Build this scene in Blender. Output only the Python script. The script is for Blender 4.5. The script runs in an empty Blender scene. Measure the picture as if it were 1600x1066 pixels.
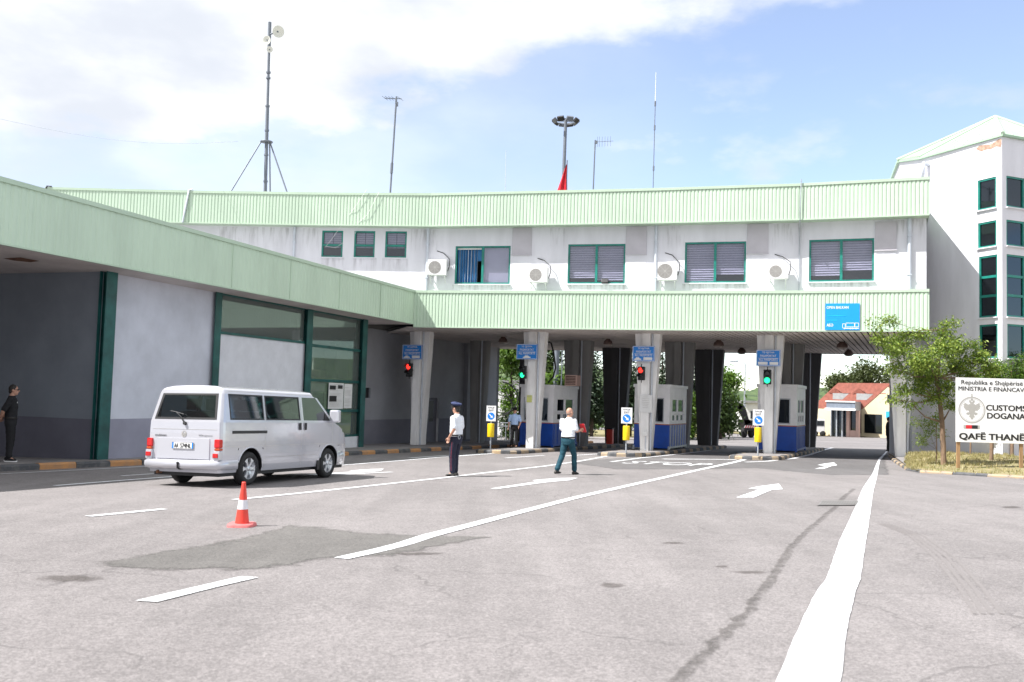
import bpy, bmesh, math, random
from mathutils import Vector, Matrix, noise
S = bpy.context.scene
COL = S.collection
rnd = random.Random(7)

# ------------------------------------------------------------------ camera
FPX = 1460.0
TR = 0.029
ROLL = math.atan(TR)
V0 = 86.8 * math.cos(ROLL)
PITCH = math.atan(V0 / FPX)
EZ, SY, SX = 1.38, 0.0245, 0.0125          # eye height, ground fall away from the camera, cross fall
right = Vector((1, 0, 0)); up = Vector((0, -math.sin(PITCH), math.cos(PITCH))); fwd = Vector((0, math.cos(PITCH), math.sin(PITCH)))
cr, sr = math.cos(ROLL), math.sin(ROLL)
ir = right * cr + up * sr
iu = -right * sr + up * cr
cam = bpy.data.objects.new('camera', bpy.data.cameras.new('camera'))
COL.objects.link(cam)
m = Matrix((ir, iu, -fwd)).transposed().to_4x4()
m.translation = (0, 0, EZ)
cam.matrix_world = m
cam.data.sensor_width = 36.0
cam.data.lens = FPX / 1600.0 * 36.0
cam.data.clip_end = 5000
cam.data.dof.use_dof = True
cam.data.dof.focus_distance = 24.0
cam.data.dof.aperture_fstop = 2.8
S.camera = cam

# ------------------------------------------------------------------ sky, sun, exposure
SUN_AZ, SUN_EL = math.radians(19), math.radians(52.5)
sun_from = Vector((-math.cos(SUN_AZ) * math.cos(SUN_EL), -math.sin(SUN_AZ) * math.cos(SUN_EL), math.sin(SUN_EL)))
wld = bpy.data.worlds.new('World'); S.world = wld; wld.use_nodes = True
nt = wld.node_tree; nt.nodes.clear()
def N(tree, kind, **kw):
    n = tree.nodes.new(kind)
    for k, v in kw.items(): setattr(n, k, v)
    return n
out = N(nt, 'ShaderNodeOutputWorld'); bg = N(nt, 'ShaderNodeBackground')
sky = N(nt, 'ShaderNodeTexSky', sky_type='NISHITA', sun_disc=False)
sky.sun_elevation = SUN_EL
sky.sun_rotation = math.atan2(sun_from.x, sun_from.y)
sky.altitude = 800; sky.air_density = 1.0; sky.dust_density = 0.25; sky.ozone_density = 1.2
bg.inputs['Strength'].default_value = 0.115
tc = N(nt, 'ShaderNodeTexCoord')
def sky_dot(v, lo, hi):
    d = N(nt, 'ShaderNodeVectorMath', operation='DOT_PRODUCT'); nt.links.new(tc.outputs['Generated'], d.inputs[0]); d.inputs[1].default_value = Vector(v).normalized()
    mr = N(nt, 'ShaderNodeMapRange'); mr.inputs['From Min'].default_value = lo; mr.inputs['From Max'].default_value = hi
    nt.links.new(d.outputs['Value'], mr.inputs['Value']); return mr.outputs['Result']
def math_node(op, a, b=None, clamp=False):
    n = N(nt, 'ShaderNodeMath', operation=op, use_clamp=clamp)
    for i, v in enumerate((a, b)):
        if v is None: continue
        if isinstance(v, (int, float)): n.inputs[i].default_value = v
        else: nt.links.new(v, n.inputs[i])
    return n.outputs[0]
mp = N(nt, 'ShaderNodeMapping'); nt.links.new(tc.outputs['Generated'], mp.inputs['Vector']); mp.inputs['Scale'].default_value = (1.0, 1.0, 2.2)
n1 = N(nt, 'ShaderNodeTexNoise'); n1.inputs['Scale'].default_value = 3.4; n1.inputs['Detail'].default_value = 9; n1.inputs['Roughness'].default_value = 0.56
nt.links.new(mp.outputs['Vector'], n1.inputs['Vector'])
n2 = N(nt, 'ShaderNodeTexNoise'); n2.inputs['Scale'].default_value = 9; n2.inputs['Detail'].default_value = 8; n2.inputs['Roughness'].default_value = 0.55
nt.links.new(mp.outputs['Vector'], n2.inputs['Vector'])
# one great bank of cloud high on the left, thin veil over the rest of the left, clear blue to the right
def photo_dir(x, y):
    return (ir * (x - 800.0) - iu * (y - 533.0) + fwd * FPX).normalized()
def above(p, q, lo, hi):
    """soft half of the sky on the upper / left side of the great circle through two directions"""
    nrm = photo_dir(*q).cross(photo_dir(*p)); return sky_dot(nrm, lo, hi)
bank = above((420, 190), (1330, -20), -0.10, 0.12)
bank = math_node('ADD', bank, math_node('MULTIPLY', math_node('SUBTRACT', n1.outputs['Fac'], 0.5), 0.9))
bank = math_node('ADD', bank, math_node('MULTIPLY', math_node('SUBTRACT', n2.outputs['Fac'], 0.5), 0.45))
mrb = N(nt, 'ShaderNodeMapRange', interpolation_type='SMOOTHSTEP'); nt.links.new(bank, mrb.inputs['Value'])
mrb.inputs['From Min'].default_value = 0.36; mrb.inputs['From Max'].default_value = 0.62
veil = math_node('MULTIPLY', sky_dot(photo_dir(-500, 250), 0.60, 1.0), 0.70)
lowc = N(nt, 'ShaderNodeMapRange', interpolation_type='SMOOTHSTEP'); nt.links.new(n2.outputs['Fac'], lowc.inputs['Value'])
lowc.inputs['From Min'].default_value = 0.52; lowc.inputs['From Max'].default_value = 0.72
sepz = N(nt, 'ShaderNodeSeparateXYZ'); nt.links.new(tc.outputs['Generated'], sepz.inputs[0])
hz = N(nt, 'ShaderNodeMapRange'); nt.links.new(sepz.outputs['Z'], hz.inputs['Value']); hz.inputs['From Min'].default_value = 0.42; hz.inputs['From Max'].default_value = 0.10
lowm = math_node('MULTIPLY', lowc.outputs['Result'], hz.outputs['Result'])
veil = math_node('MULTIPLY', veil, math_node('ADD', 0.35, math_node('MULTIPLY', n2.outputs['Fac'], 1.25)), True)
lowm = math_node('MULTIPLY', lowm, 0.75)
cl = math_node('MAXIMUM', mrb.outputs['Result'], math_node('MAXIMUM', veil, lowm), True)
mixc = N(nt, 'ShaderNodeMix', data_type='RGBA'); nt.links.new(cl, mixc.inputs['Factor'])
gain = N(nt, 'ShaderNodeMix', data_type='RGBA', blend_type='ADD'); gain.inputs['Factor'].default_value = 1.0
nt.links.new(sky.outputs['Color'], gain.inputs['A']); gain.inputs['B'].default_value = (0.72, 0.64, 0.72, 1)
nt.links.new(gain.outputs['Result'], mixc.inputs['A']); 
ccol = N(nt, 'ShaderNodeMix', data_type='RGBA'); n3 = N(nt, 'ShaderNodeTexNoise'); n3.inputs['Scale'].default_value = 5.5; n3.inputs['Detail'].default_value = 8; nt.links.new(mp.outputs['Vector'], n3.inputs['Vector'])
m3 = N(nt, 'ShaderNodeMapRange', interpolation_type='SMOOTHSTEP'); nt.links.new(n3.outputs['Fac'], m3.inputs['Value']); m3.inputs['From Min'].default_value = 0.36; m3.inputs['From Max'].default_value = 0.62
nt.links.new(m3.outputs['Result'], ccol.inputs['Factor']); ccol.inputs['A'].default_value = (3.7, 3.9, 4.3, 1); ccol.inputs['B'].default_value = (4.9, 5.0, 5.15, 1)
nt.links.new(ccol.outputs['Result'], mixc.inputs['B'])
nt.links.new(mixc.outputs['Result'], bg.inputs['Color']); nt.links.new(bg.outputs[0], out.inputs[0])

sl = bpy.data.lights.new('sun', 'SUN'); so = bpy.data.objects.new('sun', sl); COL.objects.link(so)
sl.energy = 4.6; sl.angle = math.radians(0.5); sl.color = (1.0, 0.972, 0.94)
so.rotation_euler = (-sun_from).to_track_quat('-Z', 'Y').to_euler(); so.location = (-30, -20, 40)
S.view_settings.view_transform = 'Standard'; S.view_settings.look = 'None'; S.view_settings.gamma = 1
S.view_settings.exposure = 0.98

# ------------------------------------------------------------------ where a photo point lies in the place
def ray(x, y):
    dx, dy = x - 800.0, y - 533.0
    d = ir * dx - iu * dy + fwd * FPX
    return d.x / d.y, d.z / d.y
def W(x, y, Y):
    a, b = ray(x, y); return Vector((a * Y, Y, EZ + b * Y))
def G(x, y, h=0.0):
    a, b = ray(x, y); Y = (h - EZ) / (b + SY - SX * a)
    return Vector((a * Y, Y, EZ + b * Y))
def gz(X, Y): return -SY * Y + SX * X
def onplane(x, y, P, Q):
    a, b = ray(x, y); T = Vector((Q[0] - P[0], Q[1] - P[1]))
    # a*Y = P0 + T0 s ; Y = P1 + T1 s
    s = (a * P[1] - P[0]) / (T[0] - a * T[1]); Y = P[1] + T[1] * s
    return Vector((a * Y, Y, EZ + b * Y))

# ------------------------------------------------------------------ materials
MATS = {}
def mat(name, c, rough=0.6, metal=0.0, var=0.12, scale=3.0, bump=0.0, bscale=60.0, c2=None, spec=0.5, coat=0.0, emit=None, trans=0.0, stretch=None, contrast=(0.35, 0.65), alpha=1.0):
    if name in MATS: return MATS[name]
    mt = bpy.data.materials.new(name); mt.use_nodes = True; t = mt.node_tree
    p = t.nodes['Principled BSDF']; L = t.links
    tcn = N(t, 'ShaderNodeTexCoord'); src = tcn.outputs['Object']
    if stretch:
        mpn = N(t, 'ShaderNodeMapping'); mpn.inputs['Scale'].default_value = stretch; L.new(src, mpn.inputs['Vector']); src = mpn.outputs['Vector']
    nz = N(t, 'ShaderNodeTexNoise'); nz.inputs['Scale'].default_value = scale; nz.inputs['Detail'].default_value = 6; nz.inputs['Roughness'].default_value = 0.6
    L.new(src, nz.inputs['Vector'])
    mr = N(t, 'ShaderNodeMapRange'); mr.inputs['From Min'].default_value = contrast[0]; mr.inputs['From Max'].default_value = contrast[1]; L.new(nz.outputs['Fac'], mr.inputs['Value'])
    mx = N(t, 'ShaderNodeMix', data_type='RGBA'); L.new(mr.outputs['Result'], mx.inputs['Factor'])
    if c2 is None: c2 = tuple(v * (1 - var) for v in c); c1 = tuple(min(1, v * (1 + var)) for v in c)
    else: c1 = c
    mx.inputs['A'].default_value = (*c1, 1); mx.inputs['B'].default_value = (*c2, 1)
    L.new(mx.outputs['Result'], p.inputs['Base Color'])
    p.inputs['Roughness'].default_value = rough; p.inputs['Metallic'].default_value = metal
    p.inputs['Specular IOR Level'].default_value = spec; p.inputs['Coat Weight'].default_value = coat
    p.inputs['Alpha'].default_value = alpha
    if trans: p.inputs['Transmission Weight'].default_value = trans
    if emit:
        p.inputs['Emission Color'].default_value = (*emit[0], 1); p.inputs['Emission Strength'].default_value = emit[1]
    if bump:
        nb = N(t, 'ShaderNodeTexNoise'); nb.inputs['Scale'].default_value = bscale; nb.inputs['Detail'].default_value = 4; L.new(src, nb.inputs['Vector'])
        bn = N(t, 'ShaderNodeBump'); bn.inputs['Strength'].default_value = bump; bn.inputs['Distance'].default_value = 0.02
        L.new(nb.outputs['Fac'], bn.inputs['Height']); L.new(bn.outputs['Normal'], p.inputs['Normal'])
    MATS[name] = mt; return mt

def glass(name, tint, opacity, rough=0.03, spec_c=(0.9, 0.95, 1.0), haze=0.12):
    """window glass: a tinted see-through pane with a mirror-like surface"""
    if name in MATS: return MATS[name]
    mt = bpy.data.materials.new(name); mt.use_nodes = True; t = mt.node_tree; t.nodes.clear(); L = t.links
    o = N(t, 'ShaderNodeOutputMaterial'); tr = N(t, 'ShaderNodeBsdfTransparent'); df = N(t, 'ShaderNodeBsdfDiffuse'); gl = N(t, 'ShaderNodeBsdfGlossy')
    tr.inputs['Color'].default_value = (*tint, 1); df.inputs['Color'].default_value = (*[v * haze for v in tint], 1)
    gl.inputs['Roughness'].default_value = rough; gl.inputs['Color'].default_value = (*spec_c, 1)
    m1 = N(t, 'ShaderNodeMixShader'); m1.inputs[0].default_value = opacity; L.new(tr.outputs[0], m1.inputs[1]); L.new(df.outputs[0], m1.inputs[2])
    fr = N(t, 'ShaderNodeFresnel'); fr.inputs['IOR'].default_value = 1.85
    gb = N(t, 'ShaderNodeNewGeometry'); iv = N(t, 'ShaderNodeMath', operation='SUBTRACT'); iv.inputs[0].default_value = 1; L.new(gb.outputs['Backfacing'], iv.inputs[1]); fm = N(t, 'ShaderNodeMath', operation='MULTIPLY'); L.new(fr.outputs[0], fm.inputs[0]); L.new(iv.outputs[0], fm.inputs[1])
    m2 = N(t, 'ShaderNodeMixShader'); L.new(fm.outputs[0], m2.inputs[0]); L.new(m1.outputs[0], m2.inputs[1]); L.new(gl.outputs[0], m2.inputs[2])
    L.new(m2.outputs[0], o.inputs[0]); MATS[name] = mt; return mt

def leafmat(name, ca, cb, tl=0.35):
    if name in MATS: return MATS[name]
    mt = bpy.data.materials.new(name); mt.use_nodes = True; t = mt.node_tree; t.nodes.clear(); L = t.links
    o = N(t, 'ShaderNodeOutputMaterial'); df = N(t, 'ShaderNodeBsdfPrincipled'); ts = N(t, 'ShaderNodeBsdfTranslucent'); mx = N(t, 'ShaderNodeMixShader')
    geo = N(t, 'ShaderNodeNewGeometry'); cm = N(t, 'ShaderNodeMix', data_type='RGBA')
    L.new(geo.outputs['Random Per Island'], cm.inputs['Factor']); cm.inputs['A'].default_value = (*ca, 1); cm.inputs['B'].default_value = (*cb, 1)
    df.inputs['Roughness'].default_value = 0.5; L.new(cm.outputs['Result'], df.inputs['Base Color']); L.new(cm.outputs['Result'], ts.inputs['Color'])
    mx.inputs[0].default_value = tl; L.new(df.outputs[0], mx.inputs[1]); L.new(ts.outputs[0], mx.inputs[2]); L.new(mx.outputs[0], o.inputs[0])
    MATS[name] = mt; return mt

M = {}
M['mint'] = mat('mint_sheet_metal', (0.495, 0.62, 0.485), 0.45, 0.0, 0.065, 0.9, stretch=(1, 1, 0.3))
M['mint2'] = mat('mint_trim', (0.45, 0.57, 0.44), 0.45, 0.0, 0.06, 0.6)
M['white_wall'] = mat('white_render', (0.71, 0.71, 0.755), 0.85, 0, 0.08, 1.6, 0.15, 40, contrast=(0.3, 0.7), stretch=(1, 1, 0.22))
M['hall_wall'] = mat('blue_white_paint', (0.58, 0.60, 0.675), 0.8, 0, 0.09, 1.0, 0.1, 30)
M['hall_dado'] = mat('grey_mauve_paint', (0.30, 0.30, 0.375), 0.75, 0, 0.08, 1.2, 0.1, 30)
M['dark_wall'] = mat('grey_render_dark', (0.30, 0.31, 0.33), 0.85, 0, 0.12, 1.0, 0.15, 30)
M['grey_panel'] = mat('grey_panel', (0.52, 0.50, 0.54), 0.7, 0, 0.05, 2.0)
M['green_steel'] = mat('dark_green_steel', (0.010, 0.085, 0.080), 0.45, 0, 0.3, 2.0)
M['green_frame'] = mat('green_window_frame', (0.010, 0.20, 0.16), 0.4, 0, 0.2, 4.0)
M['soffit'] = mat('soffit_slats', (0.60, 0.54, 0.51), 0.7, 0, 0.12, 0.8)
M['concrete'] = mat('column_paint', (0.86, 0.85, 0.84), 0.8, 0, 0.14, 1.6, 0.2, 30, stretch=(1, 1, 0.3))
M['shade_concrete'] = mat('column_paint_shaded', (0.10, 0.10, 0.105), 0.8, 0, 0.15, 1.6, 0.2, 30, stretch=(1, 1, 0.3))  # column paint darkened to carry the deep shade under the bridge
M['tower_roof'] = mat('tower_roof_sheet', (0.34, 0.48, 0.35), 0.5, 0, 0.06, 1)
M['roof_deck'] = mat('roof_felt', (0.30, 0.30, 0.30), 0.9)
M['steel'] = mat('galvanised_steel', (0.45, 0.48, 0.52), 0.4, 0.5, 0.1, 5)
M['mast'] = mat('mast_steel', (0.16, 0.18, 0.21), 0.5, 0.2, 0.1, 5)
M['pipe'] = mat('downpipe_paint', (0.58, 0.62, 0.68), 0.4, 0.2, 0.08, 3)
M['black'] = mat('black_plastic', (0.018, 0.018, 0.02), 0.5, 0, 0.2)
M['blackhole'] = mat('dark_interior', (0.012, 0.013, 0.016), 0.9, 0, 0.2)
M['white'] = mat('white_plastic', (0.78, 0.78, 0.77), 0.4, 0, 0.04, 6)
M['dish'] = mat('dish_cream', (0.70, 0.70, 0.62), 0.5, 0, 0.05)
M['rust'] = mat('rusty_sheet', (0.16, 0.075, 0.04), 0.9, 0, 0.4, 6)
M['lamp_brown'] = mat('lamp_brown', (0.10, 0.06, 0.05), 0.5, 0, 0.3, 6)
M['lamp_glass'] = mat('lamp_glass', (0.35, 0.30, 0.27), 0.15, 0, 0.2, 6)
M['sign_blue'] = mat('sign_blue', (0.015, 0.22, 0.70), 0.4, 0, 0.06, 3)
M['sky_blue'] = mat('banner_blue', (0.0, 0.29, 0.86), 0.5, 0, 0.03, 2)
M['sign_white'] = mat('sign_white', (0.80, 0.80, 0.80), 0.45, 0, 0.03, 2)
M['ink'] = mat('black_lettering', (0.015, 0.015, 0.016), 0.5, 0, 0.1)
M['ink_white'] = mat('white_lettering', (0.85, 0.85, 0.85), 0.5, 0, 0.02)
M['ink_grey'] = mat('grey_emblem', (0.40, 0.39, 0.37), 0.5, 0, 0.05)
M['ink_red'] = mat('red_print', (0.60, 0.02, 0.03), 0.5, 0, 0.05)
M['ink_teal'] = mat('teal_print', (0.0, 0.36, 0.50), 0.5, 0, 0.05)
M['yellow'] = mat('yellow_paint', (0.86, 0.60, 0.01), 0.4, 0, 0.06, 5)
M['booth_white'] = mat('booth_white', (0.86, 0.86, 0.88), 0.45, 0, 0.06, 2)
M['booth_blue'] = mat('booth_blue', (0.010, 0.075, 0.42), 0.4, 0, 0.12, 2)
M['booth_trim'] = mat('booth_trim', (0.40, 0.12, 0.08), 0.5, 0, 0.2, 3)
M['kerb_y'] = mat('kerb_yellow', (0.42, 0.30, 0.17), 0.85, 0, 0.2, 5, 0.4, 40, c2=(0.29, 0.245, 0.20), contrast=(0.32, 0.62))
M['kerb_b'] = mat('kerb_black', (0.075, 0.078, 0.085), 0.85, 0, 0.3, 5, 0.4, 40, c2=(0.17, 0.165, 0.16), contrast=(0.45, 0.8))
M['kerb_o'] = mat('kerb_ochre', (0.50, 0.25, 0.10), 0.85, 0, 0.2, 5, 0.4, 40, c2=(0.33, 0.20, 0.12), contrast=(0.4, 0.75))
M['pave'] = mat('pavement_concrete', (0.24, 0.225, 0.22), 0.9, 0, 0.2, 1.5, 0.3, 40)
M['line'] = mat('road_paint', (0.76, 0.77, 0.79), 0.6, 0, 0.03, 2.2, 0.25, 70, c2=(0.52, 0.51, 0.52), contrast=(0.46, 0.78))
_t = M['line'].node_tree; _n = N(_t, 'ShaderNodeTexNoise'); _n.inputs['Scale'].default_value = 9.0; _n.inputs['Detail'].default_value = 9; _n.inputs['Roughness'].default_value = 0.78
_g = N(_t, 'ShaderNodeTexCoord'); _t.links.new(_g.outputs['Object'], _n.inputs['Vector']); _m = N(_t, 'ShaderNodeMapRange'); _m.inputs['From Min'].default_value = 0.33; _m.inputs['From Max'].default_value = 0.42
_t.links.new(_n.outputs['Fac'], _m.inputs['Value']); _t.links.new(_m.outputs['Result'], _t.nodes['Principled BSDF'].inputs['Alpha'])
M['van'] = mat('silver_paint', (0.56, 0.565, 0.615), 0.2, 0.35, 0.02, 1.0, coat=0.6)
M['tyre'] = mat('tyre_rubber', (0.022, 0.022, 0.023), 0.85, 0, 0.2, 10)
M['rim'] = mat('alloy', (0.62, 0.64, 0.68), 0.3, 0.7, 0.05)
M['red_lens'] = mat('red_lens', (0.50, 0.01, 0.012), 0.15, 0, 0.15, 10, coat=0.5)
M['amber_lens'] = mat('amber_lens', (0.45, 0.07, 0.02), 0.15, 0, 0.1, 10, coat=0.5)
M['van_glass'] = glass('van_glass', (0.24, 0.30, 0.32), 0.22, haze=0.05)
M['clear_glass'] = glass('hall_glass', (0.60, 0.70, 0.66), 0.5, haze=0.30)  # pale diffuse haze put into the glass in place of bright reflections
M['office_glass'] = glass('office_glass', (0.82, 0.82, 0.88), 0.10)
M['dark_glass'] = glass('tower_glass', (0.10, 0.12, 0.14), 0.5, spec_c=(0.6, 0.7, 0.8))
M['blind'] = mat('grey_blind', (0.84, 0.83, 0.87), 0.7, 0, 0.04)
M['blind2'] = mat('dark_blind_band', (0.62, 0.61, 0.66), 0.7, 0, 0.04)
M['curtain'] = mat('blue_curtain', (0.035, 0.16, 0.36), 0.8, 0, 0.1)
M['curtain2'] = mat('pale_curtain', (0.50, 0.55, 0.62), 0.8, 0, 0.1)
M['cone_red'] = mat('cone_red', (0.72, 0.055, 0.035), 0.5, 0, 0.1, 12)
M['cone_white'] = mat('cone_white', (0.72, 0.72, 0.76), 0.4, 0, 0.06, 20)
M['cone_base'] = mat('cone_base', (0.62, 0.16, 0.16), 0.7, 0, 0.12, 12)
M['skin'] = mat('skin', (0.50, 0.27, 0.19), 0.55, 0, 0.06, 12)
M['hair'] = mat('dark_hair', (0.018, 0.014, 0.012), 0.6, 0, 0.2, 30)
M['shirt_white'] = mat('white_shirt', (0.72, 0.75, 0.80), 0.8, 0, 0.04, 6, 0.2, 12)
M['shirt_blue'] = mat('pale_blue_shirt', (0.40, 0.55, 0.82), 0.8, 0, 0.05, 6, 0.2, 12)
M['navy'] = mat('navy_cloth', (0.012, 0.014, 0.034), 0.85, 0, 0.15, 8, 0.2, 14)
M['capblue'] = mat('cap_blue', (0.028, 0.040, 0.11), 0.8, 0, 0.1, 8)
M['teal_cloth'] = mat('teal_trousers', (0.004, 0.050, 0.075), 0.85, 0, 0.15, 8, 0.2, 14)
M['black_cloth'] = mat('black_cloth', (0.010, 0.010, 0.012), 0.9, 0, 0.2, 8, 0.2, 14)
M['leather'] = mat('black_leather', (0.02, 0.017, 0.015), 0.45, 0, 0.2, 10)
M['bark'] = mat('bark', (0.20, 0.135, 0.09), 0.95, 0, 0.3, 9, 0.8, 25, stretch=(1, 1, 0.25))
M['bark_dark'] = mat('bark_dark', (0.07, 0.05, 0.04), 0.95, 0, 0.3, 9, 0.8, 25)
M['wood'] = mat('sign_post_wood', (0.33, 0.20, 0.10), 0.85, 0, 0.2, 6, 0.3, 30, stretch=(1, 1, 0.2))
M['leaf_a'] = leafmat('leaf_spring', (0.08, 0.165, 0.02), (0.34, 0.42, 0.075))
M['leaf_b'] = leafmat('leaf_green', (0.055, 0.125, 0.013), (0.15, 0.25, 0.03))
M['leaf_c'] = leafmat('conifer_needles', (0.008, 0.022, 0.010), (0.030, 0.060, 0.020), 0.15)
M['leaf_d'] = leafmat('leaf_olive', (0.045, 0.065, 0.018), (0.10, 0.125, 0.04))
M['leaf_e'] = leafmat('leaf_far_green', (0.025, 0.055, 0.012), (0.07, 0.115, 0.025))
M['dry_grass'] = mat('dry_grass_soil', (0.30, 0.24, 0.14), 0.95, 0, 0.2, 2.5, 0.8, 30, c2=(0.17, 0.17, 0.06))
M['blade'] = leafmat('grass_blades', (0.20, 0.19, 0.06), (0.42, 0.35, 0.17), 0.2)
M['hill'] = mat('forest_hill', (0.028, 0.055, 0.016), 0.95, 0, 0.3, 0.30, 1.0, 0.6, c2=(0.085, 0.13, 0.04), contrast=(0.42, 0.6))
M['house_wall'] = mat('house_cream', (0.66, 0.56, 0.38), 0.85, 0, 0.05, 1)
M['house_pink'] = mat('house_pillar', (0.62, 0.42, 0.36), 0.85, 0, 0.05, 1)
M['roof_tile'] = mat('roof_tiles', (0.26, 0.085, 0.06), 0.8, 0, 0.2, 3.0, 0.5, 8)
M['aqua'] = mat('aqua_panel', (0.03, 0.36, 0.60), 0.5)
M['metal_dark'] = mat('dark_iron', (0.02, 0.02, 0.022), 0.5, 0.3)
M['flag'] = mat('red_flag', (0.62, 0.015, 0.03), 0.8, 0, 0.1, 2)
M['paper'] = mat('paper', (0.70, 0.70, 0.70), 0.8, 0, 0.03)
M['plaster_chip'] = mat('bare_brick', (0.42, 0.27, 0.20), 0.95, 0, 0.3, 8, 0.6, 20)
# ------------------------------------------------------------------ mesh tools
ROOT = {}
class MB:
    def __init__(s): s.v = []; s.f = []; s.mi = []; s.smooth = []
    def add(s, vs, fs, mi=0, smooth=False):
        b = len(s.v); s.v.extend([Vector(p) for p in vs])
        for f in fs: s.f.append([b + i for i in f]); s.mi.append(mi); s.smooth.append(smooth)
        return s
    def obox(s, c, X, Y, Z, hx, hy, hz, mi=0):
        c = Vector(c); X = Vector(X) * hx; Y = Vector(Y) * hy; Z = Vector(Z) * hz
        vs = [c + X * a + Y * b + Z * d for d in (-1, 1) for b in (-1, 1) for a in (-1, 1)]
        return s.add(vs, [(0, 2, 3, 1), (4, 5, 7, 6), (0, 1, 5, 4), (2, 6, 7, 3), (0, 4, 6, 2), (1, 3, 7, 5)], mi)
    def box(s, x0, x1, y0, y1, z0, z1, mi=0):
        return s.obox(((x0 + x1) / 2, (y0 + y1) / 2, (z0 + z1) / 2), (1, 0, 0), (0, 1, 0), (0, 0, 1), abs(x1 - x0) / 2, abs(y1 - y0) / 2, abs(z1 - z0) / 2, mi)
    def prism(s, poly, z0, z1, mi=0, mi_top=None):
        """vertical prism over a plan polygon; z0, z1 numbers or functions of (x, y)"""
        n = len(poly); f0 = z0 if callable(z0) else (lambda x, y: z0); f1 = z1 if callable(z1) else (lambda x, y: z1)
        ar = sum(poly[i][0] * poly[(i + 1) % n][1] - poly[(i + 1) % n][0] * poly[i][1] for i in range(n))
        if ar < 0: poly = list(reversed(poly))
        vs = [(p[0], p[1], f0(p[0], p[1])) for p in poly] + [(p[0], p[1], f1(p[0], p[1])) for p in poly]
        s.add(vs, [[i, (i + 1) % n, n + (i + 1) % n, n + i] for i in range(n)] + [list(range(n - 1, -1, -1))], mi)
        s.add(vs[n:], [list(range(n))], mi if mi_top is None else mi_top); return s
    def slab(s, pts, n, t, mi=0):
        """polygon pts extruded by t along -n"""
        n = Vector(n); k = len(pts); a = [Vector(p) for p in pts]; b = [p - n * t for p in a]
        nn = sum(((a[i] - a[0]).cross(a[i + 1] - a[0]) for i in range(1, k - 1)), Vector())
        if nn.dot(n) < 0: a.reverse(); b.reverse()
        return s.add(a + b, [list(range(k)), list(range(2 * k - 1, k - 1, -1))] + [[(i + 1) % k, i, k + i, k + (i + 1) % k] for i in range(k)], mi)
    def tube(s, pts, r, seg=8, mi=0, cap=True, smooth=True):
        pts = [Vector(p) for p in pts]; rs = r if isinstance(r, (list, tuple)) else [r] * len(pts); vs = []
        ref = None
        for i, p in enumerate(pts):
            t = (pts[min(i + 1, len(pts) - 1)] - pts[max(i - 1, 0)])
            if t.length < 1e-9: t = Vector((0, 0, 1))
            t.normalize()
            if ref is None: ref = Vector((1, 0, 0)) if abs(t.x) < 0.8 else Vector((0, 1, 0))
            a = (ref - t * ref.dot(t)).normalized(); b = t.cross(a); ref = a
            for k in range(seg):
                w = 2 * math.pi * k / seg; vs.append(p + (a * math.cos(w) + b * math.sin(w)) * rs[i])
        fs = [(i * seg + k, i * seg + (k + 1) % seg, (i + 1) * seg + (k + 1) % seg, (i + 1) * seg + k) for i in range(len(pts) - 1) for k in range(seg)]
        s.add(vs, fs, mi, smooth)
        if cap: s.add(vs[:seg], [list(range(seg - 1, -1, -1))], mi); s.add(vs[-seg:], [list(range(seg))], mi)
        return s
    def lathe(s, prof, o=(0, 0, 0), axis=(0, 0, 1), seg=20, mi=0, cap=True, smooth=True):
        ax = Vector(axis).normalized(); a = ax.orthogonal().normalized(); b = ax.cross(a); o = Vector(o); vs = []
        for r, h in prof:
            for k in range(seg):
                w = 2 * math.pi * k / seg; vs.append(o + ax * h + (a * math.cos(w) + b * math.sin(w)) * r)
        n = len(prof)
        s.add(vs, [(i * seg + k, i * seg + (k + 1) % seg, (i + 1) * seg + (k + 1) % seg, (i + 1) * seg + k) for i in range(n - 1) for k in range(seg)], mi, smooth)
        if cap: s.add(vs[:seg], [list(range(seg - 1, -1, -1))], mi); s.add(vs[-seg:], [list(range(seg))], mi)
        return s
    def rings(s, rr, mi=0, smooth=True, cap=True):
        k = len(rr[0]); vs = [Vector(p) for r in rr for p in r]
        s.add(vs, [(i * k + j, i * k + (j + 1) % k, (i + 1) * k + (j + 1) % k, (i + 1) * k + j) for i in range(len(rr) - 1) for j in range(k)], mi, smooth)
        if cap: s.add(vs[:k], [list(range(k - 1, -1, -1))], mi, smooth); s.add(vs[-k:], [list(range(k))], mi, smooth)
        return s
    def ell(s, c, rx, ry, rz, rot=None, seg=14, mi=0):
        c = Vector(c); R = rot or Matrix.Identity(3); rr = []
        for i in range(1, seg):
            ph = math.pi * i / seg
            rr.append([c + R @ Vector((rx * math.sin(ph) * math.cos(2 * math.pi * k / seg), ry * math.sin(ph) * math.sin(2 * math.pi * k / seg), -rz * math.cos(ph))) for k in range(seg)])
        return s.rings(rr, mi)
    def xf(s, Mx):
        s.v = [Mx @ p for p in s.v]; return s
    def join(s, o, mi=0):
        b = len(s.v); s.v.extend(o.v)
        for f, q, sm in zip(o.f, o.mi, o.smooth): s.f.append([b + i for i in f]); s.mi.append(q + mi); s.smooth.append(sm)
        return s
    def mesh(s, name):
        me = bpy.data.meshes.new(name); me.from_pydata([tuple(p) for p in s.v], [], s.f)
        me.polygons.foreach_set('material_index', s.mi); me.polygons.foreach_set('use_smooth', s.smooth); me.update(); return me
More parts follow.
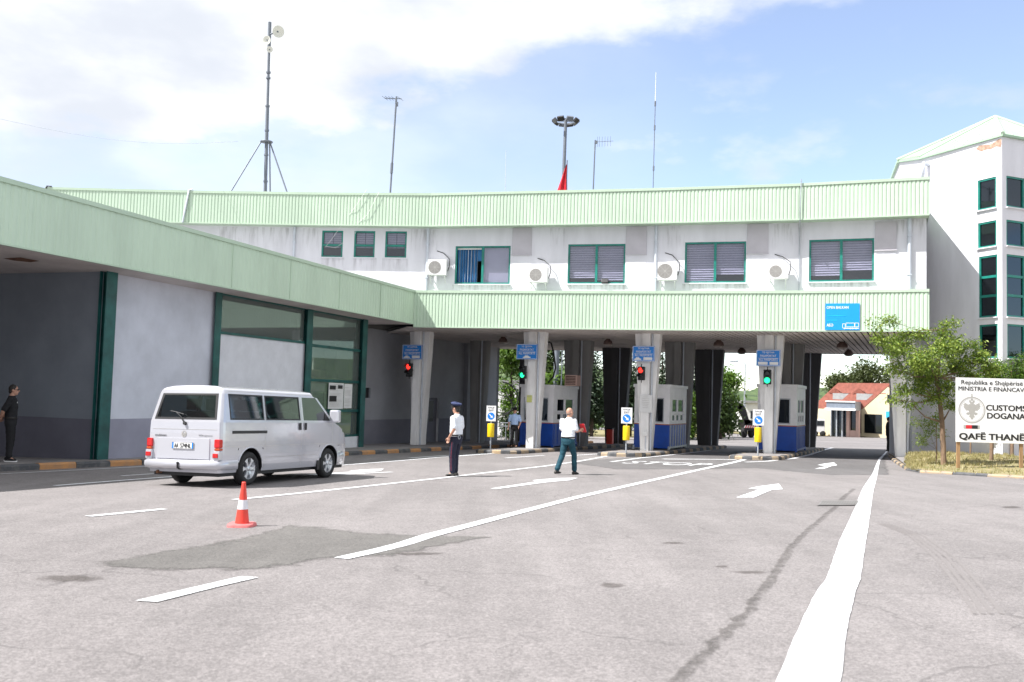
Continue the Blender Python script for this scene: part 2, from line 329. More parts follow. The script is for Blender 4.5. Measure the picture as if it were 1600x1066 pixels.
    def build(s, name, mats, parent=None, local=False, bevel=0, remesh=0, fixn=False, wrinkle=0):
        """link as ONE object; vertices are in world space unless local"""
        if not isinstance(mats, (list, tuple)): mats = [mats]
        if parent is not None and not local and parent.name in ROOT:
            inv = ROOT[parent.name].inverted(); s.v = [inv @ p for p in s.v]
        me = s.mesh(name)
        for q in mats: me.materials.append(M[q] if isinstance(q, str) else q)
        o = bpy.data.objects.new(name, me); COL.objects.link(o)
        if bevel or remesh or fixn:
            bm = bmesh.new(); bm.from_mesh(me)
            if fixn or bevel: bmesh.ops.recalc_face_normals(bm, faces=bm.faces)
            if bevel:
                bmesh.ops.remove_doubles(bm, verts=bm.verts, dist=1e-5)
                es = [e for e in bm.edges if len(e.link_faces) == 2 and e.calc_face_angle(0) > 0.5]
                bmesh.ops.bevel(bm, geom=es, offset=bevel, segments=2, affect='EDGES', profile=0.6)
            bm.to_mesh(me); bm.free()
        if remesh:
            md = o.modifiers.new('r', 'REMESH'); md.mode = 'VOXEL'; md.voxel_size = remesh; md.use_smooth_shade = True
            ms = o.modifiers.new('s', 'SMOOTH'); ms.iterations = 3; ms.factor = 0.5
            dg = bpy.context.evaluated_depsgraph_get(); dg.update()
            nm = bpy.data.meshes.new_from_object(o.evaluated_get(dg)); o.modifiers.clear(); o.data = nm
            if wrinkle:
                ns = [v.normal.copy() for v in nm.vertices]; cs = [v.co.copy() for v in nm.vertices]
                for v, c, nn in zip(nm.vertices, cs, ns):
                    f = noise.noise(Vector((c.x * 7, c.y * 7, c.z * 15))) + .6 * noise.noise(Vector((c.x * 16, c.y * 16 + c.z * 9, c.z * 24 + 5)))
                    v.co = c + nn * (f * wrinkle)
            for q in nm.polygons: q.use_smooth = True
        if parent is not None:
            o.parent = parent
            if parent.name in ROOT: ROOT[o.name] = ROOT[parent.name]
        else:
            ROOT[o.name] = Matrix.Identity(4)
        return o

def tag(o, label=None, cat=None, group=None, kind=None):
    if label: o['label'] = label
    if cat: o['category'] = cat
    if group: o['group'] = group
    if kind: o['kind'] = kind
    return o
def thing(name, label, cat, loc=(0, 0, 0), rz=0.0, group=None):
    o = bpy.data.objects.new(name, None); COL.objects.link(o); o.empty_display_size = 0.2
    o.location = loc; o.rotation_euler = (0, 0, rz)
    ROOT[o.name] = Matrix.Translation(Vector(loc)) @ Matrix.Rotation(rz, 4, 'Z')
    return tag(o, label, cat, group)
def kids(o): return [c for c in bpy.data.objects if c.parent == o]
def copy_thing(o, label, loc, rz=None, scale=None):
    c = o.copy(); COL.objects.link(c); c.location = loc; c['label'] = label
    if rz is not None: c.rotation_euler = (0, 0, rz)
    if scale: c.scale = scale if isinstance(scale, (tuple, list)) else (scale,) * 3
    for ch in kids(o):
        d = ch.copy(); COL.objects.link(d); d.parent = c
        for g in kids(ch):
            e = g.copy(); COL.objects.link(e); e.parent = d
    return c

UP = Vector((0, 0, 1))
def hd(deg): r = math.radians(deg); return Vector((math.sin(r), math.cos(r), 0))     # heading: degrees right of straight ahead
def rt(d): return Vector((d.y, -d.x, 0))                                              # right-hand side of a heading

_txt = {}
def text(mb, s, P, T, U, width=None, height=None, bold=0.0, depth=0.004, mi=0, align='L'):
    if bold:
        h_ = height or width * .2; T_, U_ = Vector(T), Vector(U)
        for i, (a, b) in enumerate(((-1, -.5), (1, -.5), (-1, .5), (1, .5))):
            text(mb, s, Vector(P) + T_ * (a * bold * h_) + U_ * (b * bold * h_), T, U, width, height, 0.0, depth + .0006 * (i + 1), mi, align)
        return mb
    """lettering s laid on the plane (T right, U up) with its lower left (or centre) at P"""
    if (s, bold) not in _txt:
        cu = bpy.data.curves.new('t', 'FONT'); cu.body = s; cu.size = 1; cu.offset = bold; cu.resolution_u = 3; cu.extrude = 0.0
        o = bpy.data.objects.new('t', cu); COL.objects.link(o); dg = bpy.context.evaluated_depsgraph_get(); dg.update()
        me = bpy.data.meshes.new_from_object(o.evaluated_get(dg))
        vs = [v.co.copy() for v in me.vertices]; fs = [list(p.vertices) for p in me.polygons]
        bpy.data.objects.remove(o); bpy.data.curves.remove(cu); bpy.data.meshes.remove(me)
        x0 = min(v.x for v in vs); x1 = max(v.x for v in vs); y0 = min(v.y for v in vs); y1 = max(v.y for v in vs)
        _txt[(s, bold)] = ([Vector(((v.x - x0), (v.y - y0), 0)) for v in vs], fs, x1 - x0, y1 - y0)
    vs, fs, w, h = _txt[(s, bold)]
    sx = width / w if width else None; sy = height / h if height else None
    if sx is None: sx = sy
    if sy is None: sy = sx
    T = Vector(T); U = Vector(U); n = T.cross(U).normalized(); P = Vector(P)
    if align == 'C': P = P - T * (w * sx / 2)
    mb.add([P + T * (v.x * sx) + U * (v.y * sy) + n * depth for v in vs], fs, mi)
    return mb

def fpoly(mb, pts, P, T, U, depth=0.004, mi=0):
    """flat outline pts (u, v) on the plane through P, tessellated"""
    from mathutils.geometry import tessellate_polygon
    tri = tessellate_polygon([[Vector((a, b, 0)) for a, b in pts]])
    T = Vector(T); U = Vector(U); n = T.cross(U).normalized()
    vs = [Vector(P) + T * a + U * b + n * depth for a, b in pts]; fs = []
    for t in tri:
        a, b, c = [vs[i] for i in t]
        fs.append(t if (b - a).cross(c - a).dot(n) > 0 else (t[0], t[2], t[1]))
    return mb.add(vs, fs, mi)
def disc(mb, P, T, U, r, depth=0.004, mi=0, r0=0.0, seg=28):
    T = Vector(T); U = Vector(U); n = T.cross(U).normalized(); P = Vector(P) + n * depth
    ring = lambda q: [P + (T * math.cos(2 * math.pi * k / seg) + U * math.sin(2 * math.pi * k / seg)) * q for k in range(seg)]
    if r0 <= 0: return mb.add(ring(r), [list(range(seg))], mi)
    return mb.add(ring(r0) + ring(r), [(k, seg + k, seg + (k + 1) % seg, (k + 1) % seg) for k in range(seg)], mi)
# ------------------------------------------------------------------ ground
def asphalt(name, base, dark, patchy=1.0, crack=True):
    mt = bpy.data.materials.new(name); mt.use_nodes = True; t = mt.node_tree; L = t.links; p = t.nodes['Principled BSDF']
    g = N(t, 'ShaderNodeTexCoord'); src = g.outputs['Object']
    def nz(sc, det=5, ro=0.6, st=None):
        s = src
        if st:
            q = N(t, 'ShaderNodeMapping'); q.inputs['Scale'].default_value = st; q.inputs['Rotation'].default_value = (0, 0, math.radians(21)); L.new(src, q.inputs['Vector']); s = q.outputs['Vector']
        n = N(t, 'ShaderNodeTexNoise'); n.inputs['Scale'].default_value = sc; n.inputs['Detail'].default_value = det; n.inputs['Roughness'].default_value = ro; L.new(s, n.inputs['Vector']); return n.outputs['Fac']
    def rg(v, a, b, c=0.0, d=1.0):
        n = N(t, 'ShaderNodeMapRange', interpolation_type='SMOOTHSTEP'); L.new(v, n.inputs['Value'])
        for k, x in zip(('From Min', 'From Max', 'To Min', 'To Max'), (a, b, c, d)): n.inputs[k].default_value = x
        return n.outputs['Result']
    def mm(op, a, b):
        n = N(t, 'ShaderNodeMath', operation=op)
        for i, v in enumerate((a, b)):
            if isinstance(v, (int, float)): n.inputs[i].default_value = v
            else: L.new(v, n.inputs[i])
        return n.outputs[0]
    big = rg(nz(0.16, 5), 0.35, 0.68, 0.90, 1.08)
    streak = rg(nz(0.5, 5, 0.6, (3.2, 0.35, 1)), 0.32, 0.7, 0.91, 1.06)
    mid = rg(nz(3.2, 7, 0.75), 0.3, 0.7, 0.92, 1.07)
    grit = rg(nz(30, 4, 0.8), 0.33, 0.67, 0.80, 1.18)
    vs_ = N(t, 'ShaderNodeTexVoronoi'); vs_.inputs['Scale'].default_value = 95; L.new(src, vs_.inputs['Vector']); sb_ = N(t, 'ShaderNodeSeparateColor'); L.new(vs_.outputs['Color'], sb_.inputs[0])
    stone = rg(sb_.outputs[0], 0.0, 1.0, 0.80, 1.20)
    v = mm('MULTIPLY', mm('MULTIPLY', big, streak), mm('MULTIPLY', mid, mm('MULTIPLY', grit, stone)))
    if crack:
        wq = N(t, 'ShaderNodeTexNoise'); wq.inputs['Scale'].default_value = 1.4; wq.inputs['Detail'].default_value = 6; L.new(src, wq.inputs['Vector'])
        ad = N(t, 'ShaderNodeVectorMath', operation='MULTIPLY_ADD'); L.new(wq.outputs['Color'], ad.inputs[0]); ad.inputs[1].default_value = (0.9, 0.9, 0); L.new(src, ad.inputs[2])
        for sc, wd, lo, hi in ((0.42, 0.006, 0.50, 0.60), (1.3, 0.012, 0.50, 0.62), (4.5, 0.05, 0.60, 0.70)):
            vo = N(t, 'ShaderNodeTexVoronoi', feature='DISTANCE_TO_EDGE'); vo.inputs['Scale'].default_value = sc; L.new(ad.outputs['Vector'], vo.inputs['Vector'])
            line = rg(vo.outputs['Distance'], wd * 0.2, wd, 1.0, 0.0)
            msk = rg(nz(0.45 if sc < 1 else 0.3, 3), lo, hi)
            v = mm('MULTIPLY', v, mm('SUBTRACT', 1.0, mm('MULTIPLY', mm('MULTIPLY', line, msk), 0.28)))
        st = rg(nz(0.8, 6, 0.7), 0.62, 0.76); v = mm('MULTIPLY', v, mm('SUBTRACT', 1.0, mm('MULTIPLY', st, 0.28)))
        dots = rg(nz(6.0, 4, 0.75), 0.68, 0.76); v = mm('MULTIPLY', v, mm('SUBTRACT', 1.0, mm('MULTIPLY', dots, 0.35)))
    mx = N(t, 'ShaderNodeMix', data_type='RGBA', blend_type='MULTIPLY'); mx.inputs['Factor'].default_value = 1; mx.inputs['A'].default_value = (*base, 1)
    cb = N(t, 'ShaderNodeCombineColor'); [L.new(v, cb.inputs[i]) for i in range(3)]; L.new(cb.outputs[0], mx.inputs['B'])
    L.new(mx.outputs['Result'], p.inputs['Base Color']); p.inputs['Roughness'].default_value = 0.82; p.inputs['Specular IOR Level'].default_value = 0.35
    b = N(t, 'ShaderNodeBump'); b.inputs['Strength'].default_value = 0.5; b.inputs['Distance'].default_value = 0.012
    L.new(nz(55, 4, 0.7), b.inputs['Height']); L.new(b.outputs['Normal'], p.inputs['Normal']); M[name] = mt; return mt
asphalt('asphalt_old', (0.210, 0.194, 0.192), None)
def fade_mat(name, c, strength=1.0, sc=4.0, edge=0.45):
    mt = asphalt(name, c, None, crack=False); t = mt.node_tree; L = t.links
    at = N(t, 'ShaderNodeAttribute', attribute_name='fade'); gq = N(t, 'ShaderNodeTexCoord'); nq = N(t, 'ShaderNodeTexNoise'); nq.inputs['Scale'].default_value = sc; nq.inputs['Detail'].default_value = 9; nq.inputs['Roughness'].default_value = 0.72; L.new(gq.outputs['Object'], nq.inputs['Vector'])
    a1 = N(t, 'ShaderNodeMath', operation='MULTIPLY_ADD'); L.new(nq.outputs['Fac'], a1.inputs[0]); a1.inputs[1].default_value = 1.6; a1.inputs[2].default_value = -0.8
    a2 = N(t, 'ShaderNodeMath', operation='ADD'); L.new(at.outputs['Fac'], a2.inputs[0]); L.new(a1.outputs[0], a2.inputs[1])
    m_ = N(t, 'ShaderNodeMapRange', interpolation_type='SMOOTHSTEP'); L.new(a2.outputs[0], m_.inputs['Value']); m_.inputs['From Min'].default_value = edge - .22; m_.inputs['From Max'].default_value = edge + .22; m_.inputs['To Max'].default_value = strength
    L.new(m_.outputs['Result'], t.nodes['Principled BSDF'].inputs['Alpha']); return mt
def soft_sheet(name, matn, rings, h, closed=True):
    """ground sheet whose rim dissolves: rings = [(plan points, fade value)] from the rim inwards"""
    n = len(rings[0][0]); vs = [(p[0], p[1], gz(p[0], p[1]) + h) for r, _ in rings for p in r]; fd = [f for r, f in rings for _ in r]; fs = []
    for k in range(len(rings) - 1):
        for i in range(n if closed else n - 1): j = (i + 1) % n; fs.append((k * n + i, k * n + j, (k + 1) * n + j, (k + 1) * n + i))
    if closed: fs.append(tuple((len(rings) - 1) * n + i for i in range(n)))
    me = bpy.data.meshes.new(name); me.from_pydata(vs, [], fs); at = me.attributes.new('fade', 'FLOAT', 'POINT'); at.data.foreach_set('value', fd)
    bm = bmesh.new(); bm.from_mesh(me); bmesh.ops.recalc_face_normals(bm, faces=bm.faces)
    if bm.faces and sum(f.normal.z for f in bm.faces) < 0: bmesh.ops.reverse_faces(bm, faces=bm.faces)
    bm.to_mesh(me); bm.free(); me.materials.append(M[matn]); o = bpy.data.objects.new(name, me); COL.objects.link(o); return tag(o, kind='structure')
def soft_px(name, matn, pts, h, rim=.35, sub=4):
    q = []
    for i, p in enumerate(pts):
        p2 = pts[(i + 1) % len(pts)]
        for k in range(sub): q.append(G(p[0] + (p2[0] - p[0]) * k / sub, p[1] + (p2[1] - p[1]) * k / sub))
    c = sum(q, Vector()) / len(q); inner = [p.lerp(c, min(.8, rim / max(.2, (p - c).length))) for p in q]
    return soft_sheet(name, matn, [([(p.x, p.y) for p in q], 0.0), ([(p.x, p.y) for p in inner], 1.0)], h)
def onground(mb, pts, h, mi=0):
    """flat polygon of plan points laid h above the road"""
    from mathutils.geometry import tessellate_polygon
    vs = [Vector((p[0], p[1], gz(p[0], p[1]) + h)) for p in pts]
    tri = tessellate_polygon([[Vector((v.x, v.y, 0)) for v in vs]]); fs = []
    for a, b, c in tri:
        fs.append((a, b, c) if (vs[b] - vs[a]).cross(vs[c] - vs[a]).z > 0 else (a, c, b))
    return mb.add(vs, fs, mi)
g = MB(); n = 60
xs = [-260 + 520 * i / n for i in range(n + 1)]; ys = [-30, 0, 20, 40, 60, 80, 105, 140, 200, 300, 420]
g.add([(x, y, gz(x, y)) for y in ys for x in xs], [(j * (n + 1) + i, j * (n + 1) + i + 1, (j + 1) * (n + 1) + i + 1, (j + 1) * (n + 1) + i) for j in range(len(ys) - 1) for i in range(n)])
tag(g.build('road', 'asphalt_old'), kind='structure')

def px_poly(mb, pts, h, jit=0.0, sub=1):
    q = []
    for i, p in enumerate(pts):
        p2 = pts[(i + 1) % len(pts)]
        for k in range(sub):
            t = k / sub; a = G(p[0] + (p2[0] - p[0]) * t, p[1] + (p2[1] - p[1]) * t)
            if jit: a = a + Vector((rnd.uniform(-jit, jit), rnd.uniform(-jit, jit), 0))
            q.append((a.x, a.y))
    return onground(mb, q, h)
def px_line(mb, ctr, h, wpx=None, wm=None):
    """stripe through photo points, width in metres"""
    pts = [G(*p) for p in ctr]; l, r_ = [], []
    for i, p in enumerate(pts):
        t = (pts[min(i + 1, len(pts) - 1)] - pts[max(i - 1, 0)]); t.z = 0; t.normalize(); s = rt(t)
        w = (wm[i] if isinstance(wm, (list, tuple)) else wm) / 2
        l.append(p - s * w); r_.append(p + s * w)
    for i in range(len(pts) - 1):
        q = [l[i], r_[i], r_[i + 1], l[i + 1]]
        mb.add([(v.x, v.y, gz(v.x, v.y) + h) for v in q], [(0, 1, 2, 3)])
    return mb
# darker newer asphalt and repairs, their rims worn away
fade_mat('asphalt_patch', (0.156, 0.148, 0.141), .9); fade_mat('asphalt_new', (0.160, 0.152, 0.153), .85); fade_mat('tar_strip', (0.105, 0.095, 0.089), .40, 9.0, .74); fade_mat('stain', (0.095, 0.080, 0.073), .42, 6.0, .62)
soft_px('asphalt_patch', 'asphalt_patch', [(110, 884), (215, 864), (300, 850), (380, 835), (450, 819), (510, 821), (570, 829), (660, 834), (790, 838), (700, 858), (640, 870), (530, 877), (440, 891), (380, 895), (250, 896), (160, 893)], 0.004, .55)
soft_px('newer_asphalt', 'asphalt_new', [(880, 723), (1010, 711), (1160, 705), (1290, 700), (1388, 702), (1394, 743), (1300, 743), (1180, 732), (1080, 734), (960, 734)], 0.004, .5)
SL_ = [(1052, 1072), (1105, 1020), (1135, 990), (1165, 962), (1200, 912), (1218, 886), (1240, 852), (1262, 830), (1290, 806), (1308, 790), (1322, 774), (1338, 762)]; P_ = []
for a, b in zip(SL_, SL_[1:]):
    for k in range(6): P_.append(G(a[0] + (b[0] - a[0]) * k / 6, a[1] + (b[1] - a[1]) * k / 6))
cols = [[], [], [], []]
for i, p in enumerate(P_):
    d = (P_[min(i + 1, len(P_) - 1)] - P_[max(i - 1, 0)]); d.z = 0; d.normalize(); w = .09 + .04 * noise.noise(Vector((i * .35, 0, 2))); sh = .04 * noise.noise(Vector((i * .5, 3, 2)))
    for c_, o_ in zip(cols, (-w, -w * .35, w * .35, w)): q_ = p + rt(d) * (o_ + sh); c_.append((q_.x, q_.y))
soft_sheet('tar_seam', 'tar_strip', [(cols[0], 0.15), (cols[1], .9), (cols[2], .75), (cols[3], 0.0)], .004, False)
# tyre arcs on the right: faint rubber streaks
mb = MB()
for off in (0, 0.16, 0.32, 0.52):
    P = [G(1372 + off * 30, 818), G(1420 + off * 40, 836), G(1462 + off * 60, 872), G(1500 + off * 70, 920), G(1524 + off * 80, 960)]
    for i in range(4):
        t = (P[i + 1] - P[i]).normalized(); s = rt(t) * 0.018
        q = [P[i] - s, P[i] + s, P[i + 1] + s, P[i + 1] - s]; mb.add([(v.x, v.y, gz(v.x, v.y) + 0.003) for v in q], [(0, 1, 2, 3)])
M['rubber'] = mat('rubber_streak', (0.182, 0.167, 0.164), 0.9, 0, 0.1, 30)
tag(mb.build('tyre_mark', 'rubber'), kind='structure')
for c, (rx, ry) in (((955, 915), (44, 9)), ((1128, 886), (24, 5)), ((1052, 849), (40, 3)), ((1580, 793), (34, 4)), ((1170, 895), (60, 6)), ((650, 866), (90, 6)), ((110, 905), (110, 12))):
    soft_px('oil_stain', 'stain', [(c[0] + rx * math.cos(a) * rnd.uniform(.7, 1), c[1] + ry * math.sin(a) * rnd.uniform(.6, 1)) for a in [2 * math.pi * k / 12 for k in range(12)]], .0035, 3.0, 2)

# painted markings, each one an own sheet
def marking(name='lane_line'):
    return MB(), name
LN = []
def mk(ctr, wm, name='lane_line', h=0.008):
    mb = MB(); px_line(mb, ctr, h, wm=wm); LN.append(tag(mb.build(name, 'line'), kind='structure'))
mk([(0, 741), (120, 735), (232, 729)], 0.12)
mk([(190, 744), (262, 739.5)], 0.12)
mk([(86, 759.5), (180, 752), (300, 743), (420, 734)], 0.15)
mk([(138, 807.5), (257, 796)], 0.15)
mk([(530, 742), (612, 738)], 0.15)
mk([(500, 730), (640, 719), (760, 708.5), (800, 705)], 0.12)
mk([(366, 781.5), (470, 771), (570, 760.5), (680, 748.5), (770, 738), (850, 729), (905, 721), (955, 712)], 0.15)
mk([(640, 716), (700, 712)], 0.2); mk([(715, 713), (770, 709)], 0.18); mk([(790, 716), (850, 712)], 0.16)
mk([(533, 873.5), (590, 861), (630, 851), (668, 838.5), (720, 825), (800, 804), (900, 778), (1000, 755), (1090, 735), (1150, 722), (1168, 717)], [0.17, 0.18, 0.19, 0.2, 0.19, 0.18, 0.18, 0.18, 0.18, 0.2, 0.22])
mk([(1158, 718), (1150, 715), (1180, 713)], 0.3)
mk([(1165, 722.5), (1200, 721), (1240, 716.5), (1265, 711), (1283, 704.5), (1300, 700)], 0.2)
mk([(1036, 717.6), (1100, 718), (1150, 718.6)], 0.35)
mk([(955, 722), (1000, 716), (1060, 710), (1110, 704)], 0.15)
mk([(880, 713), (930, 710), (960, 708.5)], 0.2)
# big dash near the camera
mb = MB(); px_poly(mb, [(212, 940), (376, 902), (404, 903.5), (345, 917), (246, 942)], 0.008); LN.append(tag(mb.build('lane_dash', 'line'), kind='structure'))
# broad hand-painted edge line
Le = [(1211, 1070), (1251, 975), (1274, 928), (1290.6, 906), (1296, 892), (1311, 847.6), (1333.5, 799.6), (1347, 765), (1363, 741), (1373, 717), (1388.5, 701.7)]
Re = [(1313, 1070), (1323, 985), (1337, 923), (1344.5, 906), (1350.7, 861), (1359.3, 806.5), (1364.4, 768.7), (1371.3, 741), (1374.7, 720.6), (1390.2, 701.7)]
def along(L, y):
    for (x0, y0), (x1, y1) in zip(L, L[1:]):
        if (y0 - y) * (y1 - y) <= 0: return x0 + (x1 - x0) * (y - y0) / (y1 - y0)
    return L[-1][0]
mb = MB(); yy = [1068 - (1068 - 702) * (i / 70.0) ** 0.7 for i in range(71)]; row = []
for y in yy:
    a = G(along(Le, y) + rnd.uniform(-.6, .6) * (y - 640) / 250, y); b = G(along(Re, y) + rnd.uniform(-.6, .6) * (y - 640) / 250, y); row.append((a, b))
for (a, b), (c, d) in zip(row, row[1:]):
    mb.add([(p.x, p.y, gz(p.x, p.y) + 0.008) for p in (a, b, d, c)], [(0, 1, 2, 3)])
tag(mb.build('edge_line', 'line'), kind='structure')
def arrow(pts, name='lane_arrow'):
    mb = MB(); px_poly(mb, pts, 0.008); tag(mb.build(name, 'line'), kind='structure')
arrow([(1150, 778), (1186, 765.5), (1169, 764), (1186, 760.5), (1217, 756.5), (1223, 765), (1206, 766), (1178, 778)])
arrow([(1273, 733), (1292, 728.5), (1277, 727), (1290, 724.5), (1303, 723), (1308, 727.5), (1300, 728.5), (1287, 733)])
arrow([(766, 764), (840, 752.8), (832, 751), (868, 747.8), (903, 747.2), (890, 751), (868, 752.8), (854, 754.2), (776, 764.8)])
arrow([(480, 742), (560, 737), (545, 736), (580, 733.5), (600, 733), (594, 736.5), (575, 738), (492, 743.5)])
# STOP on the road
gp = G(1044, 724.6); hh = hd(24); mb = MB(); tt = MB()
text(tt, 'STOP', (0, 0, 0), (1, 0, 0), (0, 1, 0), width=2.75, height=2.0, bold=0.0, depth=0)
r_ = rt(hh)
for i, v in enumerate(tt.v):
    p = gp + r_ * (v.x - 1.37) + hh * (v.y - 1.0); tt.v[i] = Vector((p.x, p.y, gz(p.x, p.y) + 0.008))
tag(tt.build('road_lettering', 'line'), kind='structure')
# drain grate
dg_ = thing('drain_grate', 'grey slotted drain grate set in the asphalt beside the broad white edge line', 'drain', G(1309, 787))
a, b, c, d = [G(*p) for p in ((1277, 791), (1338, 790.5), (1342, 783.5), (1284, 783))]
mb = MB(); mb.add([(p.x, p.y, gz(p.x, p.y) + 0.006) for p in (a, b, c, d)], [(0, 1, 2, 3)]); M['grate'] = mat('grate_iron', (0.09, 0.085, 0.085), 0.7, 0.3); mb.build('grate_bed', 'grate', dg_)
mb = MB()
for i in range(15):
    t = (i + 0.5) / 15; p = a.lerp(b, t); q = d.lerp(c, t); e = (b - a).normalized() * 0.022
    mb.add([(v.x, v.y, gz(v.x, v.y) + 0.016) for v in (p - e, p + e, q + e, q - e)], [(0, 1, 2, 3)])
M['grate2'] = mat('grate_bar', (0.20, 0.19, 0.185), 0.6, 0.3); mb.build('grate_bars', 'grate2', dg_)

# ------------------------------------------------------------------ kerbs, pavements, islands, verge
def kerb(name, line, mats, h=0.15, w=0.17, block=0.95, parent=None):
    """run of painted kerb stones along a plan polyline (kerb lies on the right-hand side of the run)"""
    P = [Vector((p[0], p[1], 0)) for p in line]; seg = []; mb = MB(); k = 0; carry = 0
    for a, b in zip(P, P[1:]):
        L = (b - a).length; nblk = max(1, round(L / block)); t = (b - a) / L; s = rt(t)
        for i in range(nblk):
            p = a + t * (L * i / nblk + 0.006); q = a + t * (L * (i + 1) / nblk - 0.006)
            jz = rnd.uniform(-0.012, 0.012); js = rnd.uniform(-0.012, 0.012)
            c = 0.045
            prof = [(0.0 + js, -0.05), (0.0 + js, h - c), (c + js, h), (w + js, h), (w + js, -0.05)]
            vs = []
            for e in (p, q):
                for o, z in prof:
                    v = e + s * o; vs.append((v.x, v.y, gz(v.x, v.y) + z + jz))
            m5 = len(prof)
            mb.add(vs, [(j, j + 1, m5 + j + 1, m5 + j) for j in range(m5 - 1)] + [list(range(m5 - 1, -1, -1)), list(range(m5, 2 * m5))], k % 2); k += 1
    return tag(mb.build(name, mats, fixn=True), kind='structure')
KL = [G(-260, 748), G(0, 737), G(222, 727), G(545, 712), G(690, 704.5)]
tail = KL[-1] + hd(25) * 19
kl = [KL[0], KL[1], KL[2], KL[3], KL[4], tail]
# left-hand pavement lies to the left of this run, so walk it backwards
kerb('kerb', list(reversed(kl)), ['kerb_o', 'kerb_b'])
HALL_A = Vector((-11.0, 24.86, 0)); HALL_B = Vector((-6.3, 38.55, 0)); FD = (HALL_B - HALL_A).normalized()
def hgt(h): return lambda x, y: gz(x, y) + h
mb = MB(); sh = [(p.x, p.y) for p in kl]; inner = []
for i, p in enumerate(kl):
    t = (kl[min(i + 1, len(kl) - 1)] - kl[max(i - 1, 0)]); t.z = 0; t.normalize(); q = p - rt(t) * 0.16; inner.append((q.x, q.y))
onground(mb, inner + [(tail.x - 4, tail.y + 1), (-9.5, 44.0), (-22, 30), (-26, 14)], 0.145); tag(mb.build('pavement', 'pave'), kind='structure')

ISL = hd(24.0)
def island(nose, width, length, name='traffic_island'):
    r_ = rt(ISL); c = Vector(nose); hw = width / 2; pts = []
    for k in range(9):
        w_ = math.pi * k / 8; pts.append(c + ISL * (0.7 - 0.7 * math.sin(w_)) + r_ * (-hw * math.cos(w_)))
    # run anticlockwise starting far right so that the island is on the left -> reverse
    run = [c + r_ * (-hw) + ISL * length] + pts + [c + r_ * hw + ISL * length]
    kerb('kerb', [(p.x, p.y) for p in reversed(run)], ['kerb_b', 'kerb_y'], block=0.75)
    ins = [c + r_ * (-hw + .15) + ISL * length] + [c + (p - c) * 0.86 + ISL * 0.1 for p in pts] + [c + r_ * (hw - .15) + ISL * length]
    mb = MB(); onground(mb, [(p.x, p.y) for p in ins], 0.145); tag(mb.build(name, 'pave'), kind='structure')
COLB = {1: G(646, 695, .15), 2: G(827, 700, .15), 3: G(1006, 704, .15), 4: G(1200, 708.5, .15), 5: G(1408, 713.6, .15)}
for k in (2, 3, 4):
    nz_ = COLB[k] - ISL * 3.9; island((nz_.x, nz_.y, 0), 2.0, 17.0)
# right-hand kerb, pavement at the last column and grass verge
KR = [G(1386, 712), G(1396, 722), G(1415, 735), G(1437, 739), G(1600, 748.5), G(1900, 765)]
kerb('kerb', [(p.x, p.y) for p in reversed([KR[0] + hd(24) * 16] + KR)], ['kerb_y', 'kerb_b'], block=1.05, h=.09)

TW0 = Vector((18.8, 35.75, 0)); TWL = Vector((-0.379, 0.925, 0)); TWR = Vector((0.925, 0.379, 0))
mb = MB(); a, b, c, d = KR[0], KR[2], KR[3], KR[5]
onground(mb, [(p.x, p.y) for p in (KR[0] + rt(hd(24)) * .15 + hd(24) * 16, KR[0] + rt(hd(24)) * .15, KR[1] + Vector((.15, .05, 0)), KR[2] + Vector((.1, .15, 0)), KR[2] + Vector((1.4, 3.5, 0)), Vector((15.9, 36.5, 0)), Vector((17.5, 40, 0)), Vector((26, 54, 0)))], 0.145)
tag(mb.build('pavement', 'pave'), kind='structure')
# dry grass verge under the sign and the tree, rising a little to the tower wall
def verge(a, b, u):
    p = a.lerp(b, u); return p
fr = [KR[2] + Vector((.12, .16, 0)), KR[3] + Vector((0, .17, 0)), KR[4] + Vector((0, .17, 0)), KR[5] + Vector((0, .17, 0))]
bk = [Vector((15.6, 36.6, 0)), Vector((17.8, 37.4, 0)), Vector((19.0, 35.3, 0)), Vector((27, 37.5, 0))]
def lerp_poly(P, t):
    k = min(int(t * (len(P) - 1)), len(P) - 2); return P[k].lerp(P[k + 1], t * (len(P) - 1) - k)
mb = MB(); nu, nv = 60, 24; vs = []
VG = {}
for j in range(nv + 1):
    for i in range(nu + 1):
        p = lerp_poly(fr, i / nu).lerp(lerp_poly(bk, i / nu), j / nv); t = j / nv
        z = gz(p.x, p.y) + 0.07 + 0.27 * min(1, t * 1.3) ** 1.2 + 0.035 * noise.noise(Vector((p.x * 1.7, p.y * 1.7, 0))) * (1 if j else 0)
        vs.append((p.x, p.y, z))
def verge_pt(u, v):
    i, j = int(u * nu), int(v * nv); p = Vector(vs[j * (nu + 1) + i]); return p
mb.add(vs, [(j * (nu + 1) + i, j * (nu + 1) + i + 1, (j + 1) * (nu + 1) + i + 1, (j + 1) * (nu + 1) + i) for j in range(nv) for i in range(nu)], 0, True)
tag(mb.build('verge_ground', 'dry_grass'), kind='structure')
mb = MB(); q = random.Random(3)
for i in range(9000):
    u, v = q.random() ** 1.3 * 0.72, q.random() ** 0.8
    if noise.noise(Vector((u * 22, v * 8, 4))) < -0.12: continue
    p = verge_pt(min(u, .999), min(v, .999)) + Vector((q.uniform(-.09, .09), q.uniform(-.09, .09), -0.01)); a = q.uniform(0, 6.28); h = q.uniform(.04, .15); w = q.uniform(.008, .018)
    d = Vector((math.cos(a), math.sin(a), 0)); l = Vector((q.uniform(-.07, .07), q.uniform(-.07, .07), h))
    mb.add([p - d * w, p + d * w, p + l], [(0, 1, 2)])
tag(mb.build('grass', 'blade'), 'dry yellow grass growing on the verge under the customs sign', 'grass', kind='stuff')
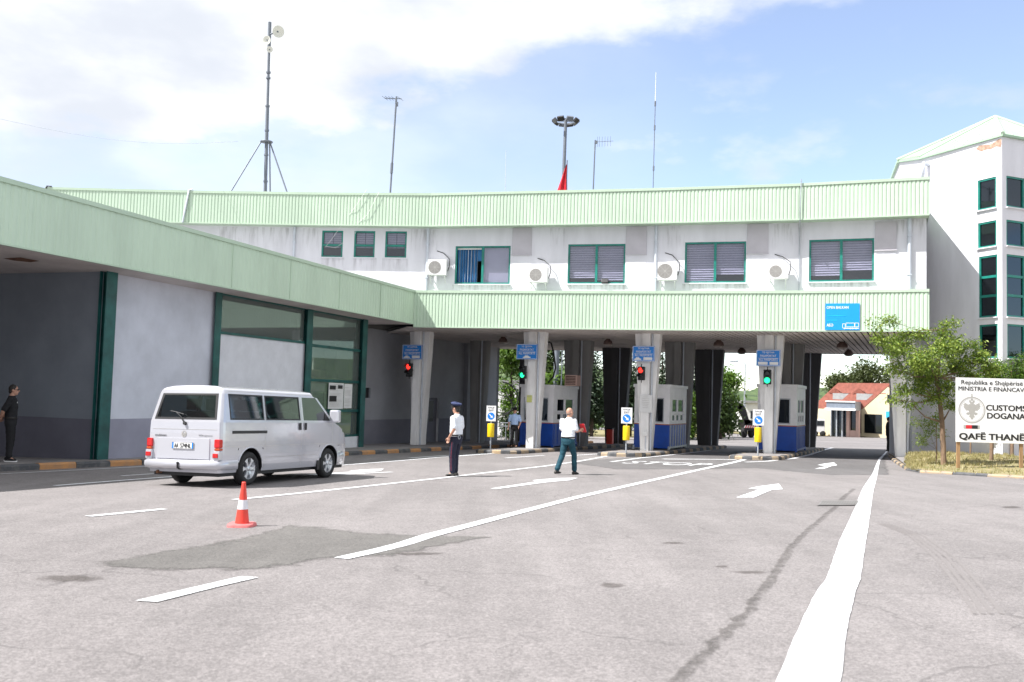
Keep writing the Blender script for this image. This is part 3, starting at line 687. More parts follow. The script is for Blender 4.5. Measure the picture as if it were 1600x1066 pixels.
# ------------------------------------------------------------------ main customs building
FN = [(60, 41.5), (287, 41.35), (480, 41.0), (668, 40.45), (850, 39.3), (1025, 38.2), (1250, 36.65), (1452, 35.0)]
FP = [Vector((ray(x, 480)[0] * d, d, 0)) for x, d in FN]
BACK = Vector((0.36, 0.933, 0))
def off(P, o): return [p + BACK * o for p in P]
Z_LB, Z_LT, Z_UB, Z_UT = 4.26, 5.88, 8.68, 10.16
WP = off(FP, 0.6); WP[-1] = WP[-1] + Vector((-0.07, 0.02, 0))
def arcs(P):
    s = [0.0]
    for a, b in zip(P, P[1:]): s.append(s[-1] + (b - a).length)
    return s
WS = arcs(WP)
def at_s(P, S_, s):
    for i in range(len(P) - 1):
        if s <= S_[i + 1] or i == len(P) - 2:
            t = (P[i + 1] - P[i]).normalized(); return P[i] + t * (s - S_[i]), t
def fac(x, y, P=None, S_=None):
    """photo point -> (s, z) on the facade"""
    P = P or WP; S_ = S_ or WS; best = None
    for i in range(len(P) - 1):
        q = onplane(x, y, P[i], P[i + 1]); t = (P[i + 1] - P[i]); L = t.length; t = t / L
        u = (Vector((q.x, q.y, 0)) - P[i]).dot(t)
        if -1e-6 <= u <= L or (i == 0 and u < 0) or (i == len(P) - 2 and u > L): best = (S_[i] + u, q.z); break
    return best
def holed(mb, P, z0, z1, holes, reveal=0.15, mi=0, back=None, mir=None):
    """wall face along plan polyline P (seen with P running left to right) with real openings and reveals"""
    S_ = arcs(P); f0 = z0 if callable(z0) else (lambda p: z0)
    sb = sorted(set(S_ + [h[0] for h in holes] + [h[1] for h in holes])); zb = sorted(set([z1] + [h[2] for h in holes] + [h[3] for h in holes]))
    for a, b in zip(sb, sb[1:]):
        if b - a < 1e-5: continue
        mid = (a + b) / 2; pa, t = at_s(P, S_, a + 1e-7); pb, _ = at_s(P, S_, b - 1e-7)
        lo = None
        zz = [None] + zb
        for k in range(len(zz) - 1):
            za = zz[k]; zc = zz[k + 1]; zm = (zc + (za if za is not None else zc - 0.01)) / 2 if za is not None else zc - 0.001
            if any(h[0] < mid < h[1] and h[2] < zm < h[3] for h in holes): continue
            A = f0(pa) if za is None else za; B = f0(pb) if za is None else za
            mb.add([(pa.x, pa.y, A), (pb.x, pb.y, B), (pb.x, pb.y, zc), (pa.x, pa.y, zc)], [(0, 1, 2, 3)], mi)
    for h in holes:
        pa, t = at_s(P, S_, h[0]); pb, t2 = at_s(P, S_, h[1]); n = Vector((-t.y, t.x, 0)) * reveal
        q = [Vector((pa.x, pa.y, h[2])), Vector((pb.x, pb.y, h[2])), Vector((pb.x, pb.y, h[3])), Vector((pa.x, pa.y, h[3]))]
        for i in range(4):
            u, v = q[i], q[(i + 1) % 4]; mb.add([u, u + n, v + n, v], [(0, 1, 2, 3)], mi if mir is None else mir)
    return mb
def ribbed(mb, P, z0, z1, pitch=0.146, depth=0.022):
    S_ = arcs(P); L = S_[-1]; pts = []; k = int(L / pitch); pitch = L / k
    for i in range(k):
        for u, o in ((0.0, depth), (0.52, depth), (0.64, 0.0), (0.88, 0.0)):
            p, t = at_s(P, S_, (i + u) * pitch); nrm = Vector((t.y, -t.x, 0)); pts.append(p + nrm * o)
    pts.append(at_s(P, S_, L)[0])
    n_ = len(pts); vs = [(p.x, p.y, z0) for p in pts] + [(p.x, p.y, z1) for p in pts]
    return mb.add(vs, [(i, i + 1, n_ + i + 1, n_ + i) for i in range(n_ - 1)])
def strip(mb, P, o0, o1, z0, z1, mi=0):
    """box-section trim along a polyline, between offsets o0..o1 outwards"""
    n_ = len(P); ns = []
    for i in range(n_):
        t = (P[min(i + 1, n_ - 1)] - P[max(i - 1, 0)]); t.z = 0; t.normalize(); ns.append(Vector((t.y, -t.x, 0)))
    rr = []
    for p, q in zip(P, ns):
        a, b = p + q * o0, p + q * o1
        rr.append([(a.x, a.y, z0), (b.x, b.y, z0), (b.x, b.y, z1), (a.x, a.y, z1)])
    return mb.rings(rr, mi, smooth=False)

main = thing('customs_building', 'long two storey white customs building with pale green ribbed bands bridging the road on columns', 'building', (3, 46, gz(3, 46)))
corner = Vector((ray(647, 480)[0] * 40.53, 40.53, 0))
lowP = [corner] + [p for p in FP if p.x > corner.x + 0.2]
# ribbed fascia bands
ribbed(MB(), FP, Z_UB + 0.05, Z_UT - 0.1)
b_ = ribbed(MB(), FP, Z_UB + 0.03, Z_UT - 0.10); e1 = FP[-1]; b_.add([(e1.x, e1.y, Z_UB), (e1.x + 4.2 * BACK.x, e1.y + 4.2 * BACK.y, Z_UB), (e1.x + 4.2 * BACK.x, e1.y + 4.2 * BACK.y, Z_UT - .1), (e1.x, e1.y, Z_UT - .1)], [(0, 1, 2, 3)])
b_.build('fascia_band', 'mint', main)
b_ = ribbed(MB(), lowP, Z_LB + 0.03, Z_LT - 0.10); e1 = lowP[-1]; b_.add([(e1.x, e1.y, Z_LB), (e1.x + 2 * BACK.x, e1.y + 2 * BACK.y, Z_LB), (e1.x + 2 * BACK.x, e1.y + 2 * BACK.y, Z_LT - .1), (e1.x, e1.y, Z_LT - .1)], [(0, 1, 2, 3)])
b_.build('fascia_band', 'mint', main)
t_ = MB()
strip(t_, FP, -0.12, 0.05, Z_UT - 0.11, Z_UT); strip(t_, FP, -0.05, 0.04, Z_UB, Z_UB + 0.05)
strip(t_, FP[1:2] + [FP[1] + (FP[2] - FP[1]).normalized() * 0.01], 0, .06, Z_UB, Z_UT)
strip(t_, lowP, -0.12, 0.05, Z_LT - 0.11, Z_LT); strip(t_, lowP, -0.05, 0.04, Z_LB, Z_LB + 0.05)
t_.build('fascia_trim', 'mint2', main)
# ledge roof behind the lower band, eaves soffit under the upper band
for P, z, o0, o1 in ((lowP, Z_LT - 0.06, 0.1, 0.8), (FP, Z_UB + 0.02, 0.0, 0.72)):
    e_ = MB(); A = off(P, o0); B = off(P, o1)
    for i in range(len(P) - 1): e_.add([(A[i].x, A[i].y, z), (A[i + 1].x, A[i + 1].y, z), (B[i + 1].x, B[i + 1].y, z), (B[i].x, B[i].y, z)], [(0, 1, 2, 3)])
    e_.build('eaves_lining', 'mint2', main)
# first-floor wall with real window openings
def px_hole(x0, x1, y0, y1):
    a = fac(x0, y0); b = fac(x1, y0); c = fac((x0 + x1) / 2, y1); d = fac((x0 + x1) / 2, y0); return (a[0], b[0], c[1], d[1])
SMALL = [(503.5, 536.5, 360.5, 402), (554, 586.5, 361, 402.5), (602.5, 636, 361.5, 403)]
BIG = [(712, 798, 384.5, 444), (888, 977.5, 381.5, 443.5), (1070.5, 1166, 378, 442), (1264.5, 1366, 373.5, 440)]
HS = [px_hole(*q) for q in SMALL]; HB = [px_hole(*q) for q in BIG]
w_ = holed(MB(), WP, 4.5, Z_UB + 0.02, HS + HB, 0.16)
rE = WP[-1]; w_.add([(rE.x, rE.y, 4.5), (rE.x + BACK.x * 15, rE.y + BACK.y * 15, 4.5), (rE.x + BACK.x * 15, rE.y + BACK.y * 15, 9.9), (rE.x, rE.y, 9.9)], [(0, 1, 2, 3)])
w_.build('wall', 'white_wall', main)
bl = [WP[0] + BACK * 15, WP[3] + BACK * 15.5, WP[-1] + BACK * 15]
core = MB(); fr_ = off(WP, 0.75)
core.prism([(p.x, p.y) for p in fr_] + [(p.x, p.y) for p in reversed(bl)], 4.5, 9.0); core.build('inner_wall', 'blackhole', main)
rf = MB(); rf.prism([(p.x, p.y) for p in off(FP, 0.1)] + [(p.x, p.y) for p in reversed(bl)], 9.4, 10.02); rf.build('roof', 'roof_deck', main)
back_w = MB()
for a, b in zip(bl, bl[1:]): back_w.slab([(a.x, a.y, 4.4), (b.x, b.y, 4.4), (b.x, b.y, 9.9), (a.x, a.y, 9.9)], BACK, 0.1)
back_w.build('rear_wall', 'white_wall', main)
# grey infill panels beside the windows
for q in ((800, 830.5, 357, 398), (977.8, 1010, 355, 397), (1167, 1200.5, 351, 396), (1367, 1400.5, 347, 391)):
    a = fac(q[0], q[3]); b = fac(q[1], q[3]); zt = min(fac(q[0], q[2])[1], Z_UB - 0.01)
    pa, t = at_s(WP, WS, a[0]); nrm = Vector((t.y, -t.x, 0)); L = b[0] - a[0]
    mb = MB(); mb.obox(pa + t * L / 2 + nrm * 0.02 + UP * (a[1] + zt) / 2, t, nrm, UP, L / 2, 0.025, (zt - a[1]) / 2)
    mb.obox(pa + t * L / 2 + nrm * 0.03 + UP * (a[1] - 0.02), t, nrm, UP, L / 2 + .02, 0.035, 0.02)
    mb.build('wall_panel', 'grey_panel', main)
# faint lap lines of the lower strip: pilaster under each panel
for x0, x1 in ((801, 831), (978, 1010), (1167, 1200), (1367, 1400)):
    a = fac(x0, 400); b = fac(x1, 400); pa, t = at_s(WP, WS, a[0]); nrm = Vector((t.y, -t.x, 0)); L = b[0] - a[0]
    MB().obox(pa + t * L / 2 + nrm * 0.003 + UP * 6.6, t, nrm, UP, L / 2, 0.006, 0.75).build('pilaster', 'white_wall', main)
def window(parent, P0, t, w, z0, z1, kind, frame='green_frame', nrm=None, name='window'):
    """framed window set in an opening; P0 lower left plan point on the wall face"""
    n = Vector((t.y, -t.x, 0)); h = z1 - z0; fb = 0.07; C = lambda u, v, d: P0 + t * u + n * d + UP * v
    f = MB()
    def bar(u0, u1, v0, v1, d=-0.06, th=0.035): f.obox(C((u0 + u1) / 2, (v0 + v1) / 2, d), t, n, UP, (u1 - u0) / 2, th, (v1 - v0) / 2)
    bar(0, w, z0, z0 + fb); bar(0, w, z1 - fb, z1); bar(0, fb, z0 + fb, z1 - fb); bar(w - fb, w, z0 + fb, z1 - fb)
    if kind in ('blind', 'curtain', 'plain2'): bar(w / 2 - 0.05, w / 2 + 0.05, z0 + fb, z1 - fb, -0.055)
    if kind == 'sash': bar(fb, w - fb, z0 + h * 0.42, z0 + h * 0.42 + 0.09)
    if kind == 'tri':
        for q in (0.345, 0.655): bar(fb, w - fb, z0 + h * q - .05, z0 + h * q + .05)
    r = f.build(name, frame, parent)
    pane = MB(); x0 = fb
    if kind == 'curtain': x0 = w / 2
    p = [C(x0, z0 + fb, -0.075), C(w - fb, z0 + fb, -0.075), C(w - fb, z1 - fb, -0.075), C(x0, z1 - fb, -0.075)]
    if kind == 'sash':
        zc = z0 + h * 0.42; p2 = [C(fb, zc + .09, -.075), C(w - fb, zc + .09, -.075), C(w - fb, z1 - fb, -.075), C(fb, z1 - fb, -.075)]
        pane.slab(p2, n, 0.006); tilt = 0.10 if rnd.random() < .6 else 0.0
        pane.slab([C(fb, z0 + fb, -.075 + tilt), C(w - fb, z0 + fb, -.075 + tilt), C(w - fb, zc, -.075), C(fb, zc, -.075)], n, 0.006)
    else: pane.slab(p, n, 0.006)
    pane.build('pane', 'dark_glass' if kind in ('tower', 'tri') else 'office_glass', r)
    s = MB(); s.obox(C(w / 2, z0 - 0.025, 0.02), t, n, UP, w / 2 + 0.04, 0.07, 0.022); s.build('sill', 'white_wall', r)
    if kind in ('blind', 'sash'):
        bm_ = MB(); k = max(6, int(h / 0.105)); dd = -0.135; dr1, dr2 = rnd.choice((0, 0, .12, .2)), rnd.choice((0, .08, .16, .26))
        for i in range(k):
            v0 = z0 + fb + (h - 2 * fb) * i / k; v1 = z0 + fb + (h - 2 * fb) * (i + 1) / k; vm = v0 + (v1 - v0) * 0.62
            if kind == 'sash' and v0 < z0 + h * 0.3: continue
            for ua, ub, dr_ in ((fb, w / 2 - .01, dr1), (w / 2 + .01, w - fb, dr2)):
                if (i + .5) / k < dr_: continue
                e_ = .012 * math.sin(i * 2.1 + ua * 3)
                bm_.add([C(ua, v0, dd + e_), C(ub, v0, dd - e_), C(ub, vm, dd - .03), C(ua, vm, dd - .03)], [(0, 1, 2, 3)], 0); bm_.add([C(ua, vm, dd - .04), C(ub, vm, dd - .04), C(ub, v1, dd - .04), C(ua, v1, dd - .04)], [(0, 1, 2, 3)], 1)
        bm_.build('blind', ['blind', 'blind2'], r)
    if kind == 'curtain':
        q = MB(); k = 40; dd = -0.2; ws_ = w / 2 * 0.72
        vs = []
        for i in range(k + 1):
            u = fb + ws_ * i / k; d = dd + 0.05 * math.sin(i * 1.25)
            vs += [C(u, z0 + fb, d), C(u, z1 - 0.12, d)]
        q.add(vs, [(2 * i, 2 * i + 2, 2 * i + 3, 2 * i + 1) for i in range(k)], 0)
        for i in range(3, k, 6): q.add([v + n * 0.012 for v in vs[2 * i:2 * i + 4]], [(0, 2, 3, 1)], 1)
        u0, u1 = fb + ws_, w / 2
        q.add([C(u0, z0 + h * .62, dd), C(u1, z0 + h * .62, dd), C(u1, z1 - .12, dd), C(u0, z1 - .12, dd)], [(0, 1, 2, 3)], 0)
        q.build('curtain', ['curtain', 'curtain2'], r)
        q = MB(); q.slab([C(fb, z1 - .14, -.11), C(w / 2, z1 - .14, -.11), C(w / 2, z1 - fb, -.11), C(fb, z1 - fb, -.11)], n, .02); q.build('curtain_rail', 'white', r)
        q = MB(); q.slab([C(w / 2, z0 + fb, -.15), C(w - fb, z0 + fb, -.15), C(w - fb, z1 - fb, -.15), C(w / 2, z1 - fb, -.15)], n, .01); q.build('blind', 'blind', r)
    return r
for h in HS:
    p, t = at_s(WP, WS, h[0]); window(main, p, t, h[1] - h[0], h[2], h[3], 'sash')
for i, h in enumerate(HB):
    p, t = at_s(WP, WS, h[0]); window(main, p, t, h[1] - h[0], h[2], h[3], 'curtain' if i == 0 else 'blind')
# downpipes
for x, y0, y1, r_ in ((460, 354, 420, .055), (668, 356, 456, .06), (1025, 352, 458, .065), (1421, 342, 455, .075)):
    a = fac(x, (y0 + y1) / 2)[0]; p, t = at_s(WP, WS, a); n = Vector((t.y, -t.x, 0)); q = p + n * (r_ + .02)
    mb = MB().tube([q + UP * (Z_LT - .05 if x > 600 else 6.2), q + UP * (Z_UB + .01)], r_, 10)
    for z in (6.5, 8.0): mb.obox(q + UP * z, t, n, UP, r_ + .012, r_ + .012, .02)
    mb.build('downpipe', 'pipe', main)
a = fac(1249, 400)[0]; p, t = at_s(WP, WS, a); n = Vector((t.y, -t.x, 0)); q = p + n * .05; f1 = p + n * .70
MB().tube([q + UP * 5.85, q + UP * 7.4, q + n * .02 + UP * 8.5, f1 + UP * 8.66, f1 + UP * 9.2, f1 + t * .03 + UP * 10.3], .022, 6).build('cable_pipe', 'steel', main)
# joint strip on the upper band at the left with its hooked end
p = FP[1]; n = Vector((.02, -1, 0)); mb = MB().tube([p + n * .05 + Vector((.16, 0, 10.22)), p + n * .06 + Vector((0.0, 0, 10.16)), p + n * .05 + Vector((-.22, 0, 8.7))], [.03, .045, .045], 6); mb.build('joint_strip', 'pipe', main)
p = FP[0]; MB().tube([p + n * .05 + Vector((.3, 0, 10.18)), p + n * .06 + Vector((.1, 0, 10.2)), p + n * .05 + Vector((-.1, 0, 9.7))], .035, 6).build('joint_strip', 'metal_dark', main)
# rain streaks under sills and ledges, loose cables over the facade
def grime_mat():
    mt = mat('grime', (.24, .22, .20), .9); t = mt.node_tree; L = t.links; at = N(t, 'ShaderNodeAttribute', attribute_name='fade'); g_ = N(t, 'ShaderNodeTexCoord'); mq = N(t, 'ShaderNodeMapping'); mq.inputs['Scale'].default_value = (1, 1, .12); L.new(g_.outputs['Object'], mq.inputs['Vector'])
    nq = N(t, 'ShaderNodeTexNoise'); nq.inputs['Scale'].default_value = 9; nq.inputs['Detail'].default_value = 5; L.new(mq.outputs['Vector'], nq.inputs['Vector']); mr = N(t, 'ShaderNodeMapRange'); L.new(nq.outputs['Fac'], mr.inputs['Value']); mr.inputs['From Min'].default_value = .46; mr.inputs['From Max'].default_value = .72; mr.inputs['To Max'].default_value = .33
    mm_ = N(t, 'ShaderNodeMath', operation='MULTIPLY'); L.new(mr.outputs['Result'], mm_.inputs[0]); L.new(at.outputs['Fac'], mm_.inputs[1]); L.new(mm_.outputs[0], t.nodes['Principled BSDF'].inputs['Alpha']); M['grime'] = mt
grime_mat()
def streak(P0, t, w, ztop, h, parent, d=.008):
    n = Vector((t.y, -t.x, 0)); mb = MB(); mb.add([P0 + n * d + UP * (ztop - h), P0 + t * w + n * d + UP * (ztop - h), P0 + t * w + n * d + UP * ztop, P0 + n * d + UP * ztop], [(0, 1, 2, 3)]); o = mb.build('grime_streak', 'grime', parent); at = o.data.attributes.new('fade', 'FLOAT', 'POINT'); at.data.foreach_set('value', [0, 0, 1, 1])
for h in HS + HB:
    p, t = at_s(WP, WS, h[0] - .1); streak(p, t, h[1] - h[0] + .2, h[2] - .03, .7 if h in HS else .45, main)
for x0, x1 in ((340, 500), (640, 712), (860, 888), (1035, 1070), (1205, 1262), (1400, 1446)):
    a = fac(x0, 360); b = fac(x1, 360); p, t = at_s(WP, WS, a[0]); streak(p, t, b[0] - a[0], Z_UB - .02, 1.1, main)
def facpt(x, y, o): s_, z = fac(x, y); p, t = at_s(WP, WS, s_); return p + Vector((t.y, -t.x, 0)) * o + UP * z
MB().tube([facpt(579, 302, .68), facpt(560, 330, .66), facpt(538, 356, .5), facpt(520, 374, .12), facpt(509, 386, .04)], .008, 4).build('loose_cable', 'white', main)
MB().tube([facpt(598, 306, .68), facpt(580, 340, .66), facpt(566, 352, .6), facpt(556, 366, .12)], .008, 4).build('loose_cable', 'white', main)
MB().tube([facpt(536, 380, .05), facpt(525, 388, .06), facpt(509, 385, .04)], .008, 4).build('loose_cable', 'white', main)
# soffit of hung planks over the road
backL = [Vector((-2.2, 57.2, 0)), Vector((5.06, 56.6, 0)), Vector((18.6, 51.9, 0)), Vector((21.5, 50.5, 0))]
frontL = [corner + Vector((-3, 8, 0)), corner + Vector((-.35, .3, 0))] + [p + BACK * 0.03 for p in lowP[1:]] + [lowP[-1] + BACK * 8]
h_ = hd(23.5); rr_ = rt(h_)
def hitL(L, q):
    best = None
    for a, b in zip(L, L[1:]):
        ua, ub = a.dot(rr_), b.dot(rr_)
        if (ua - q) * (ub - q) <= 0 and abs(ua - ub) > 1e-6:
            p = a.lerp(b, (q - ua) / (ub - ua)); v = p.dot(h_); best = v if best is None else min(best, v)
    return best
mb = MB(); q = -26.0; pit = 0.24
while q < 8:
    if True:
        f = hitL(frontL, q); b = hitL(backL, q); f2 = hitL(frontL, q + pit * .76); b2 = hitL(backL, q + pit * .76)
        if None not in (f, b, f2, b2) and b > f + .3:
            pts = [rr_ * q + h_ * (f + .05), rr_ * (q + pit * .76) + h_ * (f2 + .05), rr_ * (q + pit * .76) + h_ * b2, rr_ * q + h_ * b]
            zz = Z_LB + 0.015 + rnd.uniform(-.004, .004)
            mb.prism([(p.x, p.y) for p in pts], zz, zz + .03)
    q += pit
mb.build('soffit', 'soffit', main)
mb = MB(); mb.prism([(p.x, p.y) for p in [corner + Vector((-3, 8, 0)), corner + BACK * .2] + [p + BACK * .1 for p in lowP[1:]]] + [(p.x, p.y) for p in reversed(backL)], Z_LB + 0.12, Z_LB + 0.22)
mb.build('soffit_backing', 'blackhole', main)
mb = MB()
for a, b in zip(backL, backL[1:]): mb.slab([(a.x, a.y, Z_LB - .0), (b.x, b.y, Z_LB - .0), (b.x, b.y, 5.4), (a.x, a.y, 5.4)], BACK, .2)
mb.build('rear_beam', 'shade_concrete', main)
M['half_shade_concrete'] = mat('column_paint_half_shaded', (.26, .255, .25), .8, 0, .14, 1.6, .2, 30, stretch=(1, 1, .3)); M['passage'] = mat('passage_paint_shaded', (.35, .36, .39), .8, 0, .08, 1.0, .1, 30); M['passage_dado'] = mat('passage_dado_paint_shaded', (.21, .21, .25), .8, 0, .08, 1.0, .1, 30); M['shade_paint'] = mat('porch_paint_shaded', (.20, .225, .26), .8, 0, .08, 1.0, .1, 30); M['shade_dado'] = mat('porch_dado_shaded', (.135, .135, .17), .8, 0, .08, 1.0)  # shade under the bridge and porch is put into these darker paints
# columns: a straight rib with two wings that flare upwards
def column(base, wt, wb, matn, zt=Z_LB + .05, rib=.17, dep=.55, head=None):
    h = head or hd(23.0); r = rt(h); b = Vector(base); c = b + h * dep; mb = MB(); z0 = gz(b.x, b.y) + .10
    mb.obox(Vector((c.x, c.y, (z0 + zt) / 2)), r, h, UP, rib, dep, (zt - z0) / 2)
    for sg in (-1, 1):
        def ring(z, w): return [c + r * (sg * rib * .9) + h * (-dep * .45) + UP * z, c + r * (sg * w) + h * (-dep * .45) + UP * z, c + r * (sg * w) + h * (dep * .45) + UP * z, c + r * (sg * rib * .9) + h * (dep * .45) + UP * z]
        mb.rings([ring(z0, wb), ring(zt, wt)], smooth=False)
    # lengthwise fin, also flaring to the rear
    mb.rings([[c + r * s_ + h * v + UP * z0 for s_, v in ((-.12, dep * .9), (.12, dep * .9), (.12, dep + .05), (-.12, dep + .05))], [c + r * s_ + h * v + UP * zt for s_, v in ((-.12, dep * .9), (.12, dep * .9), (.12, dep + .55), (-.12, dep + .55))]], smooth=False)
    o = mb.build('column', matn, main, fixn=True)
    pp = c + r * (rib + .07) - h * (dep * .45 + .06)
    MB().tube([pp + UP * z0, pp + UP * zt], .04, 6).build('downpipe', 'pipe', o)
    return o
for k in range(1, 6):
    column((COLB[k].x, COLB[k].y, 0), .56 if k in (3, 4) else .52, .23, 'concrete', dep=.45)
for k, q in ((2, (895, .46)), (3, (1055, .5)), (4, (1236, .5))):
    b = COLB[k] + ISL * 5.6; column((b.x, b.y, 0), .72, .5, 'half_shade_concrete')
b = COLB[1] + hd(24) * 6.2; column((b.x, b.y, 0), .5, .3, 'half_shade_concrete')
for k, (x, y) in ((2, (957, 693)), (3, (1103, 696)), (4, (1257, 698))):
    b = G(x, y, .15); column((b.x, b.y, 0), .82, .52, 'shade_concrete', zt=Z_LB + .04)
b = G(813, 690, .15); column((b.x, b.y, 0), .25, .2, 'shade_concrete')
# passage wall on the left of lane one, two-tone, with a door and a small window
DA = Vector((-7.0, 42.6, 0)); DB = Vector((-0.72, 55.9, 0)); dT = (DB - DA).normalized(); dN = Vector((dT.y, -dT.x, 0))
def dw(x, y): q = onplane(x, y, DA, DB); return (Vector((q.x, q.y, 0)) - DA).dot(dT), q.z
door = (dw(670, 640)[0], dw(685.5, 640)[0], gz(-3.5, 49) + .1, dw(677, 622)[1]); wn = (dw(569, 612)[0], dw(579, 612)[0], dw(575, 622)[1], dw(575, 606)[1])
L = (DB - DA).length; zs = gz(-3.5, 49) + 1.35
up_ = holed(MB(), [DA, DB], zs, Z_LB + .1, [(door[0], door[1], zs - .0, door[3]), wn], .15); up_.build('passage_wall', 'passage', main)
lo_ = MB()
for a, b in ((0, door[0]), (door[1], L)):
    p, q = DA + dT * a + dN * .012, DA + dT * b + dN * .012; lo_.add([(p.x, p.y, gz(p.x, p.y) - .1), (q.x, q.y, gz(q.x, q.y) - .1), (q.x, q.y, zs + .01), (p.x, p.y, zs + .01)], [(0, 1, 2, 3)])
lo_.build('passage_dado', 'passage_dado', main)
p, q = DA + dT * door[0], DA + dT * door[1]; dr = MB(); dr.slab([(p - dN * .12) + UP * door[2], (q - dN * .12) + UP * door[2], (q - dN * .12) + UP * door[3], (p - dN * .12) + UP * door[3]], dN, .05); dd_ = dr.build('door', 'passage_dado', main)
fz = MB(); mid = p.lerp(q, .55) - dN * .10
fz.slab([p + dT * .1 - dN * .1 + UP * (door[2] + 1.1), p + dT * (.62 * (door[1] - door[0])) - dN * .1 + UP * (door[2] + 1.1), p + dT * (.62 * (door[1] - door[0])) - dN * .1 + UP * (door[3] - .15), p + dT * .1 - dN * .1 + UP * (door[3] - .15)], dN, .02); fz.build('pane', 'black', dd_)
p, q = DA + dT * wn[0], DA + dT * wn[1]; MB().slab([p - dN * .1 + UP * wn[2], q - dN * .1 + UP * wn[2], q - dN * .1 + UP * wn[3], p - dN * .1 + UP * wn[3]], dN, .03).build('window', 'black', main)
# pilaster and return wall
p = DA + dT * dw(729, 600)[0]; MB().obox(p + dN * .1 + UP * 1.65, dT, dN, UP, .28, .12, 2.7).build('pilaster', 'passage', main)
MB().slab([DB + UP * -1.6, DB - dN * 6 + UP * -1.6, DB - dN * 6 + UP * 5, DB + UP * 5], dT, .3).build('rear_return_wall', 'dark_wall', main)

# ------------------------------------------------------------------ office hall on the left under the deep canopy
hall = thing('office_hall', 'low hall with blue white walls and dark green posts under a deep pale green canopy', 'building', (-13, 32, gz(-13, 32)))
fdir = (corner - Vector((ray(0, 381)[0] * 20.4, 20.4, 0))).normalized(); near = corner - fdir * 34.5
FL = [near, corner]
b_ = ribbed(MB(), FL, 4.42, Z_LT - .10, 0.21, 0.012); b_.build('fascia_band', 'mint', hall)
t_ = MB(); strip(t_, FL, -.12, .05, Z_LT - .11, Z_LT); strip(t_, FL, -.05, .03, 4.39, 4.43)
t_.build('fascia_trim', 'mint2', hall)
for s_ in (3.2, 6.5, 9.8, 13.0):
    p = corner - fdir * s_; n = rt(fdir); MB().obox(p + n * .02 + UP * 5.1, fdir, n, UP, .012, .008, .66).build('fascia_seam', 'mint2', hall)
lft = rt(fdir) * -1
rfP = [near + lft * .05, corner + fdir * .2 + lft * .05, corner + fdir * .2 + lft * 3.4, corner + lft * 17, near + lft * 17]
MB().prism([(p.x, p.y) for p in rfP], 5.2, Z_LT - .08).build('roof', 'roof_deck', hall)
sf = MB(); k = 0; a0 = -34.5
sP = [(p + rt(fdir) * -.02) for p in rfP]; sf.prism([(p.x, p.y) for p in sP], 4.40, 4.5); sf.build('soffit', 'soffit', hall)
hp = MB(); e = W(28, 407, 21.6); e = Vector((e.x, e.y, 0)); u = Vector((1, .25, 0)).normalized(); v = Vector((-.3, 1, 0)).normalized()
q = [G(0, 0)] ; pts = []
for x, y in ((5, 404), (32, 402.5), (62, 408), (48, 410), (22, 407.5)):
    a, b = ray(x, y); Y = (4.392 - EZ) / b; pts.append((a * Y, Y, 4.392))
hp.add(pts, [list(range(5))]); hp.build('rusty_patch', 'rust', hall)
# end wall of the hall facing the camera and long side wall
HA, HB_ = HALL_A, HALL_B; hN = rt(FD); EL = HA - rt(FD) * 4.1
def hw(x, y): q = onplane(x, y, HA, HB_); return (Vector((q.x, q.y, 0)) - HA).dot(FD), q.z
zd = gz(-11, 25) + 1.20
def two_tone(P, Q, m1, m2, z1=4.42, holes=()):
    t = (Q - P).normalized(); n = Vector((t.y, -t.x, 0))
    u = holed(MB(), [P, Q], zd, z1, list(holes), .12); u.build('wall', m1, hall)
    mb = MB(); a, b = P + n * .01, Q + n * .01; mb.add([(a.x, a.y, gz(a.x, a.y) - .05), (b.x, b.y, gz(b.x, b.y) - .05), (b.x, b.y, zd + .008), (a.x, a.y, zd + .008)], [(0, 1, 2, 3)]); mb.build('dado', m2, hall)
two_tone(EL, HA + rt(FD) * .03 + FD * .02, 'shade_paint', 'shade_dado')
sA, sB = hw(187, 600)[0], hw(331, 600)[0]
two_tone(HA + FD * .0, HA + FD * sB, 'hall_wall', 'hall_dado')
s1, s2, s3 = hw(331, 600)[0], hw(474, 600)[0], hw(563, 600)[0]
z_t = hw(400, 528.5)[1]
# white panel bay with a high window
q0, q1 = HA + FD * s1, HA + FD * s2
mb = MB(); mb.slab([q0 + UP * (gz(q0.x, q0.y) - .05), q1 + UP * (gz(q1.x, q1.y) - .05), q1 + UP * z_t, q0 + UP * z_t], hN, .12); M['bay_white'] = mat('bay_white', (0.68, 0.69, 0.74), .8, 0, .06, 2); mb.build('bay_wall', 'bay_white', hall)
def post(s, w=.16, dp=.14, lab=None, out=.12):
    p = HA + FD * s; z0 = gz(p.x, p.y) + .1; mb = MB(); zc = (z0 + 4.42) / 2; hh_ = (4.42 - z0) / 2
    mb.obox(p + hN * out + UP * zc, FD, hN, UP, w, .012, hh_); mb.obox(p + hN * (out - 2 * dp) + UP * zc, FD, hN, UP, w, .012, hh_); mb.obox(p + hN * (out - dp) + UP * zc, FD, hN, UP, .012, dp, hh_)
    mb.build('post', 'green_steel', hall)
post(.12, .20, .11, out=.22); post(s1, .16, .1); post(s2 + .1, .2, .1); post(s3, .2, .2, out=.14)
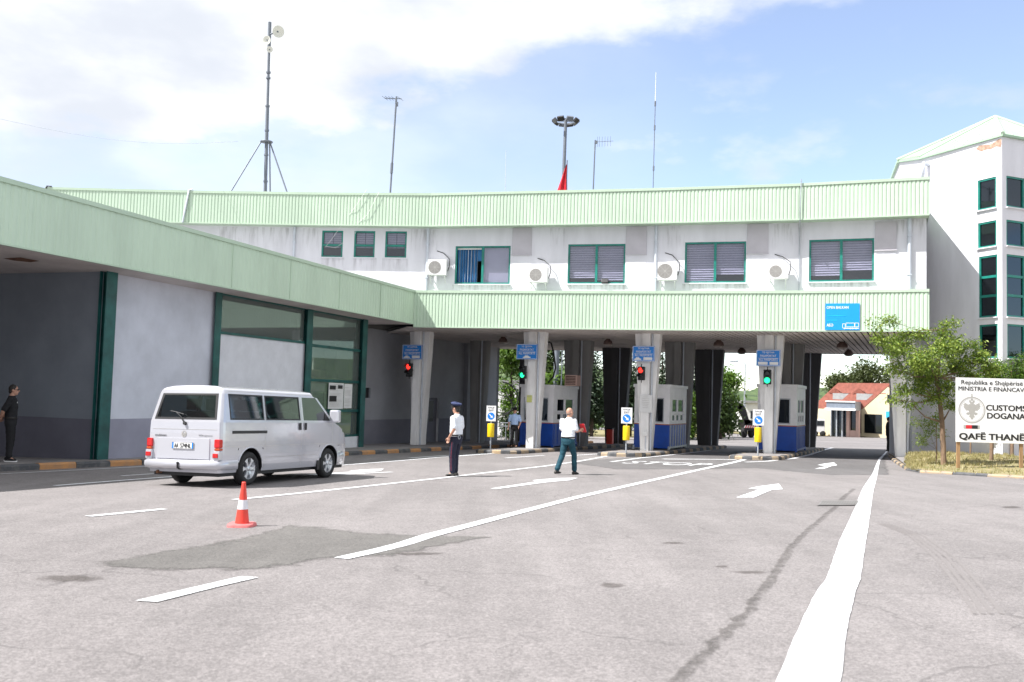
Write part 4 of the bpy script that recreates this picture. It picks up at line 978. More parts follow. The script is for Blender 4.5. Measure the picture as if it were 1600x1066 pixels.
def pane_between(a, b, z0, z1, nm='window', bars=()):
    p, q = HA + FD * a, HA + FD * b; mb = MB(); fb = .05
    for (u0, u1, v0, v1) in ((a, b, z0, z0 + fb * 1.6), (a, b, z1 - fb, z1)) + tuple((a, b, z - .05, z + .05) for z in bars):
        mb.obox(HA + FD * (u0 + u1) / 2 + hN * .0 + UP * (v0 + v1) / 2, FD, hN, UP, (u1 - u0) / 2, .05, (v1 - v0) / 2)
    r = mb.build(nm, 'green_steel', hall)
    MB().slab([p - hN * .02 + UP * z0, q - hN * .02 + UP * z0, q - hN * .02 + UP * z1, p - hN * .02 + UP * z1], hN, .01).build('pane', 'clear_glass', r); return r
pane_between(s1 + .15, s2 - .1, z_t, 4.4)
b1, b2, b3 = hw(520, 543.5)[1], hw(520, 595.5)[1], hw(540, 642)[1]
pl = hw(535, 683)[1]
pane_between(s2 + .25, s3 - .15, pl, 4.4, 'glazed_porch', (b1, b2, b3))
p, q = HA + FD * (s2 + .3), HA + FD * s3
MB().slab([p + hN * .06 + UP * (gz(p.x, p.y) + .05), q + hN * .06 + UP * (gz(q.x, q.y) + .05), q + hN * .06 + UP * pl, p + hN * .06 + UP * pl], hN, .2).build('plinth', 'bay_white', hall)
dp_ = MB(); pm = HA + FD * ((s2 + s3) / 2 - .3); dp_.obox(pm - hN * .02 + UP * (pl + 1.1 + .0), FD, hN, UP, .05, .04, 1.0); dp_.build('door_frame', 'green_steel', hall)
# interior of the porch: pale back walls and floor
inn = MB(); pb, qb = HA + FD * (s1 - .2) - hN * 3.2, HA + FD * (s3 + .3) - hN * 3.2
inn.slab([pb + UP * -1.4, qb + UP * -1.4, qb + UP * 4.4, pb + UP * 4.4], hN, .1); c1 = HA + FD * (s2 - .1) - hN * .3; c2 = c1 - hN * 3
inn.slab([c1 + UP * -1.4, c2 + UP * -1.4, c2 + UP * 4.4, c1 + UP * 4.4], FD, .1)
inn.build('inner_wall', 'bay_white', hall)
rw = MB(); q = HA + FD * (s3 + .25); rw.slab([q + UP * -1.4, DA + Vector((0.0, .1, -1.4)), DA + Vector((0.0, .1, 4.5)), q + UP * 4.5], rt((DA - q).normalized()), .2); rw.build('return_wall', 'hall_wall', hall)
lw = MB(); lw.slab([EL + UP * -.7, EL - fdir * 13 + UP * -.7, EL - fdir * 13 + UP * 4.5, EL + UP * 4.5], rt(fdir), .2); lw.build('light_block_wall', 'shade_dado', hall)  # unseen wall added left of the porch to block light from that side
# notices taped inside the glass (they hang on the hall: things of their own)
def notice(x0, x1, y0, y1, label, seedn):
    a = hw(x0, y1); b = hw(x1, y1); c = hw((x0 + x1) / 2, y0); q = random.Random(seedn)
    P = HA + FD * a[0] + hN * .065; L = b[0] - a[0]; H = c[1] - a[1]
    t = thing('notice', label, 'notice', P + UP * a[1], 0, None)
    MB().slab([P + UP * a[1], P + FD * L + UP * a[1], P + FD * L + UP * c[1], P + UP * c[1]], hN, .004).build('sheet', 'paper', t)
    mb = MB(); v = H - .06
    while v > .1:
        if q.random() < .75: mb.add([P + FD * (.08 * L) + hN * .003 + UP * (a[1] + v), P + FD * (L * q.uniform(.4, .92)) + hN * .003 + UP * (a[1] + v), P + FD * (L * .9) + hN * .003 + UP * (a[1] + v + .012), P + FD * (.08 * L) + hN * .003 + UP * (a[1] + v + .012)], [(0, 1, 2, 3)])
        v -= .05
    mb.build('print', 'ink_grey', t)
    return t, P, L, H, a[1]
t, P, L, H, z = notice(510, 533.5, 598.5, 639, 'white poster of two columns with dark pictures taped to the porch glass', 1)
mb = MB()
for u, v, w, h in ((.06, .74, .4, .16), (.06, .28, .48, .22), (.6, .78, .32, .14)):
    mb.add([P + FD * (L * u) + hN * .005 + UP * (z + H * v), P + FD * (L * (u + w)) + hN * .005 + UP * (z + H * v), P + FD * (L * (u + w)) + hN * .005 + UP * (z + H * (v + h)), P + FD * (L * u) + hN * .005 + UP * (z + H * (v + h))], [(0, 1, 2, 3)])
mb.build('picture', 'ink', t)
notice(534.6, 547, 600, 638, 'narrow white poster taped to the porch glass beside the dark green post', 2)
# ------------------------------------------------------------------ stair tower on the right
tower = thing('stair_tower', 'white angular stair tower with corner windows and pale green peaked roof', 'tower', (19.5, 38, gz(19.5, 38)))
C0 = TW0.copy(); C1 = C0 + TWL * 4.0; C2 = Vector((16.62, 40.05, 0)); C3 = Vector((17.9, 44.2, 0)); C4 = Vector((22.9, 44.7, 0)); C5 = C0 + TWR * 4.8
ZE = W(1566, 214, 35.75).z + .12
def tl(x, y): q = onplane(x, y, C1, C0); return (Vector((q.x, q.y, 0)) - C1).dot(-TWL), q.z
def tr(x, y): q = onplane(x, y, C0, C5); return (Vector((q.x, q.y, 0)) - C0).dot(TWR), q.z
rowsL = [(1527.5, 1556.5, 279, 327), (1528, 1557, 346.5, 386.5), (1529.5, 1558.5, 399.5, 496), (1530, 1559, 507, 560)]
rowsR = [(1572.5, 1601, 278.5, 325), (1572.5, 1601, 347, 385), (1573, 1601.5, 398, 497), (1574, 1602, 507, 552)]
hl = []; hr = []
for x0, x1, y0, y1 in rowsL: hl.append((tl(x0, (y0 + y1) / 2)[0], tl(x1, (y0 + y1) / 2)[0], tl((x0 + x1) / 2, y1)[1], tl((x0 + x1) / 2, y0)[1]))
for k, (x0, x1, y0, y1) in enumerate(rowsR): hr.append((tr(x0, (y0 + y1) / 2)[0], tr(x1, (y0 + y1) / 2)[0], hl[k][2], hl[k][3]))
mb = holed(MB(), [C1, C0], -1, ZE, hl, .14); holed(mb, [C0, C5], -1, ZE, hr, .14)
for a, b in ((C2, C1), (C3, C2), (C4, C3), (C5, C4)):
    mb.add([(a.x, a.y, -1), (b.x, b.y, -1), (b.x, b.y, ZE), (a.x, a.y, ZE)], [(0, 1, 2, 3)])
mb.build('wall', 'white_wall', tower)
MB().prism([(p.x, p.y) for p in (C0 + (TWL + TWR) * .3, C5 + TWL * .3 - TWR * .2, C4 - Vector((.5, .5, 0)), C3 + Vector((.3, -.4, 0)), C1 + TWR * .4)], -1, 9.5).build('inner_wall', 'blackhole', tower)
for h, kd in zip(hl, ('tower', 'tower', 'tri', 'tower')): window(tower, C1 - TWL * h[0], -TWL, h[1] - h[0], h[2], h[3], kd)
for h, kd in zip(hr, ('tower', 'tower', 'tri', 'tower')): window(tower, C0 + TWR * h[0], TWR, h[1] - h[0], h[2], h[3], kd)
# ledge over the window bands and broken plaster under the eave
q = onplane(1528, 281, C1, C0); zl = tl(1540, 276)[1]
mb = MB(); EV = .16
def eav(p, q, c): return p
ctr = (C0 + C1 + C3 + C4 + C5) / 5
apx = W(1555, 183, 39.3)
ev = []
for p in (C0, C1, C2, C3, C4, C5):
    d = (p - ctr).normalized(); ev.append(p + d * .13 + UP * (ZE - .02))
top = [Vector(e) for e in ev]; lo = [e - UP * .09 for e in ev]; k = len(ev)
mb.add(top + [apx], [(i, k, (i + 1) % k) if False else ((i + 1) % k, i, k) for i in range(k)])
mb.add(top + lo, [(i, (i + 1) % k, k + (i + 1) % k, k + i) for i in range(k)]); mb.add(lo, [list(range(k))])
mb.build('roof', 'tower_roof', tower, fixn=True)
mb = MB()
for i in range(k):
    mb.tube([ev[i] + UP * .02, apx + UP * .02], .07, 6)
    for j in range(1, 9):
        a = ev[i].lerp(ev[(i + 1) % k], j / 9); f = max(0.02, 1 - abs(j / 9 - .5) * 2)
        mb.tube([a + UP * .012, a.lerp(apx, f * .96) + UP * .012], .018, 4)
mb.build('ridge_trim', 'mint2', tower)
mb = MB(); P = [(1524.5, 233), (1530, 228), (1538, 226.5), (1548, 225.5), (1556, 221), (1560, 218), (1565.3, 217), (1566, 225), (1564, 230), (1557, 229), (1549, 233), (1541, 234), (1533, 237), (1529, 235)]
vs = [];
for x, y in P:
    u, z = tl(x, y); vs.append(C1 - TWL * min(u, 3.99) + rt(-TWL) * .006 + UP * z)
fp = [((v - C1).dot(-TWL), v.z) for v in vs]; fpoly(mb, fp, C1, -TWL, UP, .006); mb.build('broken_plaster', 'plaster_chip', tower)
# gooseneck spout on the top of the tower's narrow face
u, z = tl(1451, 258); p = C1 - TWL * u; n = rt(-TWL)
MB().tube([p + n * .02 + UP * (z + .0), p + n * .25 + UP * (z + .05), p + n * .30 + UP * (z - .25), p + n * .22 - TWL * -.1 + UP * (z - .45), p + n * .02 + TWL * .3 + UP * (z - .55)], [.09, .09, .08, .08, .07], 8).build('spout', 'pipe', tower)

# ------------------------------------------------------------------ things on the buildings
ZR = 10.0
def ac_unit(x0, x1, y0, y1, label, fan='grey'):
    a = fac(x0, (y0 + y1) / 2); b = fac(x1, (y0 + y1) / 2); z0 = fac((x0 + x1) / 2, y1)[1]; z1 = fac((x0 + x1) / 2, y0)[1]
    p, t = at_s(WP, WS, a[0]); n = Vector((t.y, -t.x, 0)); w = (b[0] - a[0]) * .93; h = z1 - z0; d = .30
    r = thing('air_conditioner', label, 'air conditioner', p + t * w / 2 + UP * z0, 0, 'air conditioning units on the upper wall')
    c = p + t * w / 2 + n * (d / 2 + .16) + UP * (z0 + h / 2)
    MB().obox(c, t, n, UP, w / 2, d / 2, h / 2).build('casing', 'white', r, bevel=.02)
    fc = p + t * (w * .38) + n * (d + .16) + UP * (z0 + h / 2); mb = MB(); R = h * .40
    for q in range(7): disc(mb, fc, t, UP, R * (1 - q / 7.5), .006, 0, R * (1 - q / 7.5) - .018)
    disc(mb, fc, t, UP, R * .2, .007)
    for q in range(8):
        w_ = q * math.pi / 4; d_ = t * math.cos(w_) + UP * math.sin(w_); mb.obox(fc + d_ * R * .55 + n * .006, d_, n, n.cross(d_), R * .42, .004, .008)
    mb.build('grille', 'ink_grey' if fan == 'grey' else 'ink_grey', r)
    mb = MB(); disc(mb, fc, t, UP, R * 1.02, .003); M['fan_dark'] = mat('fan_grey', (.22, .21, .2), .8); mb.build('fan', 'fan_dark', r)  # flat grey disc behind the grille rings
    mb = MB()
    for u in (.12, .88):
        q = p + t * (w * u) + UP * (z0 - .03); mb.obox(q + n * .22, t, n, UP, .02, .22, .02); mb.tube([q + n * .4, q + n * .02 - UP * .3], .015, 5)
    mb.build('bracket', 'white', r)
    q = p + t * (w + .02) + UP * (z0 + h * .3) + n * .25
    MB().tube([q, q + t * .07 + UP * .25, q + t * .05 + UP * .55 - n * .1, q - t * .25 + UP * (h * .7 + .35) - n * .2, q - t * .55 + UP * (h * .7 + .45) - n * .24], .018, 6).build('hose', 'black', r)
ac_unit(671, 702, 408, 432, 'white air conditioner right of the row of three small windows')
ac_unit(829, 860.5, 420, 443.5, 'white air conditioner between the blue curtained window and the next one')
ac_unit(1029, 1061, 412, 440, 'white air conditioner with a white hub in its fan, beside a downpipe')
ac_unit(1200, 1234, 415, 438, 'white air conditioner beside the thin cable pipe, left of the last office window', 'b')

# floodlight on the second office window sill
h = HB[1]; p, t = at_s(WP, WS, h[0] + (h[1] - h[0]) * .66); n = Vector((t.y, -t.x, 0))
fl = thing('floodlight', 'small black floodlight on the sill of the office window', 'floodlight', p + UP * h[2]); MB().obox(p + n * .05 + UP * (h[2] + .1), t, (n + UP * .6).normalized(), (UP - n * .6).normalized(), .14, .05, .10).build('lamp_body', 'black', fl, bevel=.015)
MB().tube([p + UP * h[2], p + n * .04 + UP * (h[2] + .12)], .02, 5).build('bracket', 'black', fl)

# masts on the roof
def roofbase(x, y, dback=3.0):
    """point on the roof behind the front band seen at photo column x"""
    a, b = ray(x, y); Y = 45.0
    return Vector((a * Y, Y, ZR))
def at_depth(x, y, Y): return W(x, y, Y)
def mast(x0, y0, x1, y1, r, Y=44.5, name='antenna_mast', label='', cat='antenna', seg=6):
    a = W(x0, y0, Y); b = W(x1, y1, Y); low = a + (a - b).normalized() * max(0, (a.z - ZR) / max(.01, (b - a).normalized().z))
    t = thing(name, label, cat, low)
    return t, low, b
t, lo_, hi = mast(414.5, 297, 421.5, 35, .07, 44.5, 'dish_mast', 'tall steel mast on guy struts carrying three round white dishes', 'antenna mast')
mid = lo_.lerp(hi, .30)
mb = MB().tube([lo_, lo_.lerp(hi, .55)], .085, 8).tube([lo_.lerp(hi, .55), lo_.lerp(hi, .85)], .065, 8).tube([lo_.lerp(hi, .85), hi], .085, 8)
for u in (.15, .29, .42, .55, .70, .73): mb.lathe([(.11, -.04), (.11, .04)], lo_.lerp(hi, u), hi - lo_, 8)
mb.build('pole', 'mast', t)
br = W(416.5, 221, 44.5)
for x, y, Yb in ((364, 297, 43.6), (420, 297, 47.0), (446, 297, 44.0)):
    e = W(x, y, Yb); d = (e - br).normalized(); e = br + d * ((br.z - ZR) / -d.z); MB().tube([br + Vector((.15 if x > 416 else -.25, 0, 0)), e], .035, 6).build('strut', 'mast', t)
MB().lathe([(.05, -.05), (.30, -.05), (.30, .0), (.05, .0)], br, UP, 10).build('collar', 'mast', t)
def dish(x, y, rpx, Y, axis, nm='dish'):
    c = W(x, y, Y); R = rpx / FPX * Y; mb = MB().lathe([(.02, -.18 * R), (R * .5, -.14 * R), (R * .85, -.02 * R), (R, .12 * R), (R, .2 * R), (R * .96, .2 * R), (R * .5, .0), (.01, -.08 * R)], c, axis, 22)
    o = mb.build(nm, 'dish', t); MB().tube([c, Vector((W(420, y + 4, 44.5).x, 44.5, c.z - .05))], .04, 6).build('arm', 'mast', o)
dish(434.5, 49.5, 9.5, 44.2, (.45, -.8, -.25)); dish(417.5, 63, 7, 44.2, (-.3, -.9, -.2)); dish(421.5, 77.5, 5, 44.3, (.1, -1, -.2))
t, lo_, hi = mast(610, 298, 619.5, 151, .05, 44.5, 'yagi_mast', 'thin mast with a crossbar aerial, right of the dish mast', 'antenna mast')
MB().tube([lo_, hi], .045, 6).lathe([(.07, -.25), (.07, .25)], W(612, 263, 44.5), hi - lo_, 8).build('pole', 'mast', t)
a, b = W(601, 153.5, 43.5), W(627, 154.5, 45.2); mb = MB().tube([a, b], .022, 5)
for u in (.02, .2, .38, .56, .95): p = a.lerp(b, u); mb.tube([p - Vector((.1, .3, 0)), p + Vector((.1, .3, 0))], .012, 4)
mb.obox(W(620.5, 163, 44.4), (1, 0, 0), (0, 1, 0), UP, .05, .05, .10); mb.build('aerial', 'mast', t)
t, lo_, hi = mast(789.5, 297, 790.5, 235, .02, 46, 'whip_antenna', 'very thin pale whip antenna, shortest of the roof aerials', 'antenna'); MB().tube([lo_, hi], [.022, .012], 5).build('rod', 'pipe', t)
t, lo_, hi = mast(927, 293, 930, 219, .04, 45, 'yagi_mast', 'short mast with a small aerial head, right of the red flag', 'antenna mast'); MB().tube([lo_, hi], .035, 6).build('pole', 'mast', t)
a, b = W(929, 222, 44.6), W(958, 220.5, 46.5); mb = MB().tube([a, b], .012, 4).obox(W(931.5, 222.5, 45), (1, 0, 0), (0, 1, 0), UP, .07, .05, .07)
for u in (.15, .25, .4, .55, .7, .85): p = a.lerp(b, u); mb.tube([p - UP * .25, p + UP * .25], .008, 4)
mb.build('aerial', 'mast', t)
t, lo_, hi = mast(1020.5, 290, 1025, 113, .03, 45, 'whip_antenna', 'tall thin whip antenna with a white tip over the middle of the roof', 'antenna'); k = lo_.lerp(hi, .8)
mb = MB().tube([lo_, k], .022, 5)
for u in (.05, .36, .63, .79): mb.lathe([(.045, -.12), (.045, .12)], lo_.lerp(hi, u), hi - lo_, 6)
mb.build('rod', 'mast', t); MB().tube([k, hi], [.02, .012], 5).build('tip', 'white', t)
# wire from the dish mast out to the left
a, b = W(-60, 172, 30), W(372, 221, 44); wr = thing('overhead_wire', 'thin grey wire sagging across the sky at the left', 'wire', a); MB().tube([a.lerp(b, i / 14) - UP * (.5 * math.sin(math.pi * i / 14)) for i in range(15)], .008, 4).build('cable', 'pipe', wr)

# high floodlight mast and flag beyond the building
b = W(882, 700, 75); hi = W(884, 187, 75); base = Vector((hi.x - .3, 75, gz(hi.x, 75)))
t = thing('floodlight_mast', 'tall steel floodlight mast with a ring of lamps rising behind the roof', 'floodlight mast', base)
MB().tube([base, hi], [.24, .13], 10).build('pole', 'mast', t)
rg_ = MB(); R = .80; cc = hi - UP * .15
rg_.tube([cc + Vector((R * math.cos(w * math.pi / 8), R * math.sin(w * math.pi / 8), 0)) for w in range(17)], .04, 5)
for w in range(4): rg_.tube([cc, cc + Vector((R * math.cos(w * math.pi / 2), R * math.sin(w * math.pi / 2), 0))], .03, 5)
rg_.build('head_frame', 'mast', t)
for k in range(8):
    w = k * math.pi / 4 + .3; o_ = Vector((math.cos(w), math.sin(w), 0)); tz = (o_ * .7 - UP * .7).normalized(); sd = UP.cross(o_)
    MB().obox(cc + o_ * (R + .14) + UP * (-.02), sd, tz, sd.cross(tz), .28, .10, .20).build('lamp', 'metal_dark' if k % 2 else 'mast', t, bevel=.03)
fb0 = W(886, 256, 62); fb = Vector((fb0.x, 62, gz(fb0.x, 62)))
t = thing('flag', 'red flag hanging limp from its pole behind the roof', 'flag', fb)
MB().tube([fb, fb0 + UP * .25], .04, 8).build('pole', 'mast', t)
mb = MB(); rows = []
for i in range(14):
    y = 257 + i * 6; w = 1.5 + min(i * 2.1, 15) ; l_ = W(886.5, y, 62); r_ = []
    for j in range(7):
        p = W(886.5 - w * j / 6, y, 62); r_.append(p + Vector((0, .10 * math.sin(j * 1.9 + i * .4), 0)))
    rows.append(r_)
mb.rings([[*r, *[p + Vector((0, .01, 0)) for p in reversed(r)]] for r in rows]); mb.build('cloth', 'flag', t)

# ------------------------------------------------------------------ blue banner on the lower band
def lowpt(x, y):
    P = lowP; S_ = arcs(P); s, z = fac(x, y, P, S_); p, t = at_s(P, S_, s); return p, t, z
p0, t, z1 = lowpt(1290, 474.5); p1, _, z0 = lowpt(1343, 516); n = Vector((t.y, -t.x, 0)); t = (p1 - p0).normalized(); n = Vector((t.y, -t.x, 0)); L = (p1 - p0).length; z0 = lowpt(1316, 516)[2]; z1 = lowpt(1316, 474.5)[2]; H = z1 - z0
bn = thing('banner', 'bright blue banner with white lettering and a white lorry outline on the green band', 'banner', p0 + UP * z0)
O = p0 + n * .06 + UP * z0
MB().slab([O, O + t * L, O + t * L + UP * H, O + UP * H], n, .012).build('sheet', 'sky_blue', bn)
mb = MB(); text(mb, 'OPEN BALKAN', O + t * (.035 * L) + UP * (H * .80), t, UP, width=L * .64, height=H * .10, bold=.015); mb.build('lettering', 'ink_white', bn); mb = MB(); text(mb, 'AEO', O + t * (.04 * L) + UP * (H * .13), t, UP, width=L * .19, height=H * .11, bold=.015); mb.build('lettering', 'ink_white', bn)
M['ink_teal2'] = mat('teal_faint', (0, .42, .62), .5); mb = MB(); mb.obox(O + t * (.33 * L) + UP * (H * .53) + n * .004, t, n, UP, L * .27, .002, H * .016).obox(O + t * (.20 * L) + UP * (H * .36) + n * .004, t, n, UP, L * .14, .002, H * .014); mb.build('faded_print', 'ink_teal2', bn)
mb = MB()
def frm(u0, u1, v0, v1, w=.012):
    for a in ((u0, u1, v0, v0 + w * 1.4), (u0, u1, v1 - w * 1.4, v1), (u0, u0 + w, v0, v1), (u1 - w, u1, v0, v1)):
        mb.obox(O + t * (L * (a[0] + a[1]) / 2) + UP * (H * (a[2] + a[3]) / 2) + n * .004, t, n, UP, L * (a[1] - a[0]) / 2, .002, H * (a[3] - a[2]) / 2)
frm(.60, .86, .11, .27); frm(.86, .98, .11, .27); frm(.50, .59, .07, .24); frm(.53, .98, .05, .08)
for u in (.56, .74, .80, .90): disc(mb, O + t * (L * u) + UP * (H * .06), t, UP, L * .022, .005, 0, L * .012)
mb.build('lorry_outline', 'ink_white', bn)

# ------------------------------------------------------------------ passport booths
def booth(k, x_l, x_r, yb, ytop, label, depth_m=3.2):
    r_ = rt(ISL); h_ = ISL
    P = G(x_r, yb, .15); q = onplane(x_l, yb - 2, P, P - r_); w = (Vector((q.x, q.y, 0)) - Vector((P.x, P.y, 0))).length
    z0 = P.z; z1 = W(x_r, ytop, P.y).z; H = z1 - z0; c = Vector((P.x, P.y, 0)) - r_ * w / 2 + h_ * depth_m / 2
    t = thing('passport_booth', label, 'booth', Vector((c.x, c.y, z0)), 0, 'passport booths on the islands')
    A = lambda u, v, z: Vector((P.x, P.y, 0)) - r_ * (w * (1 - u)) + h_ * (depth_m * v) + UP * (z0 + H * z)
    MB().prism([(A(u, v, 0).x, A(u, v, 0).y) for u, v in ((0, 0), (1, 0), (1, 1), (0, 1))], z0 + .05, z0 + H * .375).build('base', 'booth_blue', t)
    MB().prism([(A(u, v, 0).x, A(u, v, 0).y) for u, v in ((-.012, -.006), (1.012, -.006), (1.012, 1.006), (-.012, 1.006))], z0 + H * .375, z0 + H * .39).build('trim_rail', 'booth_trim', t)
    mb = MB(); zz0, zz1 = z0 + H * .39, z0 + H * .95
    cr_ = [A(0, 0, 0), A(1, 0, 0), A(1, 1, 0), A(0, 1, 0)]
    for v in cr_: v.z = 0
    fw = [(w * .10, w * .84, z0 + H * .41, z0 + H * .79)]; d_ = depth_m
    sw = [(d_ * .16, d_ * .46, z0 + H * .57, z0 + H * .78), (d_ * .50, d_ * .84, z0 + H * .57, z0 + H * .78)] + [(d_ * (.16 + .24 * i), d_ * (.34 + .24 * i), z0 + H * .43, z0 + H * .54) for i in range(3)]
    holed(mb, [cr_[0], cr_[1]], zz0, zz1, fw, .06); holed(mb, [cr_[1], cr_[2]], zz0, zz1, sw, .06); holed(mb, [cr_[2], cr_[3]], zz0, zz1, [], .06); holed(mb, [cr_[3], cr_[0]], zz0, zz1, [(d_ - b_, d_ - a_, c_, e_) for a_, b_, c_, e_ in sw], .06)
    mb.build('cabin', 'booth_white', t)
    MB().prism([(A(u, v, 0).x, A(u, v, 0).y) for u, v in ((-.03, -.02), (1.03, -.02), (1.03, 1.02), (-.03, 1.02))], z0 + H * .95, z0 + H).build('roof', 'booth_white', t, bevel=.015)
    n1 = -h_; n2 = r_
    for (a_, b_, c_, e_) in fw:
        p = cr_[0] + r_ * a_ - n1 * .05; fr = MB()
        for (u0, u1, v0, v1) in ((0, b_ - a_, c_, c_ + .05), (0, b_ - a_, e_ - .05, e_), (0, .05, c_, e_), (b_ - a_ - .05, b_ - a_, c_, e_)): fr.obox(p + r_ * (u0 + u1) / 2 + UP * (v0 + v1) / 2, r_, n1, UP, (u1 - u0) / 2, .025, (v1 - v0) / 2)
        f = fr.build('window', 'steel', t); MB().slab([p + UP * c_, p + r_ * (b_ - a_) + UP * c_, p + r_ * (b_ - a_) + UP * e_, p + UP * e_], n1, .008).build('pane', 'dark_glass', f)
    for (a_, b_, c_, e_) in sw:
        p = cr_[1] + h_ * a_ - n2 * .05; fr = MB()
        for (u0, u1, v0, v1) in ((0, b_ - a_, c_, c_ + .04), (0, b_ - a_, e_ - .04, e_), (0, .04, c_, e_), (b_ - a_ - .04, b_ - a_, c_, e_)): fr.obox(p + h_ * (u0 + u1) / 2 + UP * (v0 + v1) / 2, h_, n2, UP, (u1 - u0) / 2, .025, (v1 - v0) / 2)
        f = fr.build('window', 'booth_white', t); MB().slab([p + UP * c_, p + h_ * (b_ - a_) + UP * c_, p + h_ * (b_ - a_) + UP * e_, p + UP * e_], n2, .008).build('pane', 'dark_glass', f)
    MB().prism([(A(u, v, 0).x, A(u, v, 0).y) for u, v in ((.08, .05), (.92, .05), (.92, .95), (.08, .95))], z0 + H * .39, z0 + H * .52).build('desk', 'blackhole', t)
    mb = MB()
    for i in range(7): mb.obox(A(1, .06 + i * .145, .19) + r_ * .012, h_, r_, UP, .025, .012, H * .18)
    mb.obox(A(1, .5, .03) + r_ * .02, h_, r_, UP, depth_m / 2, .015, .04)
    for v in ((0, 0), (1, 0), (1, 1), (0, 1)): mb.obox(A(v[0], v[1], .02), r_, h_, UP, .04, .04, .09)
    mb.build('frame', 'booth_blue' if k != 3 else 'steel', t)
    return t, A
booth(2, 811.6, 863, 699, 601.5, 'white and blue passport booth behind the column nearest the walking man')
booth(3, 990, 1045, 703, 601, 'white and blue passport booth behind the column bearing a white paper')
booth(4, 1183, 1244, 707, 601, 'white and blue passport booth behind the column nearest the right edge line')

# ------------------------------------------------------------------ signs, lights and notices on the columns
def face(x, y, k): # vertical plane just in front of column k
    b = COLB[k]; h_ = hd(23); P = Vector((b.x, b.y, 0)) - h_ * .10; return onplane(x, y, P, P + rt(h_))
h23 = hd(23); r23 = rt(h23)
def passport_sign(k, x0, x1, y0, y1, label, veh):
    a = face(x0, y1, k); b = face(x1, y1, k); c = face(x0, y0, k); L = (b - a).length; H = c.z - a.z; z = min(a.z, b.z); T = r23; n = -h23; O = Vector((a.x, a.y, z)) + n * .1
    t = thing('passport_sign', label, 'sign', O, 0, 'blue passport signs on the columns')
    MB().slab([O, O + T * L, O + T * L + UP * H, O + UP * H], n, .03).build('panel', 'sign_blue', t)
    mb = MB()
    for u0, u1, v0, v1 in ((.012, .988, .015, .04), (.012, .988, .96, .985), (.012, .03, .015, .985), (.97, .988, .015, .985), (.08, .92, .475, .495)): mb.obox(O + T * (L * (u0 + u1) / 2) + UP * (H * (v0 + v1) / 2) + n * .003, T, n, UP, L * (u1 - u0) / 2, .002, H * (v1 - v0) / 2)
    for s, v, w in (('TË GJITHA', .76, .52), ('PASAPORTAT', .56, .66), ('ALL PASSPORTS', .32, .78)): text(mb, s, O + T * (L * .5) + UP * (H * v), T, UP, width=L * w, height=H * (.14 if v < .7 else .16), bold=.01, align='C')
    def car(u, w): fpoly(mb, [(L * (u + w * a_), H * b_) for a_, b_ in ((0, .08), (1, .08), (1, .16), (.8, .18), (.68, .25), (.3, .25), (.16, .17), (0, .15))], O, T, UP, .004)
    def bus(u, w): fpoly(mb, [(L * (u + w * a_), H * b_) for a_, b_ in ((0, .08), (1, .08), (1, .24), (.95, .26), (0, .26))], O, T, UP, .004)
    if veh == 'cb': car(.08, .32); bus(.5, .40)
    elif veh == 'c': car(.32, .36)
    else: bus(.08, .40); bus(.56, .36)
    mb.build('lettering', 'ink_white', t)
    MB().obox(O + T * L / 2 - n * .06 + UP * H / 2, T, n, UP, L * .3, .05, .03).build('bracket', 'steel', t)
passport_sign(1, 630, 660.5, 539, 561.5, 'blue all passports sign on the leftmost column, over a red light', 'cb')
passport_sign(2, 808, 840.5, 538, 561.5, 'blue all passports sign with a single car symbol', 'c')
passport_sign(3, 989, 1023.5, 541, 564.5, 'blue all passports sign over the white paper on its column', 'cb')
passport_sign(4, 1182, 1219.5, 547, 572, 'blue all passports sign on the column nearest the right edge line', 'bb')
M['lit_red'] = mat('lit_red', (.8, .02, .01), .3, emit=((1.0, .03, .02), 1.4)); M['lit_green'] = mat('lit_green', (.0, .6, .2), .3, emit=((.02, .9, .32), 1.2))
M['off_lens'] = mat('unlit_lens', (.02, .022, .022), .2)
def light(k, x, y0, y1, col, label):
    a = face(x, y1, k); c = face(x, y0, k); H = c.z - a.z; n = (-h23 + r23 * (-.25 if k < 4 else 0)).normalized(); T = Vector((-n.y, n.x, 0)); O = a + n * .22; w = H * .50
    t = thing('traffic_light', label, 'traffic light', O, 0, 'traffic lights on the columns')
    MB().obox(O + UP * H / 2, T, n, UP, w / 2, .07, H / 2).build('housing', 'black', t, bevel=.02)
    for v, cc in ((.74, 'red'), (.27, 'green')):
        c_ = O + n * .075 + UP * (H * v); R = w * .40
        MB().lathe([(R * 1.12, 0), (R * 1.12, .01)], c_ - n * .005, n, 16).build('bezel', 'black', t)
        MB().lathe([(.005, .02), (R * .6, .016), (R, .004), (R, .0)][::-1], c_ + n * .005, n, 16).build('lens', ('lit_' + cc) if cc == col else 'off_lens', t)
        vz = MB(); q = 9
        for e in range(q):
            w0 = math.pi * (e / q); w1 = math.pi * ((e + 1) / q); f = lambda w_, d: c_ + (T * math.cos(w_) + UP * math.sin(w_)) * R * 1.14 + n * d
            vz.add([f(w0, 0), f(w1, 0), f(w1, .13), f(w0, .13)], [(0, 1, 2, 3)])
        vz.build('visor', 'black', t)
    MB().tube([O - n * .25 + UP * H * .5, O + UP * H * .5], .025, 6).tube([O + UP * H, O + UP * (H + .12)], .02, 6).tube([O - UP * .1, O], .02, 6).build('bracket', 'black', t)
light(1, 644.5, 568, 589, 'red', 'traffic light showing red on the leftmost column')
light(2, 822, 572, 592, 'green', 'traffic light showing green on the column nearest the walking man')
light(3, 1006, 573.5, 594.5, 'red', 'traffic light showing red above the white paper')
light(4, 1200, 578, 601, 'green', 'traffic light showing green on the column nearest the right edge line')
